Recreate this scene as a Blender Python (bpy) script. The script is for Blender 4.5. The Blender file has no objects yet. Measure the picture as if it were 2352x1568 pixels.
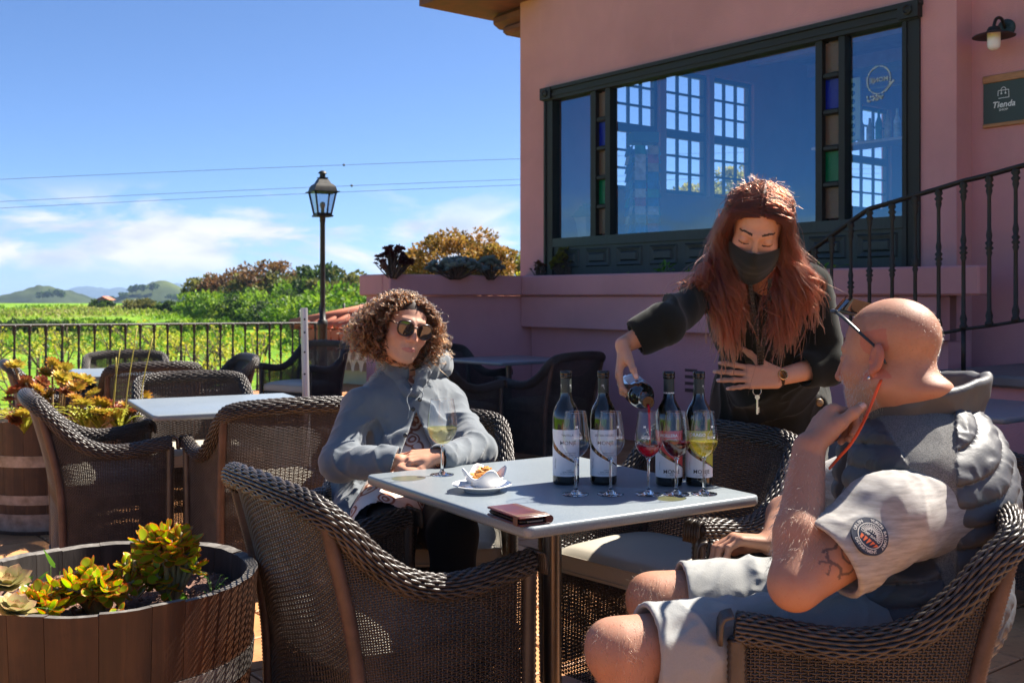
import bpy, math, random
import numpy as np
from mathutils import Vector, Matrix, Euler
# ------------------------------------------------------------------ camera, sky, sun, exposure
SC = bpy.context.scene
COL = SC.collection
R = math.radians
CAM_H = 1.26
cam_d = bpy.data.cameras.new('camera')
cam = bpy.data.objects.new('camera', cam_d)
COL.objects.link(cam)
cam.location = (0, 0, CAM_H)
cam.rotation_euler = (R(90), 0, 0)
cam_d.sensor_width = 36.0
cam_d.lens = 37.5
cam_d.shift_y = -0.0442
cam_d.clip_start = 0.05
cam_d.clip_end = 30000
cam_d.dof.use_dof = True
cam_d.dof.focus_distance = 2.85
cam_d.dof.aperture_fstop = 9.0
SC.camera = cam
SUN_EL, SUN_AZ = 50.0, 58.0            # azimuth clockwise from the view direction (+Y)
world = bpy.data.worlds.new('World')
SC.world = world
world.use_nodes = True
wn, wl = world.node_tree.nodes, world.node_tree.links
wn.clear()
w_out = wn.new('ShaderNodeOutputWorld')
w_bg = wn.new('ShaderNodeBackground')
w_bg.inputs['Strength'].default_value = 0.065
sky = wn.new('ShaderNodeTexSky')
sky.sky_type = 'NISHITA'
sky.sun_disc = False
sky.sun_elevation = R(SUN_EL)
sky.sun_rotation = R(SUN_AZ)
sky.altitude = 300
sky.air_density = 0.6
sky.dust_density = 0.7
sky.ozone_density = 9.0
# clouds: noise over the direction of view, in a band above the horizon all the way round
tc = wn.new('ShaderNodeTexCoord')
sep = wn.new('ShaderNodeSeparateXYZ')
wl.new(tc.outputs['Generated'], sep.inputs[0])
def wmath(op, a, b=None, c=None, clamp=False):
 n = wn.new('ShaderNodeMath')
 n.operation = op
 n.use_clamp = clamp
 for i, v in enumerate((a, b, c)):
  if v is None:
   continue
  if isinstance(v, (int, float)):
   n.inputs[i].default_value = v
  else:
   wl.new(v, n.inputs[i])
 return n.outputs[0]
stretch = wn.new('ShaderNodeMapping')
stretch.inputs['Scale'].default_value = (4.6, 4.6, 13.0)
stretch.inputs['Location'].default_value = (5.7, 1.1, 0.9)
wl.new(tc.outputs['Generated'], stretch.inputs['Vector'])
cn = wn.new('ShaderNodeTexNoise')
cn.inputs['Scale'].default_value = 2.1
cn.inputs['Detail'].default_value = 8
cn.inputs['Roughness'].default_value = 0.56
cn.inputs['Distortion'].default_value = 0.35
wl.new(stretch.outputs[0], cn.inputs['Vector'])
z = sep.outputs['Z']
band = wmath('MULTIPLY', wmath('MULTIPLY_ADD', z, 26.0, 0.1, True), wmath('MULTIPLY_ADD', z, -22.0, 2.3, True))
cov = wmath('MULTIPLY', wmath('MULTIPLY_ADD', wmath('ADD', cn.outputs['Fac'], wmath('MULTIPLY', band, 0.10)), 8.0, -4.12, True), band)
cn2 = wn.new('ShaderNodeTexNoise')
cn2.inputs['Scale'].default_value = 3.2
cn2.inputs['Detail'].default_value = 6
wl.new(stretch.outputs[0], cn2.inputs['Vector'])
cr = wn.new('ShaderNodeValToRGB')
cr.color_ramp.elements[0].position = 0.36
cr.color_ramp.elements[0].color = (3.6, 3.8, 4.5, 1)
cr.color_ramp.elements[1].position = 0.62
cr.color_ramp.elements[1].color = (5.8, 5.5, 5.45, 1)
wl.new(cn2.outputs['Fac'], cr.inputs['Fac'])
mix = wn.new('ShaderNodeMix')
mix.data_type = 'RGBA'
wl.new(wmath('MULTIPLY', cov, 0.9), mix.inputs['Factor'])
wl.new(sky.outputs[0], mix.inputs['A'])
wl.new(cr.outputs[0], mix.inputs['B'])
wl.new(mix.outputs['Result'], w_bg.inputs['Color'])
wl.new(w_bg.outputs[0], w_out.inputs['Surface'])
sun_d = bpy.data.lights.new('sun', 'SUN')
sun_d.energy = 5.0
sun_d.angle = R(0.55)
sun_d.color = (1.0, 0.93, 0.82)
sun = bpy.data.objects.new('sun', sun_d)
COL.objects.link(sun)
_to_sun = Vector((math.sin(R(SUN_AZ)) * math.cos(R(SUN_EL)), math.cos(R(SUN_AZ)) * math.cos(R(SUN_EL)), math.sin(R(SUN_EL))))
sun.rotation_euler = _to_sun.to_track_quat('Z', 'Y').to_euler()
sun.location = (6, 6, 12)
SC.view_settings.view_transform = 'Standard'
SC.view_settings.look = 'None'
SC.view_settings.exposure = 1.62
SC.view_settings.gamma = 1.0
SC.view_settings.use_curve_mapping = False
SC.render.engine = 'CYCLES'
SC.cycles.use_denoising = True
SC.cycles.max_bounces = 10
SC.cycles.transparent_max_bounces = 24
SC.cycles.transmission_bounces = 10
SC.cycles.diffuse_bounces = 4
SC.cycles.glossy_bounces = 4
SC.cycles.caustics_reflective = False
SC.cycles.caustics_refractive = False
SC.cycles.sample_clamp_indirect = 6.0
rng = np.random.default_rng(7)
random.seed(7)
# ------------------------------------------------------------------ bookkeeping
def tag(o, label=None, cat=None, group=None, kind=None):
 if label:
  o['label'] = label
 if cat:
  o['category'] = cat
 if group:
  o['group'] = group
 if kind:
  o['kind'] = kind
 return o
def empty(name, loc=(0, 0, 0), rz=0.0, label=None, cat=None, group=None):
 o = bpy.data.objects.new(name, None)
 COL.objects.link(o)
 o.empty_display_size = 0.1
 o.location = loc
 o.rotation_euler = (0, 0, rz)
 return tag(o, label, cat, group)
def link(name, me, mat=None, parent=None, loc=None, smooth=None):
 o = bpy.data.objects.new(name, me)
 COL.objects.link(o)
 if mat is not None and not me.materials:
  for m in (mat if isinstance(mat, (list, tuple)) else [mat]):
   me.materials.append(m)
 if parent is not None:
  o.parent = parent
 if loc is not None:
  o.location = loc
 return o
def copy_tree(o, parent=None):
 c = o.copy()
 COL.objects.link(c)
 if parent is not None:
  c.parent = parent
 for ch in list(o.children):
  copy_tree(ch, c)
 return c
def at(u, v, depth):
 """point seen at (u, v) of a 2352 x 1568 picture at that depth"""
 return np.array([(u - 1176.0) / 2450.0 * depth, depth, CAM_H - (v - 680.0) / 2450.0 * depth])
# ------------------------------------------------------------------ mesh building
class MB:
 def __init__(self):
  self.v, self.f, self.mi, self.n = [], [], [], 0
  self.col = []
 def add(self, v, f, mi=0, col=None):
  v = np.asarray(v, float).reshape(-1, 3)
  self.v.append(v)
  k = self.n
  for q in f:
   self.f.append(tuple(int(i) + k for i in q))
  self.mi.extend([mi] * len(f))
  if col is not None:
   c = np.asarray(col, float)
   if c.ndim == 1:
    c = np.tile(c, (len(v), 1))
   self.col.append((k, c))
  self.n += len(v)
  return self
 def box(self, c, s, rz=0.0, mi=0, rot=None, taper=1.0, bev=0.0):
  x, y, zz = np.asarray(s, float) / 2
  if bev > 0:
   b = min(bev, x * .9, y * .9, zz * .9)
   pts, fs = [], []
   lv = [(-zz, b), (-zz + b, 0), (zz - b, 0), (zz, b)]
   for (h, ins) in lv:
    X, Y = x - ins, y - ins
    e = b if ins == 0 else b * .6
    for (sx, sy) in ((-1, -1), (1, -1), (1, 1), (-1, 1)):
     if sx * sy > 0:
      pts += [(sx * X, sy * (Y - e), h), (sx * (X - e), sy * Y, h)][::1]
     else:
      pts += [(sx * (X - e), sy * Y, h), (sx * X, sy * (Y - e), h)]
   # order round the loop: fix by angle
   P = []
   for r in range(4):
    ring = pts[r * 8:(r + 1) * 8]
    ring = sorted(ring, key=lambda p: math.atan2(p[1] / (y + 1e-9), p[0] / (x + 1e-9)))
    P += ring
   for r in range(3):
    for i in range(8):
     j = (i + 1) % 8
     fs.append((r * 8 + i, r * 8 + j, r * 8 + 8 + j, r * 8 + 8 + i))
   fs.append(tuple(range(7, -1, -1)))
   fs.append(tuple(range(24, 32)))
   v = np.array(P)
  else:
   t = taper
   v = np.array([(-x, -y, -zz), (x, -y, -zz), (x, y, -zz), (-x, y, -zz),
       (-x * t, -y * t, zz), (x * t, -y * t, zz), (x * t, y * t, zz), (-x * t, y * t, zz)])
   fs = [(3, 2, 1, 0), (4, 5, 6, 7), (0, 1, 5, 4), (1, 2, 6, 5), (2, 3, 7, 6), (3, 0, 4, 7)]
  if rot is not None:
   v = v @ np.asarray(rot, float).T
  if rz:
   ca, sa = math.cos(rz), math.sin(rz)
   v = v @ np.array([[ca, -sa, 0], [sa, ca, 0], [0, 0, 1]]).T
  return self.add(v + np.asarray(c, float), fs, mi)
 def tube(self, pts, r, sides=8, mi=0, cap=True, closed=False, flat=1.0, col=None):
  pts = np.asarray(pts, float)
  n = len(pts)
  r = np.broadcast_to(np.asarray(r, float), (n,))
  if closed:
   t = np.roll(pts, -1, 0) - np.roll(pts, 1, 0)
  else:
   t = np.gradient(pts, axis=0)
  t /= np.linalg.norm(t, axis=1, keepdims=True) + 1e-12
  up = np.array([0, 0, 1.0]) if abs(t[0][2]) < 0.9 else np.array([1.0, 0, 0])
  a = np.cross(t[0], up)
  a /= np.linalg.norm(a) + 1e-12
  A = [a]
  for i in range(1, n):
   a = A[-1] - t[i] * np.dot(A[-1], t[i])
   a /= np.linalg.norm(a) + 1e-12
   A.append(a)
  A = np.array(A)
  B = np.cross(t, A)
  th = np.arange(sides) * 2 * math.pi / sides
  ring = pts[:, None, :] + r[:, None, None] * (np.cos(th)[None, :, None] * A[:, None, :] + flat * np.sin(th)[None, :, None] * B[:, None, :])
  fs = []
  m = n if closed else n - 1
  for i in range(m):
   i2 = (i + 1) % n
   for k in range(sides):
    k2 = (k + 1) % sides
    fs.append((i * sides + k, i * sides + k2, i2 * sides + k2, i2 * sides + k))
  if cap and not closed:
   fs.append(tuple(range(sides - 1, -1, -1)))
   fs.append(tuple((n - 1) * sides + k for k in range(sides)))
  return self.add(ring.reshape(-1, 3), fs, mi, col)
 def lathe(self, prof, c=(0, 0, 0), seg=24, mi=0, rot=None, closed_prof=False):
  """prof: list of (radius, z)"""
  prof = np.asarray(prof, float)
  n = len(prof)
  th = np.arange(seg) * 2 * math.pi / seg
  v = np.stack([prof[:, 0:1] * np.cos(th), prof[:, 0:1] * np.sin(th), np.repeat(prof[:, 1:2], seg, 1)], -1).reshape(-1, 3)
  fs = []
  for i in range(n if closed_prof else n - 1):
   i2 = (i + 1) % n
   for k in range(seg):
    k2 = (k + 1) % seg
    fs.append((i * seg + k, i * seg + k2, i2 * seg + k2, i2 * seg + k))
  if not closed_prof:
   if prof[0, 0] > 1e-6:
    fs.append(tuple(range(seg - 1, -1, -1)))
   if prof[-1, 0] > 1e-6:
    fs.append(tuple((n - 1) * seg + k for k in range(seg)))
  if rot is not None:
   v = v @ np.asarray(rot, float).T
  return self.add(v + np.asarray(c, float), fs, mi)
 def quad(self, a, b, c, d, mi=0):
  return self.add([a, b, c, d], [(0, 1, 2, 3)], mi)
 def prism(self, poly, h, c=(0, 0, 0), rot=None, mi=0):
  """extrude an outline (x, y) along z from 0 to h"""
  p = np.asarray(poly, float)
  n = len(p)
  v = np.concatenate([np.c_[p, np.zeros(n)], np.c_[p, np.full(n, h)]])
  fs = [tuple(range(n - 1, -1, -1)), tuple(range(n, 2 * n))]
  for i in range(n):
   j = (i + 1) % n
   fs.append((i, j, n + j, n + i))
  if rot is not None:
   v = v @ np.asarray(rot, float).T
  return self.add(v + np.asarray(c, float), fs, mi)
 def sheet(self, P, mi=0, flip=False, col=None):
  """P: (n, m, 3) grid of points"""
  P = np.asarray(P, float)
  n, m = P.shape[:2]
  fs = []
  for i in range(n - 1):
   for j in range(m - 1):
    q = (i * m + j, (i + 1) * m + j, (i + 1) * m + j + 1, i * m + j + 1)
    fs.append(q[::-1] if flip else q)
  return self.add(P.reshape(-1, 3), fs, mi, col)
 def mesh(self, name, smooth=True):
  v = np.concatenate(self.v) if self.v else np.zeros((0, 3))
  me = bpy.data.meshes.new(name)
  me.from_pydata(v.tolist(), [], self.f)
  if len(set(self.mi)) > 1:
   me.polygons.foreach_set('material_index', self.mi)
  if self.col:
   ca = me.color_attributes.new('col', 'FLOAT_COLOR', 'POINT')
   buf = np.ones((len(v), 4))
   for k, c in self.col:
    buf[k:k + len(c), :c.shape[1]] = c
   ca.data.foreach_set('color', buf.ravel())
  if smooth:
   me.polygons.foreach_set('use_smooth', [True] * len(me.polygons))
  me.update()
  return me
 def build(self, name, mat, parent=None, smooth=True, angle=None, loc=None):
  me = self.mesh(name, smooth or angle is not None)
  o = link(name, me, mat, parent, loc)
  if angle is not None:
   try:
    me.set_sharp_from_angle(angle=R(angle))
   except Exception:
    pass
  return o
def fast_mesh(name, V, F, smooth=True, col=None):
 """big meshes: V (n,3), F (m,k) arrays"""
 V = np.ascontiguousarray(V, dtype=np.float32)
 F = np.ascontiguousarray(F, dtype=np.int32)
 me = bpy.data.meshes.new(name)
 k = F.shape[1]
 me.vertices.add(len(V))
 me.vertices.foreach_set('co', V.ravel())
 me.loops.add(F.size)
 me.loops.foreach_set('vertex_index', F.ravel())
 me.polygons.add(len(F))
 me.polygons.foreach_set('loop_start', np.arange(0, F.size, k, dtype=np.int32))
 if smooth:
  me.polygons.foreach_set('use_smooth', np.ones(len(F), bool))
 if col is not None:
  ca = me.color_attributes.new('col', 'FLOAT_COLOR', 'POINT')
  c = np.ones((len(V), 4), np.float32)
  c[:, :col.shape[1]] = col
  ca.data.foreach_set('color', c.ravel())
 me.update(calc_edges=True)
 me.validate()
 return me
def rotz(a):
 c, s = math.cos(a), math.sin(a)
 return np.array([[c, -s, 0], [s, c, 0], [0, 0, 1]])
def rotx(a):
 c, s = math.cos(a), math.sin(a)
 return np.array([[1, 0, 0], [0, c, -s], [0, s, c]])
def roty(a):
 c, s = math.cos(a), math.sin(a)
 return np.array([[c, 0, s], [0, 1, 0], [-s, 0, c]])
def unit(v):
 v = np.asarray(v, float)
 return v / (np.linalg.norm(v) + 1e-12)
def frame_to(d, up=(0, 0, 1)):
 """rotation whose local z points along d"""
 z_ = unit(d)
 x_ = np.cross(up, z_)
 if np.linalg.norm(x_) < 1e-4:
  x_ = np.array([1.0, 0, 0])
 x_ = unit(x_)
 y_ = np.cross(z_, x_)
 return np.stack([x_, y_, z_], 1)
def spline(pts, n):
 """Catmull-Rom through pts, n samples"""
 P = np.asarray(pts, float)
 P = np.concatenate([[2 * P[0] - P[1]], P, [2 * P[-1] - P[-2]]])
 m = len(P) - 3
 t = np.linspace(0, m, n)
 i = np.minimum(t.astype(int), m - 1)
 f = (t - i)[:, None]
 p0, p1, p2, p3 = P[i], P[i + 1], P[i + 2], P[i + 3]
 return 0.5 * (2 * p1 + (p2 - p0) * f + (2 * p0 - 5 * p1 + 4 * p2 - p3) * f ** 2 + (3 * p1 - p0 - 3 * p2 + p3) * f ** 3)
# ------------------------------------------------------------------ signed distance modelling (surface nets)
_NT = {}
def vnoise(P, scale, seed=0):
 """smooth value noise in -1..1 from a wrapped random table"""
 seed = int(seed)
 if seed not in _NT:
  _NT[seed] = np.random.default_rng(seed + 991).uniform(-1, 1, 32 ** 3).astype(np.float32)
 T = _NT[seed]
 p = np.asarray(P, np.float32) * np.float32(scale) + np.float32(1000)
 i = np.floor(p)
 f = p - i
 f = f * f * (3 - 2 * f)
 i = i.astype(np.int32) & 31
 j = (i + 1) & 31
 x0, x1 = i[..., 0] << 10, j[..., 0] << 10
 y0, y1 = i[..., 1] << 5, j[..., 1] << 5
 z0, z1 = i[..., 2], j[..., 2]
 fx, fy, fz = f[..., 0], f[..., 1], f[..., 2]
 def row(a, b):
  u = T[a + b + z0]
  return u + (T[a + b + z1] - u) * fz
 p00, p01, p10, p11 = row(x0, y0), row(x0, y1), row(x1, y0), row(x1, y1)
 a0 = p00 + (p01 - p00) * fy
 a1 = p10 + (p11 - p10) * fy
 return (a0 + (a1 - a0) * fx).astype(float)
def smin(a, b, k):
 h = np.clip(0.5 + 0.5 * (b - a) / k, 0, 1)
 return b * (1 - h) + a * h - k * h * (1 - h)
def smax(a, b, k):
 return -smin(-a, -b, k)
def s_caps(P, a, b, ra, rb):
 a, b = np.asarray(a, float), np.asarray(b, float)
 ba = b - a
 pa = P - a
 h = np.clip((pa @ ba) / (ba @ ba + 1e-12), 0, 1)
 return np.linalg.norm(pa - h[..., None] * ba, axis=-1) - (ra + (rb - ra) * h)
def s_ell(P, c, r, rot=None):
 p = P - np.asarray(c, float)
 if rot is not None:
  p = p @ np.asarray(rot, float)
 r = np.asarray(r, float)
 k0 = np.linalg.norm(p / r, axis=-1)
 k1 = np.linalg.norm(p / (r * r), axis=-1)
 return k0 * (k0 - 1.0) / (k1 + 1e-9)
def s_box(P, c, s, rad=0.0, rot=None):
 p = P - np.asarray(c, float)
 if rot is not None:
  p = p @ np.asarray(rot, float)
 q = np.abs(p) - np.asarray(s, float) + rad
 return np.linalg.norm(np.maximum(q, 0), axis=-1) + np.minimum(q.max(-1), 0) - rad
def s_chain(P, pts, rads, k):
 d = None
 for i in range(len(pts) - 1):
  e = s_caps(P, pts[i], pts[i + 1], rads[i], rads[i + 1])
  d = e if d is None else smin(d, e, k)
 return d
def surface_net(f, lo, hi, h, lip=1.45, passes=1):
 """mesh the zero level of f (vectorised over (n,3) points) with cells of size h; only near-surface blocks are sampled finely"""
 lo, hi = np.asarray(lo, float), np.asarray(hi, float)
 B = 8
 nb = np.ceil((hi - lo) / (h * B)).astype(int)
 N = nb * B + 1
 g = [lo[i] + (np.arange(nb[i]) + 0.5) * h * B for i in range(3)]
 C = np.stack(np.meshgrid(*g, indexing='ij'), -1).reshape(-1, 3)
 dc = f(C)
 half = h * B * 0.5 * 1.7321
 near = np.abs(dc) < half * lip
 val = np.where(dc > 0, 1.0, -1.0).astype(np.float32).reshape(nb)
 full = np.ones(N, np.float32)
 full[:-1, :-1, :-1] = np.repeat(np.repeat(np.repeat(val, B, 0), B, 1), B, 2)
 idx = np.argwhere(near.reshape(nb))
 # halve the blocks once more before sampling every node
 H = B // 2
 sub = np.stack(np.meshgrid(*[np.arange(2)] * 3, indexing='ij'), -1).reshape(-1, 3)
 idx = (idx[:, None, :] * 2 + sub[None]).reshape(-1, 3)
 d2 = np.concatenate([f(lo + (idx[s:s + 200000] + .5) * h * H) for s in range(0, len(idx), 200000)])
 full4 = np.where(d2 > 0, 1.0, -1.0).astype(np.float32)
 og = np.stack(np.meshgrid(*[np.arange(H)] * 3, indexing='ij'), -1).reshape(-1, 3)
 nd = (idx[:, None, :] * H + og[None]).reshape(-1, 3)
 full[nd[:, 0], nd[:, 1], nd[:, 2]] = np.repeat(full4, H ** 3)
 idx = idx[np.abs(d2) < half * .5 * lip]
 o = np.stack(np.meshgrid(*[np.arange(H + 1)] * 3, indexing='ij'), -1).reshape(-1, 3)
 B = H
 CH = 2500
 for s in range(0, len(idx), CH):
  nodes = (idx[s:s + CH, None, :] * B + o[None]).reshape(-1, 3)
  full[nodes[:, 0], nodes[:, 1], nodes[:, 2]] = f(lo + nodes * h)
 sg = full < 0
 n_in = np.zeros(N - 1, np.int8)
 for dx in (0, 1):
  for dy in (0, 1):
   for dz in (0, 1):
    n_in += sg[dx:N[0] - 1 + dx, dy:N[1] - 1 + dy, dz:N[2] - 1 + dz]
 cells = np.argwhere((n_in > 0) & (n_in < 8))
 vid = np.full(N - 1, -1, np.int32)
 vid[cells[:, 0], cells[:, 1], cells[:, 2]] = np.arange(len(cells))
 acc = np.zeros((len(cells), 3))
 cnt = np.zeros(len(cells))
 for ax in range(3):
  o1, o2 = [(1, 2), (0, 2), (0, 1)][ax]
  for p in (0, 1):
   for q in (0, 1):
    off = np.zeros(3, int)
    off[o1], off[o2] = p, q
    a = cells + off
    b = a.copy()
    b[:, ax] += 1
    va = full[a[:, 0], a[:, 1], a[:, 2]]
    vb = full[b[:, 0], b[:, 1], b[:, 2]]
    m = (va < 0) != (vb < 0)
    t = va[m] / (va[m] - vb[m])
    pt = a[m].astype(float)
    pt[:, ax] += t
    acc[m] += pt
    cnt[m] += 1
 V = lo + h * acc / np.maximum(cnt, 1)[:, None]
 quads = []
 for ax in range(3):
  o1, o2 = [(1, 2), (2, 0), (0, 1)][ax]
  sl = [slice(1, N[i] - 1) for i in range(3)]
  sl[ax] = slice(0, N[ax] - 1)
  sh = list(sl)
  sh[ax] = slice(1, N[ax])
  A, Bv = sg[tuple(sl)], sg[tuple(sh)]
  e = np.argwhere(A != Bv)
  st = np.array([s_.start for s_ in sl])
  e = e + st
  inside = sg[e[:, 0], e[:, 1], e[:, 2]]
  def vv(d1, d2):
   c = e.copy()
   c[:, o1] -= d1
   c[:, o2] -= d2
   return vid[c[:, 0], c[:, 1], c[:, 2]]
  q = np.stack([vv(1, 1), vv(0, 1), vv(0, 0), vv(1, 0)], 1)
  q[~inside] = q[~inside][:, ::-1]
  quads.append(q)
 F = np.concatenate(quads)
 F = F[(F >= 0).all(1)]
 # light relaxation removes the grid look
 for _ in range(passes):
  s = np.zeros_like(V)
  c = np.zeros(len(V))
  for k in range(4):
   np.add.at(s, F[:, k], V[F[:, (k + 1) % 4]])
   np.add.at(s, F[:, (k + 1) % 4], V[F[:, k]])
   np.add.at(c, F[:, k], 1)
   np.add.at(c, F[:, (k + 1) % 4], 1)
  V = V * 0.5 + 0.5 * s / np.maximum(c, 1)[:, None]
 return V, F
def sdf_obj(name, f, lo, hi, h, mat, parent=None, passes=1, colf=None, lip=1.45):
 V, F = surface_net(f, lo, hi, h, lip, passes)
 me = fast_mesh(name, V, F, True, None if colf is None else colf(V))
 return link(name, me, mat, parent)
# ------------------------------------------------------------------ materials
MATS = {}
def new_mat(name):
 m = bpy.data.materials.new(name)
 m.use_nodes = True
 nt = m.node_tree
 nt.nodes.clear()
 out = nt.nodes.new('ShaderNodeOutputMaterial')
 return m, nt, out
def pbsdf(nt, base=(.5, .5, .5), rough=.5, metal=0.0, spec=0.5, **kw):
 b = nt.nodes.new('ShaderNodeBsdfPrincipled')
 b.inputs['Base Color'].default_value = (*base, 1)
 b.inputs['Roughness'].default_value = rough
 b.inputs['Metallic'].default_value = metal
 b.inputs['Specular IOR Level'].default_value = spec
 for k, v in kw.items():
  b.inputs[k.replace('_', ' ')].default_value = v
 return b
def noise(nt, scale, detail=4, rough=.55, vec=None, stretch=None, coord='Object', dist=0.0):
 n = nt.nodes.new('ShaderNodeTexNoise')
 n.inputs['Scale'].default_value = scale
 n.inputs['Detail'].default_value = detail
 n.inputs['Roughness'].default_value = rough
 n.inputs['Distortion'].default_value = dist
 if vec is None:
  t = nt.nodes.new('ShaderNodeTexCoord')
  vec = t.outputs[coord]
 if stretch is not None:
  mp = nt.nodes.new('ShaderNodeMapping')
  mp.inputs['Scale'].default_value = stretch
  nt.links.new(vec, mp.inputs['Vector'])
  vec = mp.outputs[0]
 nt.links.new(vec, n.inputs['Vector'])
 return n.outputs['Fac']
def ramp(nt, fac, stops):
 r = nt.nodes.new('ShaderNodeValToRGB')
 e = r.color_ramp.elements
 while len(e) > 1:
  e.remove(e[-1])
 for i, (p, c) in enumerate(stops):
  x = e[0] if i == 0 else e.new(p)
  x.position = p
  x.color = (*c, 1) if len(c) == 3 else c
 nt.links.new(fac, r.inputs['Fac'])
 return r.outputs['Color']
def mixc(nt, fac, a, b, blend='MIX'):
 m = nt.nodes.new('ShaderNodeMix')
 m.data_type = 'RGBA'
 m.blend_type = blend
 for s, v in (('Factor', fac), ('A', a), ('B', b)):
  if isinstance(v, (int, float)):
   m.inputs[s].default_value = v
  elif isinstance(v, (tuple, list)):
   m.inputs[s].default_value = (*v, 1)
  else:
   nt.links.new(v, m.inputs[s])
 return m.outputs['Result']
def nmath(nt, op, a, b=None, clamp=False):
 n = nt.nodes.new('ShaderNodeMath')
 n.operation = op
 n.use_clamp = clamp
 for i, v in enumerate((a, b)):
  if v is None:
   continue
  if isinstance(v, (int, float)):
   n.inputs[i].default_value = v
  else:
   nt.links.new(v, n.inputs[i])
 return n.outputs[0]
def bump(nt, b, fac, strength=.3, dist=.01):
 n = nt.nodes.new('ShaderNodeBump')
 n.inputs['Strength'].default_value = strength
 n.inputs['Distance'].default_value = dist
 nt.links.new(fac, n.inputs['Height'])
 nt.links.new(n.outputs[0], b.inputs['Normal'])
 return n
def attr_col(nt, name='col'):
 a = nt.nodes.new('ShaderNodeAttribute')
 a.attribute_name = name
 return a.outputs['Color']
def simple(name, base, rough=.5, metal=0.0, spec=.5, var=.12, scale=8, bstr=0.0, bscale=60, bdist=.004, detail=4, stretch=None, objvar=0.0, **kw):
 """a surface with soft tonal variation and fine relief"""
 if name in MATS:
  return MATS[name]
 m, nt, out = new_mat(name)
 b = pbsdf(nt, base, rough, metal, spec, **kw)
 base = np.array(base)
 if var > 0:
  n = noise(nt, scale, detail, stretch=stretch)
  c = ramp(nt, n, [(.28, tuple(base * (1 - var))), (.72, tuple(np.minimum(base * (1 + var), 1)))])
  if objvar > 0:
   oi = nt.nodes.new('ShaderNodeObjectInfo')
   hs = nt.nodes.new('ShaderNodeHueSaturation')
   nt.links.new(c, hs.inputs['Color'])
   nt.links.new(nmath(nt, 'ADD', nmath(nt, 'MULTIPLY', oi.outputs['Random'], 2 * objvar), 1 - objvar), hs.inputs['Value'])
   c = hs.outputs[0]
  nt.links.new(c, b.inputs['Base Color'])
  rr = nmath(nt, 'ADD', nmath(nt, 'MULTIPLY', n, .24), rough - .12, True)
  nt.links.new(rr, b.inputs['Roughness'])
 if bstr > 0:
  bump(nt, b, noise(nt, bscale, 3, stretch=stretch), bstr, bdist)
 nt.links.new(b.outputs[0], out.inputs['Surface'])
 MATS[name] = m
 return m
def from_col(name, rough=.6, spec=.4, sub=0.0, subr=(.01, .004, .002), bstr=0.0, bscale=200, bdist=.001, transl=0.0, sheen=0.0, coat=0.0):
 """surface coloured by the mesh's own colour attribute"""
 if name in MATS:
  return MATS[name]
 m, nt, out = new_mat(name)
 b = pbsdf(nt, (.5, .5, .5), rough, 0, spec)
 c = attr_col(nt)
 nt.links.new(c, b.inputs['Base Color'])
 if sub > 0:
  b.inputs['Subsurface Weight'].default_value = sub
  b.inputs['Subsurface Radius'].default_value = subr
  b.inputs['Subsurface Scale'].default_value = 1.0
 if coat:
  b.inputs['Coat Weight'].default_value = coat
  b.inputs['Coat Roughness'].default_value = .25
 if sheen:
  b.inputs['Sheen Weight'].default_value = sheen
 if bstr > 0:
  bump(nt, b, noise(nt, bscale, 4), bstr, bdist)
 sh = b.outputs[0]
 if transl > 0:
  t = nt.nodes.new('ShaderNodeBsdfTranslucent')
  nt.links.new(c, t.inputs['Color'])
  mx = nt.nodes.new('ShaderNodeMixShader')
  mx.inputs[0].default_value = transl
  nt.links.new(sh, mx.inputs[1])
  nt.links.new(t.outputs[0], mx.inputs[2])
  sh = mx.outputs[0]
 nt.links.new(sh, out.inputs['Surface'])
 MATS[name] = m
 return m
def schlick(nt, r0, gain=1.0):
 lw = nt.nodes.new('ShaderNodeLayerWeight')
 lw.inputs['Blend'].default_value = 0.5
 p = nmath(nt, 'POWER', lw.outputs['Facing'], 5.0)
 return nmath(nt, 'MULTIPLY', nmath(nt, 'ADD', nmath(nt, 'MULTIPLY', p, 1 - r0), r0), gain, True)
def thin_glass(name, tint=(1, 1, 1), refl=1.0, rough=0.0, r0=.045, gain=1.0):
 if name in MATS:
  return MATS[name]
 m, nt, out = new_mat(name)
 t = nt.nodes.new('ShaderNodeBsdfTransparent')
 t.inputs['Color'].default_value = (*tint, 1)
 g = nt.nodes.new('ShaderNodeBsdfGlossy')
 g.inputs['Roughness'].default_value = rough
 g.inputs['Color'].default_value = (refl, refl, refl, 1)
 mx = nt.nodes.new('ShaderNodeMixShader')
 nt.links.new(schlick(nt, r0, gain), mx.inputs[0])
 nt.links.new(t.outputs[0], mx.inputs[1])
 nt.links.new(g.outputs[0], mx.inputs[2])
 nt.links.new(mx.outputs[0], out.inputs['Surface'])
 MATS[name] = m
 return m
def text_mesh(s, size, align='CENTER', extrude=0.0, italic=0.0, bold=0.0):
 """vertices and faces of a line of text in its own plane (x right, y up), centred"""
 cu = bpy.data.curves.new('lettering', 'FONT')
 cu.body = s
 cu.size = size
 cu.align_x = align
 cu.align_y = 'CENTER'
 cu.extrude = extrude
 cu.shear = italic
 cu.offset = bold
 cu.resolution_u = 2
 o = bpy.data.objects.new('lettering', cu)
 COL.objects.link(o)
 dg = bpy.context.evaluated_depsgraph_get()
 me = o.evaluated_get(dg).to_mesh()
 V = np.array([v.co[:] for v in me.vertices]).reshape(-1, 3)
 F = [tuple(p.vertices) for p in me.polygons]
 o.evaluated_get(dg).to_mesh_clear()
 bpy.data.objects.remove(o)
 bpy.data.curves.remove(cu)
 return V, F
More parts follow.
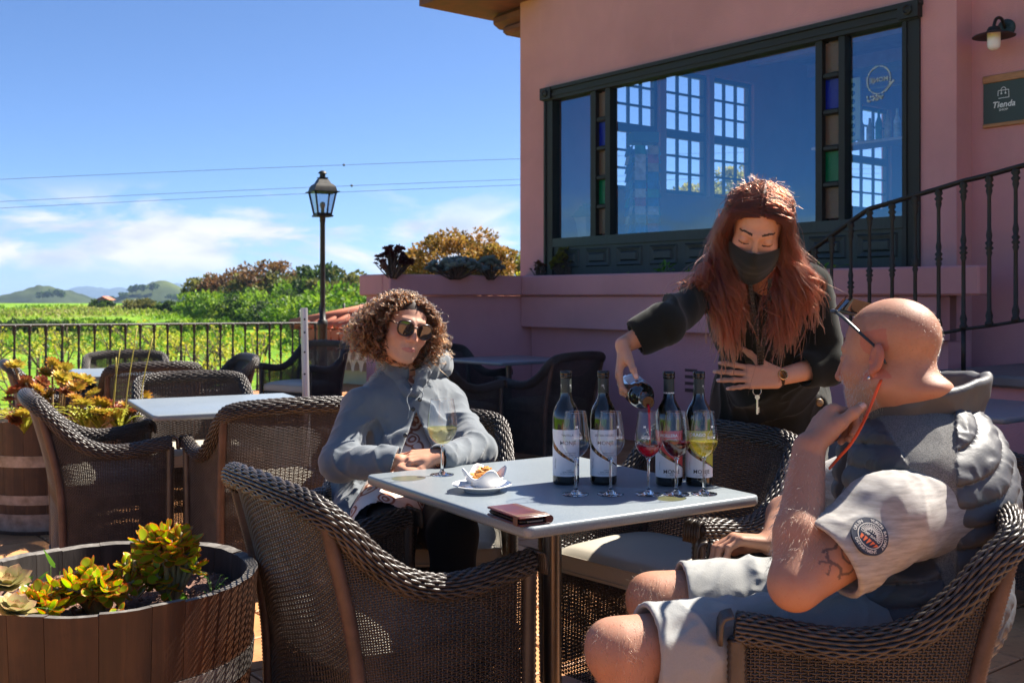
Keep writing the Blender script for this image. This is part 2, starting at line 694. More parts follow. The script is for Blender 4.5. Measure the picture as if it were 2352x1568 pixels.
# ------------------------------------------------------------------ directions of the building
E1 = np.array([0.6196, -0.7850, 0.0])      # along the shop front, to the right and nearer
E2 = np.array([0.7850, 0.6196, 0.0])       # into the building
C0 = np.array([0.0853, 11.0, 0.0])         # foot of its left front corner
RZB = math.atan2(E1[1], E1[0])
def W(s, t, z=0.0):
 return C0 + s * E1 + t * E2 + np.array([0, 0, z])
def s_at(u, t=0.0):
 k = (u - 1176.0) / 2450.0
 p = C0 + t * E2
 return (p[1] * k - p[0]) / (E1[0] - E1[1] * k)
def t_at(u, s=0.0):
 k = (u - 1176.0) / 2450.0
 p = C0 + s * E1
 return (p[1] * k - p[0]) / (E2[0] - E2[1] * k)
def wbox(mb, s0, s1, t0, t1, z0, z1, mi=0, bev=0.0):
 c = W((s0 + s1) / 2, (t0 + t1) / 2, (z0 + z1) / 2)
 mb.box(c, (abs(s1 - s0), abs(t1 - t0), abs(z1 - z0)), RZB, mi, bev=bev)
# ------------------------------------------------------------------ materials of the setting
def stucco(name, base, seed=0.0):
 m, nt, out = new_mat(name)
 b = pbsdf(nt, base, .88, 0, .25)
 base = np.array(base)
 n1 = noise(nt, 1.1, 5, .6)
 c = ramp(nt, n1, [(.3, tuple(base * .87)), (.7, tuple(base * 1.1))])
 n2 = noise(nt, 3.0, 6, .7, stretch=(1, 1, .35))
 c = mixc(nt, nmath(nt, 'MULTIPLY', ramp_f(nt, n2, .55, .8), .35), c, tuple(base * np.array([.72, .7, .72])))
 n3 = noise(nt, 5.5, 6, .75, stretch=(1, 1, .22))
 c = mixc(nt, nmath(nt, 'MULTIPLY', ramp_f(nt, n3, .58, .78), .4), c, tuple(base * np.array([1.16, 1.22, 1.22])))
 nt.links.new(c, b.inputs['Base Color'])
 bump(nt, b, noise(nt, 90, 5, .65), .75, .005)
 nt.links.new(b.outputs[0], out.inputs['Surface'])
 MATS[name] = m
 return m
def ramp_f(nt, fac, lo, hi):
 r = nt.nodes.new('ShaderNodeMapRange')
 r.inputs['From Min'].default_value = lo
 r.inputs['From Max'].default_value = hi
 nt.links.new(fac, r.inputs['Value'])
 return r.outputs[0]
M_PINK = stucco('pink_stucco', (.58, .285, .295))
M_PINK_IN = simple('inner_plaster', (.60, .48, .46), .9, var=.06)
M_GREENWOOD = simple('dark_green_painted_wood', (.020, .030, .032), .55, var=.35, scale=5, bstr=.3, bscale=40, stretch=(8, 8, 1))
M_BLACKWOOD = simple('black_painted_wood', (.011, .010, .009), .6, var=.3, scale=6, bstr=.25, bscale=50)
M_ROOFTILE = simple('terracotta_roof', (.42, .13, .07), .75, var=.25, scale=5, bstr=.3, bscale=40)
M_EAVE = simple('brown_eave_wood', (.15, .050, .028), .75, var=.35, scale=6, bstr=.4, bscale=30)
M_STONE = simple('grey_step_stone', (.16, .135, .125), .8, var=.2, scale=6, bstr=.4, bscale=50)
M_IRON = simple('dark_iron', (.022, .020, .018), .5, .4, var=.4, scale=20, bstr=.3, bscale=90)
M_SOIL = simple('dark_soil', (.075, .045, .03), .95, var=.4, scale=14, bstr=.8, bscale=60, bdist=.02)
M_GROUT = simple('dark_grout', (.10, .06, .045), .95, var=.3, scale=9, bstr=.4, bscale=90)
def tile_mat():
 m, nt, out = new_mat('terracotta_floor_tile')
 b = pbsdf(nt, (.4, .18, .09), .62, 0, .4)
 oi = nt.nodes.new('ShaderNodeObjectInfo')
 g = nt.nodes.new('ShaderNodeNewGeometry')
 n = noise(nt, 2.3, 6, .65, vec=g.outputs['Position'])
 n2 = noise(nt, 30, 5, .7, vec=g.outputs['Position'])
 c = ramp(nt, n, [(.25, (.33, .135, .050)), (.5, (.45, .205, .080)), (.75, (.53, .275, .125))])
 c = mixc(nt, ramp_f(nt, n2, .52, .72), c, (.26, .12, .06))
 hs = nt.nodes.new('ShaderNodeHueSaturation')
 nt.links.new(c, hs.inputs['Color'])
 nt.links.new(nmath(nt, 'ADD', nmath(nt, 'MULTIPLY', oi.outputs['Random'], .35), .85), hs.inputs['Value'])
 nt.links.new(hs.outputs[0], b.inputs['Base Color'])
 nt.links.new(nmath(nt, 'ADD', nmath(nt, 'MULTIPLY', n2, .3), .42), b.inputs['Roughness'])
 bump(nt, b, n2, .25, .003)
 nt.links.new(b.outputs[0], out.inputs['Surface'])
 return m
M_TILE = tile_mat()
# ------------------------------------------------------------------ terrace floor
TERRACE = [(-7.5, -9), (9, -9), (9, 16.5), (-1.2, 16.5), (-3.0, 14.6), (-7.5, 10.0)]
fl = MB().prism(TERRACE, .3, (0, 0, -.312)).build('floor', M_GROUT, smooth=False)
tag(fl, 'terrace floor of square terracotta tiles laid diagonally', kind='structure')
TS, TG = .31, .011
def tile_mb(h=TS - TG):
 mb = MB()
 a = h / 2
 b = a - .006
 v = [(-a, -a, -.03), (a, -a, -.03), (a, a, -.03), (-a, a, -.03), (-a, -a, -.005), (a, -a, -.005), (a, a, -.005), (-a, a, -.005),
   (-b, -b, 0), (b, -b, 0), (b, b, 0), (-b, b, 0)]
 f = [(8, 9, 10, 11)] + [(i, (i + 1) % 4, 4 + (i + 1) % 4, 4 + i) for i in range(4)] + [(4 + i, 4 + (i + 1) % 4, 8 + (i + 1) % 4, 8 + i) for i in range(4)]
 return v, f
tv, tf = tile_mb()
tmesh = MB().add(tv, tf).mesh('floor_tile', smooth=False)
tmesh.materials.append(M_TILE)
def inside_terrace(p):
 x, y = p
 c = False
 n = len(TERRACE)
 for i in range(n):
  x1, y1 = TERRACE[i]
  x2, y2 = TERRACE[(i + 1) % n]
  if (y1 > y) != (y2 > y) and x < (x2 - x1) * (y - y1) / (y2 - y1) + x1:
   c = not c
 return c
spots = []
for i in range(-50, 50):
 for j in range(-62, 30):
  p = W(i * TS + .1, j * TS + .07)
  if inside_terrace(p[:2]) and j * TS < -0.2 and p[1] > -9.2:
   u = 1176 + 2450 * p[0] / p[1] if p[1] > .5 else -999
   vv = 680 + 2450 * CAM_H / p[1] if p[1] > .5 else 9999
   seen = -120 < u < 2480 and vv < 1680
   spots.append((0 if seen else 1, p[1], p))
  elif inside_terrace(p[:2]) and i * TS < -0.1 and p[1] > -9.2:
   u = 1176 + 2450 * p[0] / p[1] if p[1] > .5 else -999
   spots.append((0 if -120 < u < 2480 else 1, p[1], p))
spots.sort(key=lambda q: (q[0], q[1]))
rest = MB()
for k, (sn, d, p) in enumerate(spots):
 dz = random.uniform(-.0012, .0012)
 if k < 300:
  o = bpy.data.objects.new('floor_tile', tmesh)
  COL.objects.link(o)
  o.location = (p[0], p[1], dz)
  o.rotation_euler = (random.uniform(-.003, .003), random.uniform(-.003, .003), RZB)
  o.parent = fl
 else:
  vv = np.array(tv) @ rotz(RZB).T + np.array([p[0], p[1], dz])
  rest.add(vv, tf)
ro = rest.build('floor_tiling', M_TILE, fl, smooth=False)
ro['kind'] = 'stuff'
# ------------------------------------------------------------------ shop building
bld = empty('shop_building', W(0, 0), 0, 'pink stuccoed shop building with a long black framed show window', 'building')
def part(mb, name, mat, parent=bld, **kw):
 o = mb.build(name, mat, None, **kw)
 o.parent = parent
 o.matrix_parent_inverse = parent.matrix_world.inverted() if parent.name != bld.name else Matrix.Translation(-Vector(W(0, 0)))
 return o
def pin(o, parent, base):
 """parent an object built in world coordinates under an empty at base"""
 o.parent = parent
 o.matrix_parent_inverse = Matrix.Translation(-Vector(base))
 return o
WS0, WS1 = s_at(1252), s_at(2115)
WZ0, WZ1 = 1.45, 3.33
SE = s_at(2197)                                           # end of the front pier
HB = 4.42                                                 # parapet height
mb = MB()
wbox(mb, 0, WS0, 0, .2, 0, HB)
wbox(mb, WS1, SE, 0, .2, 0, HB)
wbox(mb, WS0, WS1, 0, .2, WZ1, HB)
wbox(mb, WS0, WS1, 0, .2, 0, WZ0)
part(mb, 'wall', M_PINK, smooth=False)
mb = MB()
wbox(mb, SE - .15, 9.2, .2, .4, 0, HB)                    # recessed front beyond the pier
part(mb, 'recessed_wall', M_PINK, smooth=False)
mb = MB()
wbox(mb, -.3, 9.4, -.02, 9.2, HB, HB + .08)
wbox(mb, -.75, .35, -.75, 9.2, HB - .14, HB - .002)
part(mb, 'roof', M_EAVE, smooth=False)
mb = MB()
wbox(mb, -.55, -.002, 0.03, 9.2, HB - .30, HB - .142, bev=.05)
wbox(mb, -.36, -.002, 0.03, 9.2, HB - .40, HB - .302, bev=.03)
part(mb, 'cornice', M_EAVE, angle=40)
# left wall with three tall casements (seen from inside, through the show window)
SL = .16
bays = [(t_at(1418, SL), t_at(1517, SL)), (t_at(1531, SL), t_at(1630, SL)), (t_at(1641, SL), t_at(1732, SL)), (t_at(1957, SL), t_at(2048, SL))]
BZ0, BZ1 = 2.43, 3.86
mb = MB()
ts = [.2] + [x for b in bays for x in b] + [9.0]
for i in range(0, len(ts), 2):
 wbox(mb, 0, SL, ts[i], ts[i + 1], 0, HB)
for a, b in bays:
 wbox(mb, 0, SL, a, b, 0, BZ0)
 wbox(mb, 0, SL, a, b, BZ1, HB)
part(mb, 'side_wall', M_PINK, smooth=False)
mb = MB()
wbox(mb, SL, 9.2, 8.8, 9.0, 0, HB)
wbox(mb, 9.0, 9.2, .4, 8.8, 0, HB)
part(mb, 'back_wall', M_PINK_IN, smooth=False)
mb = MB()
wbox(mb, SL, 9.0, .4, 8.8, 1.1, 1.25)
part(mb, 'interior_floor', simple('shop_floor', (.16, .10, .07), .5), smooth=False)
mb = MB()
wbox(mb, SL, 9.0, .2, 8.8, HB - .2, HB - .1)
for k in range(6):
 wbox(mb, SL, 9.0, 1.0 + k * 1.2, 1.14 + k * 1.2, HB - .36, HB - .2)
part(mb, 'ceiling', simple('shop_ceiling', (.45, .36, .34), .8), smooth=False)
M_PANE = thin_glass('clear_pane', (.95, .97, .98), .9, 0)
for a, b in bays:
 fr = MB()
 w = .045
 s0, s1 = .05, .11
 fr_w = (b - a)
 wbox(fr, s0, s1, a, a + w, BZ0, BZ1)
 wbox(fr, s0, s1, b - w, b, BZ0, BZ1)
 zm = (BZ0 + BZ1) / 2 - .02
 for zz, hh in ((BZ0, .05), (zm - .05, .10), (BZ1 - .05, .05)):
  wbox(fr, s0 + .002, s1 - .002, a + w, b - w, zz, zz + hh)
 zs = []
 for (z0, z1) in ((BZ0 + .05, zm - .05), (zm + .05, BZ1 - .05)):
  for k in range(3):
   zs.append((z0 + (z1 - z0) * k / 3, z0 + (z1 - z0) * (k + 1) / 3))
  for k in (1, 2):
   zz = z0 + (z1 - z0) * k / 3
   wbox(fr, s0 + .015, s1 - .015, a + w, b - w, zz - .012, zz + .012)
  for k in (1, 2):
   tt = a + w + (fr_w - 2 * w) * k / 3
   wbox(fr, s0 + .012, s1 - .012, tt - .012, tt + .012, z0, z1)
 fo = part(fr, 'casement_window', M_GREENWOOD, smooth=False)
 for (z0, z1) in zs:
  for k in range(3):
   t0 = a + w + (fr_w - 2 * w) * k / 3
   t1 = a + w + (fr_w - 2 * w) * (k + 1) / 3
   pm = MB()
   wbox(pm, s0 + .028, s0 + .032, t0 + .012, t1 - .012, z0 + .012, z1 - .012)
   o = pm.build('pane', M_PANE, None, smooth=False)
   o.parent = fo
   o.matrix_parent_inverse = fo.matrix_parent_inverse.inverted() @ fo.matrix_parent_inverse
   o.matrix_parent_inverse = Matrix.Identity(4)
# show window
mb = MB()
fw = s_at(1272) - WS0
TOPH = .13
GZ0, GZ1 = 1.83, WZ1 - TOPH
wbox(mb, WS0, WS0 + fw, -.02, .08, WZ0, GZ1 + .0)
wbox(mb, WS1 - fw, WS1, -.02, .08, WZ0, GZ1 + .0)
wbox(mb, WS0 - .0, WS1 + .0, -.035, .08, GZ1 + .002, WZ1 - .035)
wbox(mb, WS0 - .02, WS1 + .02, -.055, .05, WZ1 - .033, WZ1)
wbox(mb, WS0 + .0, WS1, -.045, .05, GZ1 + .035, GZ1 + .06)
for sx in (WS0, WS1 - fw):
 wbox(mb, sx - .012, sx + fw + .012, -.062, .0, GZ1 + .012, WZ1 - .002)
 mb.lathe([(.038, 0), (.038, .012), (.028, .016), (.02, .008), (.0, .014)], W(sx + fw / 2, -.062, (GZ1 + WZ1) / 2 + .005), 16,
    rot=frame_to(-E2))
for sx in (WS0 + .02, WS1 - fw + .02):
 wbox(mb, sx, sx + .022, -.033, -.0201, WZ0, GZ1)
win = part(mb, 'shop_window', M_BLACKWOOD, angle=35)
def wpart(mb, name, mat, **kw):
 o = mb.build(name, mat, None, **kw)
 o.parent = win
 o.matrix_parent_inverse = Matrix.Identity(4)
 return o
strips = [(s_at(1358), s_at(1370), s_at(1392), s_at(1403)), (s_at(1875), s_at(1890), s_at(1928), s_at(1942))]
for a, b, c, d in strips:
 for p0, p1 in ((a, b), (c, d)):
  mb = MB()
  wbox(mb, p0, p1, -.012, .075, GZ0, GZ1)
  wpart(mb, 'mullion', M_BLACKWOOD, smooth=False)
def textured_glass(name, col, rough=.25, trans=True):
 m, nt, out = new_mat(name)
 b = pbsdf(nt, col, rough, 0, .5)
 b.inputs['Transmission Weight'].default_value = .35
 b.inputs['Alpha'].default_value = 1
 bump(nt, b, noise(nt, 45, 3, .5, stretch=(1, 1, 2.5), dist=1.2), .7, .006)
 nt.links.new(b.outputs[0], out.inputs['Surface'])
 return m
CG = {'brown': textured_glass('brown_textured_glass', (.20, .125, .085)), 'blue': textured_glass('blue_glass', (.005, .02, .42), .12),
  'green': textured_glass('green_glass', (.0, .20, .075), .12)}
rows = ['brown', 'green', 'brown', 'blue', 'brown']
hrow = (GZ1 - GZ0) / 5
for a, b, c, d in strips:
 for k in range(1, 5):
  rl = MB()
  wbox(rl, b, c, -.008, .07, GZ0 + k * hrow - .022, GZ0 + k * hrow + .022, bev=.01)
  wpart(rl, 'glazing_bar', M_BLACKWOOD, angle=40)
 for k in range(5):
  pm = MB()
  wbox(pm, b, c, .035, .045, GZ0 + k * hrow + .02, GZ0 + (k + 1) * hrow - .02)
  o = wpart(pm, 'coloured_pane', CG[rows[k]], smooth=False)
  o['label'] = rows[k] + ' coloured pane'
def window_mat():
 m, nt, out = new_mat('show_window_glass')
 t = nt.nodes.new('ShaderNodeBsdfTransparent')
 t.inputs['Color'].default_value = (.92, .97, .985, 1)
 g = nt.nodes.new('ShaderNodeBsdfGlossy')
 g.inputs['Roughness'].default_value = 0
 g.inputs['Color'].default_value = (.36, .72, 1.0, 1)
 mx = nt.nodes.new('ShaderNodeMixShader')
 nt.links.new(schlick(nt, .17, 1.2), mx.inputs[0])
 nt.links.new(t.outputs[0], mx.inputs[1])
 nt.links.new(g.outputs[0], mx.inputs[2])
 nt.links.new(mx.outputs[0], out.inputs['Surface'])
 return m
M_SHOWGLASS = window_mat()
for a, b in ((WS0 + fw, strips[0][0]), (strips[0][3], strips[1][0]), (strips[1][3], WS1 - fw)):
 pm = MB()
 pm.quad(W(a, .04, GZ0), W(b, .04, GZ0), W(b, .04, GZ1), W(a, .04, GZ1))
 wpart(pm, 'pane', M_SHOWGLASS, smooth=False)
# sill rail and raised panels below the glass
mb = MB()
wbox(mb, WS0 + fw, WS1 - fw, -.018, .075, GZ0 - .085, GZ0)
wbox(mb, WS0 + fw, WS1 - fw, .0, .075, WZ0, GZ0 - .086)
wpart(mb, 'sill', M_GREENWOOD, smooth=False)
edges = [1275, 1368, 1455, 1542, 1640, 1745, 1860, 1912, 1985, 2090]
nP = 9
for k in range(nP):
 a = WS0 + fw + (WS1 - WS0 - 2 * fw) * k / nP + .045
 b = WS0 + fw + (WS1 - WS0 - 2 * fw) * (k + 1) / nP - .045
 z0, z1 = WZ0 + .09, GZ0 - .115
 pm = MB()
 P = [(a, -.001, z0), (b, -.001, z0), (b, -.001, z1), (a, -.001, z1)]
 q = .055
 Q = [(a + .012, -.014, z0 + .012), (b - .012, -.014, z0 + .012), (b - .012, -.014, z1 - .012), (a + .012, -.014, z1 - .012)]
 Q2 = [(a + q, -.004, z0 + q * .8), (b - q, -.004, z0 + q * .8), (b - q, -.004, z1 - q * .8), (a + q, -.004, z1 - q * .8)]
 Q3 = [(a + q + .014, -.022, z0 + q * .8 + .014), (b - q - .014, -.022, z0 + q * .8 + .014), (b - q - .014, -.022, z1 - q * .8 - .014), (a + q + .014, -.022, z1 - q * .8 - .014)]
 v = [W(*x) for x in P + Q + Q2 + Q3]
 f = []
 for r in range(3):
  for i in range(4):
   j = (i + 1) % 4
   f.append((r * 4 + i, r * 4 + j, r * 4 + 4 + j, r * 4 + 4 + i))
 f.append((12, 13, 14, 15))
 pm.add(v, f)
 wpart(pm, 'raised_panel', M_GREENWOOD, smooth=False)
# ------------------------------------------------------------------ raised planter walls along the front
ST0 = s_at(1197, -.45)
pl = MB()
SR = 5.15
ZT = 1.455
arm = 1.48
AW = .53
# lip of the front run, lip of the arm towards the viewer
wbox(pl, ST0 + .002, SR, -.45, -.32, ZT - .19, ZT, bev=.012)
wbox(pl, ST0 - .12, ST0, -.45 - arm, -.32, ZT - .19, ZT, bev=.012)
wbox(pl, ST0 - AW, ST0 - .122, -.45 - arm, -.33 - arm, ZT - .19, ZT, bev=.012)
wbox(pl, ST0 - AW, ST0 - AW + .12, -.328 - arm, -.002, ZT - .19, ZT, bev=.012)
pw = pl.build('planter_wall', M_PINK, angle=40)
tag(pw, 'raised pink stuccoed planter wall under the shop window with an arm projecting forward', 'planter wall')
b2 = MB()
wbox(b2, ST0 - .06, SR - .3, -.41, -.25, .96, ZT - .192, bev=.01)
b2.build('band', M_PINK, pw, angle=40)
b3 = MB()
wbox(b3, ST0 - .05, SR - .3, -.28, -.002, 0, .958)
wbox(b3, ST0 - AW + .05, ST0 - .06, -.40 - arm, -.003, 0, ZT - .1915)
b3.build('footing', M_PINK, pw, smooth=False)
so = MB()
wbox(so, ST0 - AW + .121, ST0 - .123, -.32 - arm, -.33, ZT - .19, ZT - .04)
wbox(so, ST0 + .0, SR - .3, -.318, -.003, ZT - .19, ZT - .05)
so.build('soil', M_SOIL, pw, smooth=False)
vn = MB()
sv = s_at(1588, -.28)
wbox(vn, sv - .065, sv + .065, -.287, -.2805, .47, .66)
vent = vn.build('vent', simple('vent_dark', (.10, .05, .045), .8), pw, smooth=False)
for k in range(3):
 vs = MB()
 wbox(vs, sv - .055, sv + .055, -.297, -.288, .50 + .055 * k, .528 + .055 * k)
 vs.build('vent_slat', M_PINK, vent, smooth=False)
# ------------------------------------------------------------------ steps and landing at the right, with their iron rail
stp = MB()
LZ = .82
wbox(stp, 5.2, 9.0, -1.02, .195, 0, LZ - .07)
base_o = stp.build('landing_base', M_PINK, smooth=False)
tag(base_o, 'pink landing wall with a grey stone slab on top beside the shop door', 'landing')
ls = MB()
wbox(ls, 5.14, 9.0, -1.09, .198, LZ - .068, LZ, bev=.015)
ls.build('landing_slab', M_STONE, base_o, angle=40)
for k in range(5):
 sb = MB()
 a = 5.2 - .30 * (k + 1)
 h = LZ - .07 - (k + 0) * .15
 wbox(sb, a, a + .298, -1.0, -.29, 0, LZ - .155 - .15 * k, bev=.012)
 if LZ - .155 - .15 * k > .05:
  sb.build('step', M_STONE, base_o, angle=40)
TR = -.98
su = [1871, 1910, 1954, 1997, 2049, 2102, 2156, 2213, 2272, 2333, 2397, 2464]
sv_ = [570, 541, 509, 479.5, 465, 449, 433.5, 416, 402, 385, 368, 350]
sr = empty('stair_railing', W(5.0, TR), 0, 'dark wrought iron stair railing rising to the shop door', 'railing')
def sp(u, v):
 s = s_at(u, TR)
 p = W(s, TR)
 return np.array([p[0], p[1], CAM_H - (v - 680) / 2450 * p[1]])
tops = [sp(a, b) for a, b in zip(su, sv_)]
tops0 = [sp(1800, 622), sp(1836, 596)] + tops
hr = MB()
path = []
for i in range(len(tops0) - 1):
 for k in range(4):
  path.append(tops0[i] * (1 - k / 4) + tops0[i + 1] * k / 4)
path.append(tops0[-1])
hr.tube(path, .022, 8, flat=.7)
o = hr.build('handrail', M_IRON, None)
pin(o, sr, W(5.0, TR))
lowr = MB()
low = [p - np.array([0, 0, .86]) for p in tops0]
lowr.tube(low, .013, 6, flat=.8)
pin(lowr.build('bottom_rail', M_IRON, None), sr, W(5.0, TR))
def baluster_mesh(h, r=.011):
 m = MB()
 pr = [(r * 1.9, 0), (r * 1.9, .02), (r * 1.3, .03), (r * 1.7, .06), (r, .09), (r * .9, h * .46), (r * 1.5, h * .485), (r * 1.0, h * .5), (r * 2.0, h * .515),
   (r * 1.1, h * .53), (r * 1.9, h * .55), (r * 1.0, h * .565), (r * 1.4, h * .60), (r * .9, h * .64), (r * .85, h - .12), (r * 1.5, h - .09), (r * 1.2, h - .075), (r * 2.1, h - .06),
   (r * 1.1, h - .045), (r * 2.0, h - .03), (r * 1.6, h - .012), (r * 1.6, h)]
 m.lathe(pr, (0, 0, 0), 10)
 me = m.mesh('baluster')
 me.materials.append(M_IRON)
 return me
bm_stair = baluster_mesh(.86, .0125)
for p in tops0[1:]:
 o = bpy.data.objects.new('baluster', bm_stair)
 COL.objects.link(o)
 o.location = p - np.array([0, 0, .86])
 pin(o, sr, W(5.0, TR))
# posts carrying the rail down to the steps and slab
for i in (0, 5, 9):
 ps = MB()
 p = low[i]
 zz = LZ if i >= 5 else .02
 ps.tube([[p[0], p[1], zz], p + np.array([0, 0, .02])], .014, 8)
 pin(ps.build('post', M_IRON, None), sr, W(5.0, TR))
# ------------------------------------------------------------------ terrace railing towards the vineyard
RA, RB = np.array([-6.9, 9.35, .985]), np.array([-2.15, 16.2, .86])
rl_us = [33, 68, 105.5, 143, 181, 217.5, 253, 288, 322, 354, 385, 416, 446, 476.5, 506, 535, 563, 591, 619, 645, 672, 698, 724, 750, 776, 802, 828, 853]
def rail_pt(u):
 k = (u - 1176) / 2450
 d = RB - RA
 t = (RA[1] * k - RA[0]) / (d[0] - d[1] * k)
 return RA + d * t
tr = empty('terrace_railing', (RA[0], RA[1], 0), 0, 'black iron railing with turned balusters along the terrace edge', 'railing')
h2 = MB()
q = [rail_pt(u) for u in np.linspace(-160, 870, 24)]
h2.tube(q, .02, 8, flat=.75)
pin(h2.build('handrail', M_IRON, None), tr, (RA[0], RA[1], 0))
h3 = MB()
h3.tube([p - np.array([0, 0, .90]) for p in q], .014, 6)
pin(h3.build('bottom_rail', M_IRON, None), tr, (RA[0], RA[1], 0))
bm_rail = baluster_mesh(.90, .0135)
us_all = [-115, -78, -41, -4] + rl_us
for u in us_all:
 o = bpy.data.objects.new('baluster', bm_rail)
 COL.objects.link(o)
 p = rail_pt(u)
 o.location = (p[0], p[1], p[2] - .90)
 pin(o, tr, (RA[0], RA[1], 0))
for u in (-120, 0 - 6, 340, 600, 850):
 ps = MB()
 p = rail_pt(u)
 ps.tube([[p[0], p[1], -.28], [p[0], p[1], p[2] - .88]], .016, 8)
 pin(ps.build('post', M_IRON, None), tr, (RA[0], RA[1], 0))
# ------------------------------------------------------------------ land beyond the terrace
def field_z(X, Y):
 z0 = -1.35 + 0.0 * X
 d = np.clip((Y - 34) / 80.0, 0, 1)
 z = z0 + 1.38 * d * d * (3 - 2 * d)
 z = z + .18 * vnoise(np.stack([X, Y, 0 * X], -1), .03, 3) * np.clip((Y - 20) / 40, 0, 1)
 bank = np.exp(-((X + 3.2 - (Y - 17) * .35) / 2.2) ** 2) * np.clip((24 - Y) / 5, 0, 1) * np.clip((Y - 12) / 3, 0, 1)
 z = z + bank * .55
 far = np.clip((Y - 180) / 500, 0, 1)
 return z - 34 * far * far
def field_mat():
 m, nt, out = new_mat('field_grass')
 b = pbsdf(nt, (.08, .16, .02), .9, 0, .2)
 g = nt.nodes.new('ShaderNodeNewGeometry')
 P = g.outputs['Position']
 n = noise(nt, .35, 6, .65, vec=P)
 n2 = noise(nt, 5.0, 5, .7, vec=P)
 n3 = noise(nt, .09, 4, .6, vec=P, stretch=(.5, 1.3, 1))
 c = ramp(nt, n, [(.3, (.065, .15, .006)), (.5, (.13, .26, .01)), (.72, (.22, .33, .02))])
 c = mixc(nt, nmath(nt, 'MULTIPLY', ramp_f(nt, n2, .5, .75), .5), c, (.05, .11, .008))
 c = mixc(nt, ramp_f(nt, n3, .58, .74), c, (.24, .21, .07))
 a = nt.nodes.new('ShaderNodeAttribute')
 a.attribute_name = 'col'
 c = mixc(nt, a.outputs['Fac'], c, mixc(nt, n2, (.17, .11, .07), (.09, .055, .035)))
 nt.links.new(c, b.inputs['Base Color'])
 bump(nt, b, n2, .9, .12)
 nt.links.new(b.outputs[0], out.inputs['Surface'])
 return m
ys = np.concatenate([-np.geomspace(1400, 12, 16), np.linspace(-10, 8, 6), np.linspace(8.5, 40, 64), np.geomspace(41, 1400, 80)])
xs = np.concatenate([-np.geomspace(900, 31, 22), np.linspace(-30, 22, 90), np.geomspace(23, 900, 22)])
X, Y = np.meshgrid(xs, ys, indexing='ij')
Z = field_z(X, Y)
bk = np.exp(-((X + 3.2 - (Y - 17) * .35) / 2.4) ** 2) * np.clip((25 - Y) / 4, 0, 1)
nz = vnoise(np.stack([X, Y, 0 * X], -1), .8, 9)
dirt = np.clip(bk * 1.5 + nz * .35 - .25, 0, 1)
gm = MB()
gm.sheet(np.stack([X, Y, Z], -1), flip=True, col=np.stack([dirt.ravel()] * 3, 1))
g = gm.build('field', field_mat(), smooth=True)
tag(g, kind='structure')
def hill(name, mat, cx, cy, rx, ry, h, z0=-6, seed=0, rough=.12, peaks=()):
 a = np.linspace(-1, 1, 56)
 A, Bb = np.meshgrid(a, a, indexing='ij')
 r = np.sqrt(A * A + Bb * Bb)
 base = np.clip(1 - r, 0, 1)
 H = h * np.clip(np.cos(np.clip(r, 0, 1) * math.pi / 2), 0, 1) ** 1.1
 P = np.stack([A * 3, Bb * 3, 0 * A + seed], -1)
 H = H * (1 + .0 * A) + h * rough * 2 * base ** .7 * (vnoise(P, 1.2, seed) + .5 * vnoise(P, 3.1, seed + 1) + .3 * vnoise(P, 7.0, seed + 2))
 for (px, py, pr, ph) in peaks:
  H = H + ph * np.exp(-((A - px) ** 2 + (Bb - py) ** 2) / pr ** 2)
 mbq = MB()
 mbq.sheet(np.stack([cx + A * rx, cy + Bb * ry, z0 + H - (1 - base) * 3], -1), flip=True)
 o = mbq.build(name, mat, smooth=True)
 tag(o, kind='structure')
 return o
def hill_mat(name, c1, c2, c3, sc):
 m, nt, out = new_mat(name)
 b = pbsdf(nt, c1, .95, 0, .1)
 g = nt.nodes.new('ShaderNodeNewGeometry')
 n = noise(nt, sc, 6, .6, vec=g.outputs['Position'])
 c = ramp(nt, n, [(.35, c1), (.52, c2), (.68, c3)])
 nt.links.new(c, b.inputs['Base Color'])
 nt.links.new(b.outputs[0], out.inputs['Surface'])
 return m
HM1 = hill_mat('near_hill_scrub', (.020, .030, .018), (.040, .055, .022), (.075, .095, .030), .02)
HM2 = hill_mat('far_ridge_scrub', (.015, .022, .016), (.025, .034, .022), (.035, .045, .028), .004)
def hx(u, d):
 return (u - 1176) / 2450 * d
hill('hill', HM1, hx(72, 800), 820, 64, 90, 6.6 + 12, -12, 3, .10, ((.1, 0, .35, 1.4),))
hill('hill', HM1, hx(345, 760), 780, 52, 80, 8.2 + 12, -12, 5, .06, ((.05, 0, .4, 3.0), (.75, 0, .3, 2.0)))
hill('hill', HM1, hx(-60, 900), 900, 60, 90, 14, -12, 7, .1)
ridge = [(-160, 3.5), (60, 5), (190, 10.2), (262, 8.5), (330, 7), (420, 13.8), (470, 13), (560, 12), (760, 7), (1050, 9), (1400, 8), (1800, 12)]
for k, (u, hh) in enumerate(ridge):
 hill('ridge', HM2, hx(u, 4200), 4300, 230, 300, 30 + hh * 4200 / 2450 * 1.85, -24, 20 + k, .07)
sea = MB()
sea.quad((-20000, 1300, -36), (20000, 1300, -36), (20000, 22000, -36), (-20000, 22000, -36))
tag(sea.build('water', simple('sea', (.03, .06, .10), .25, var=0), smooth=False), kind='structure')
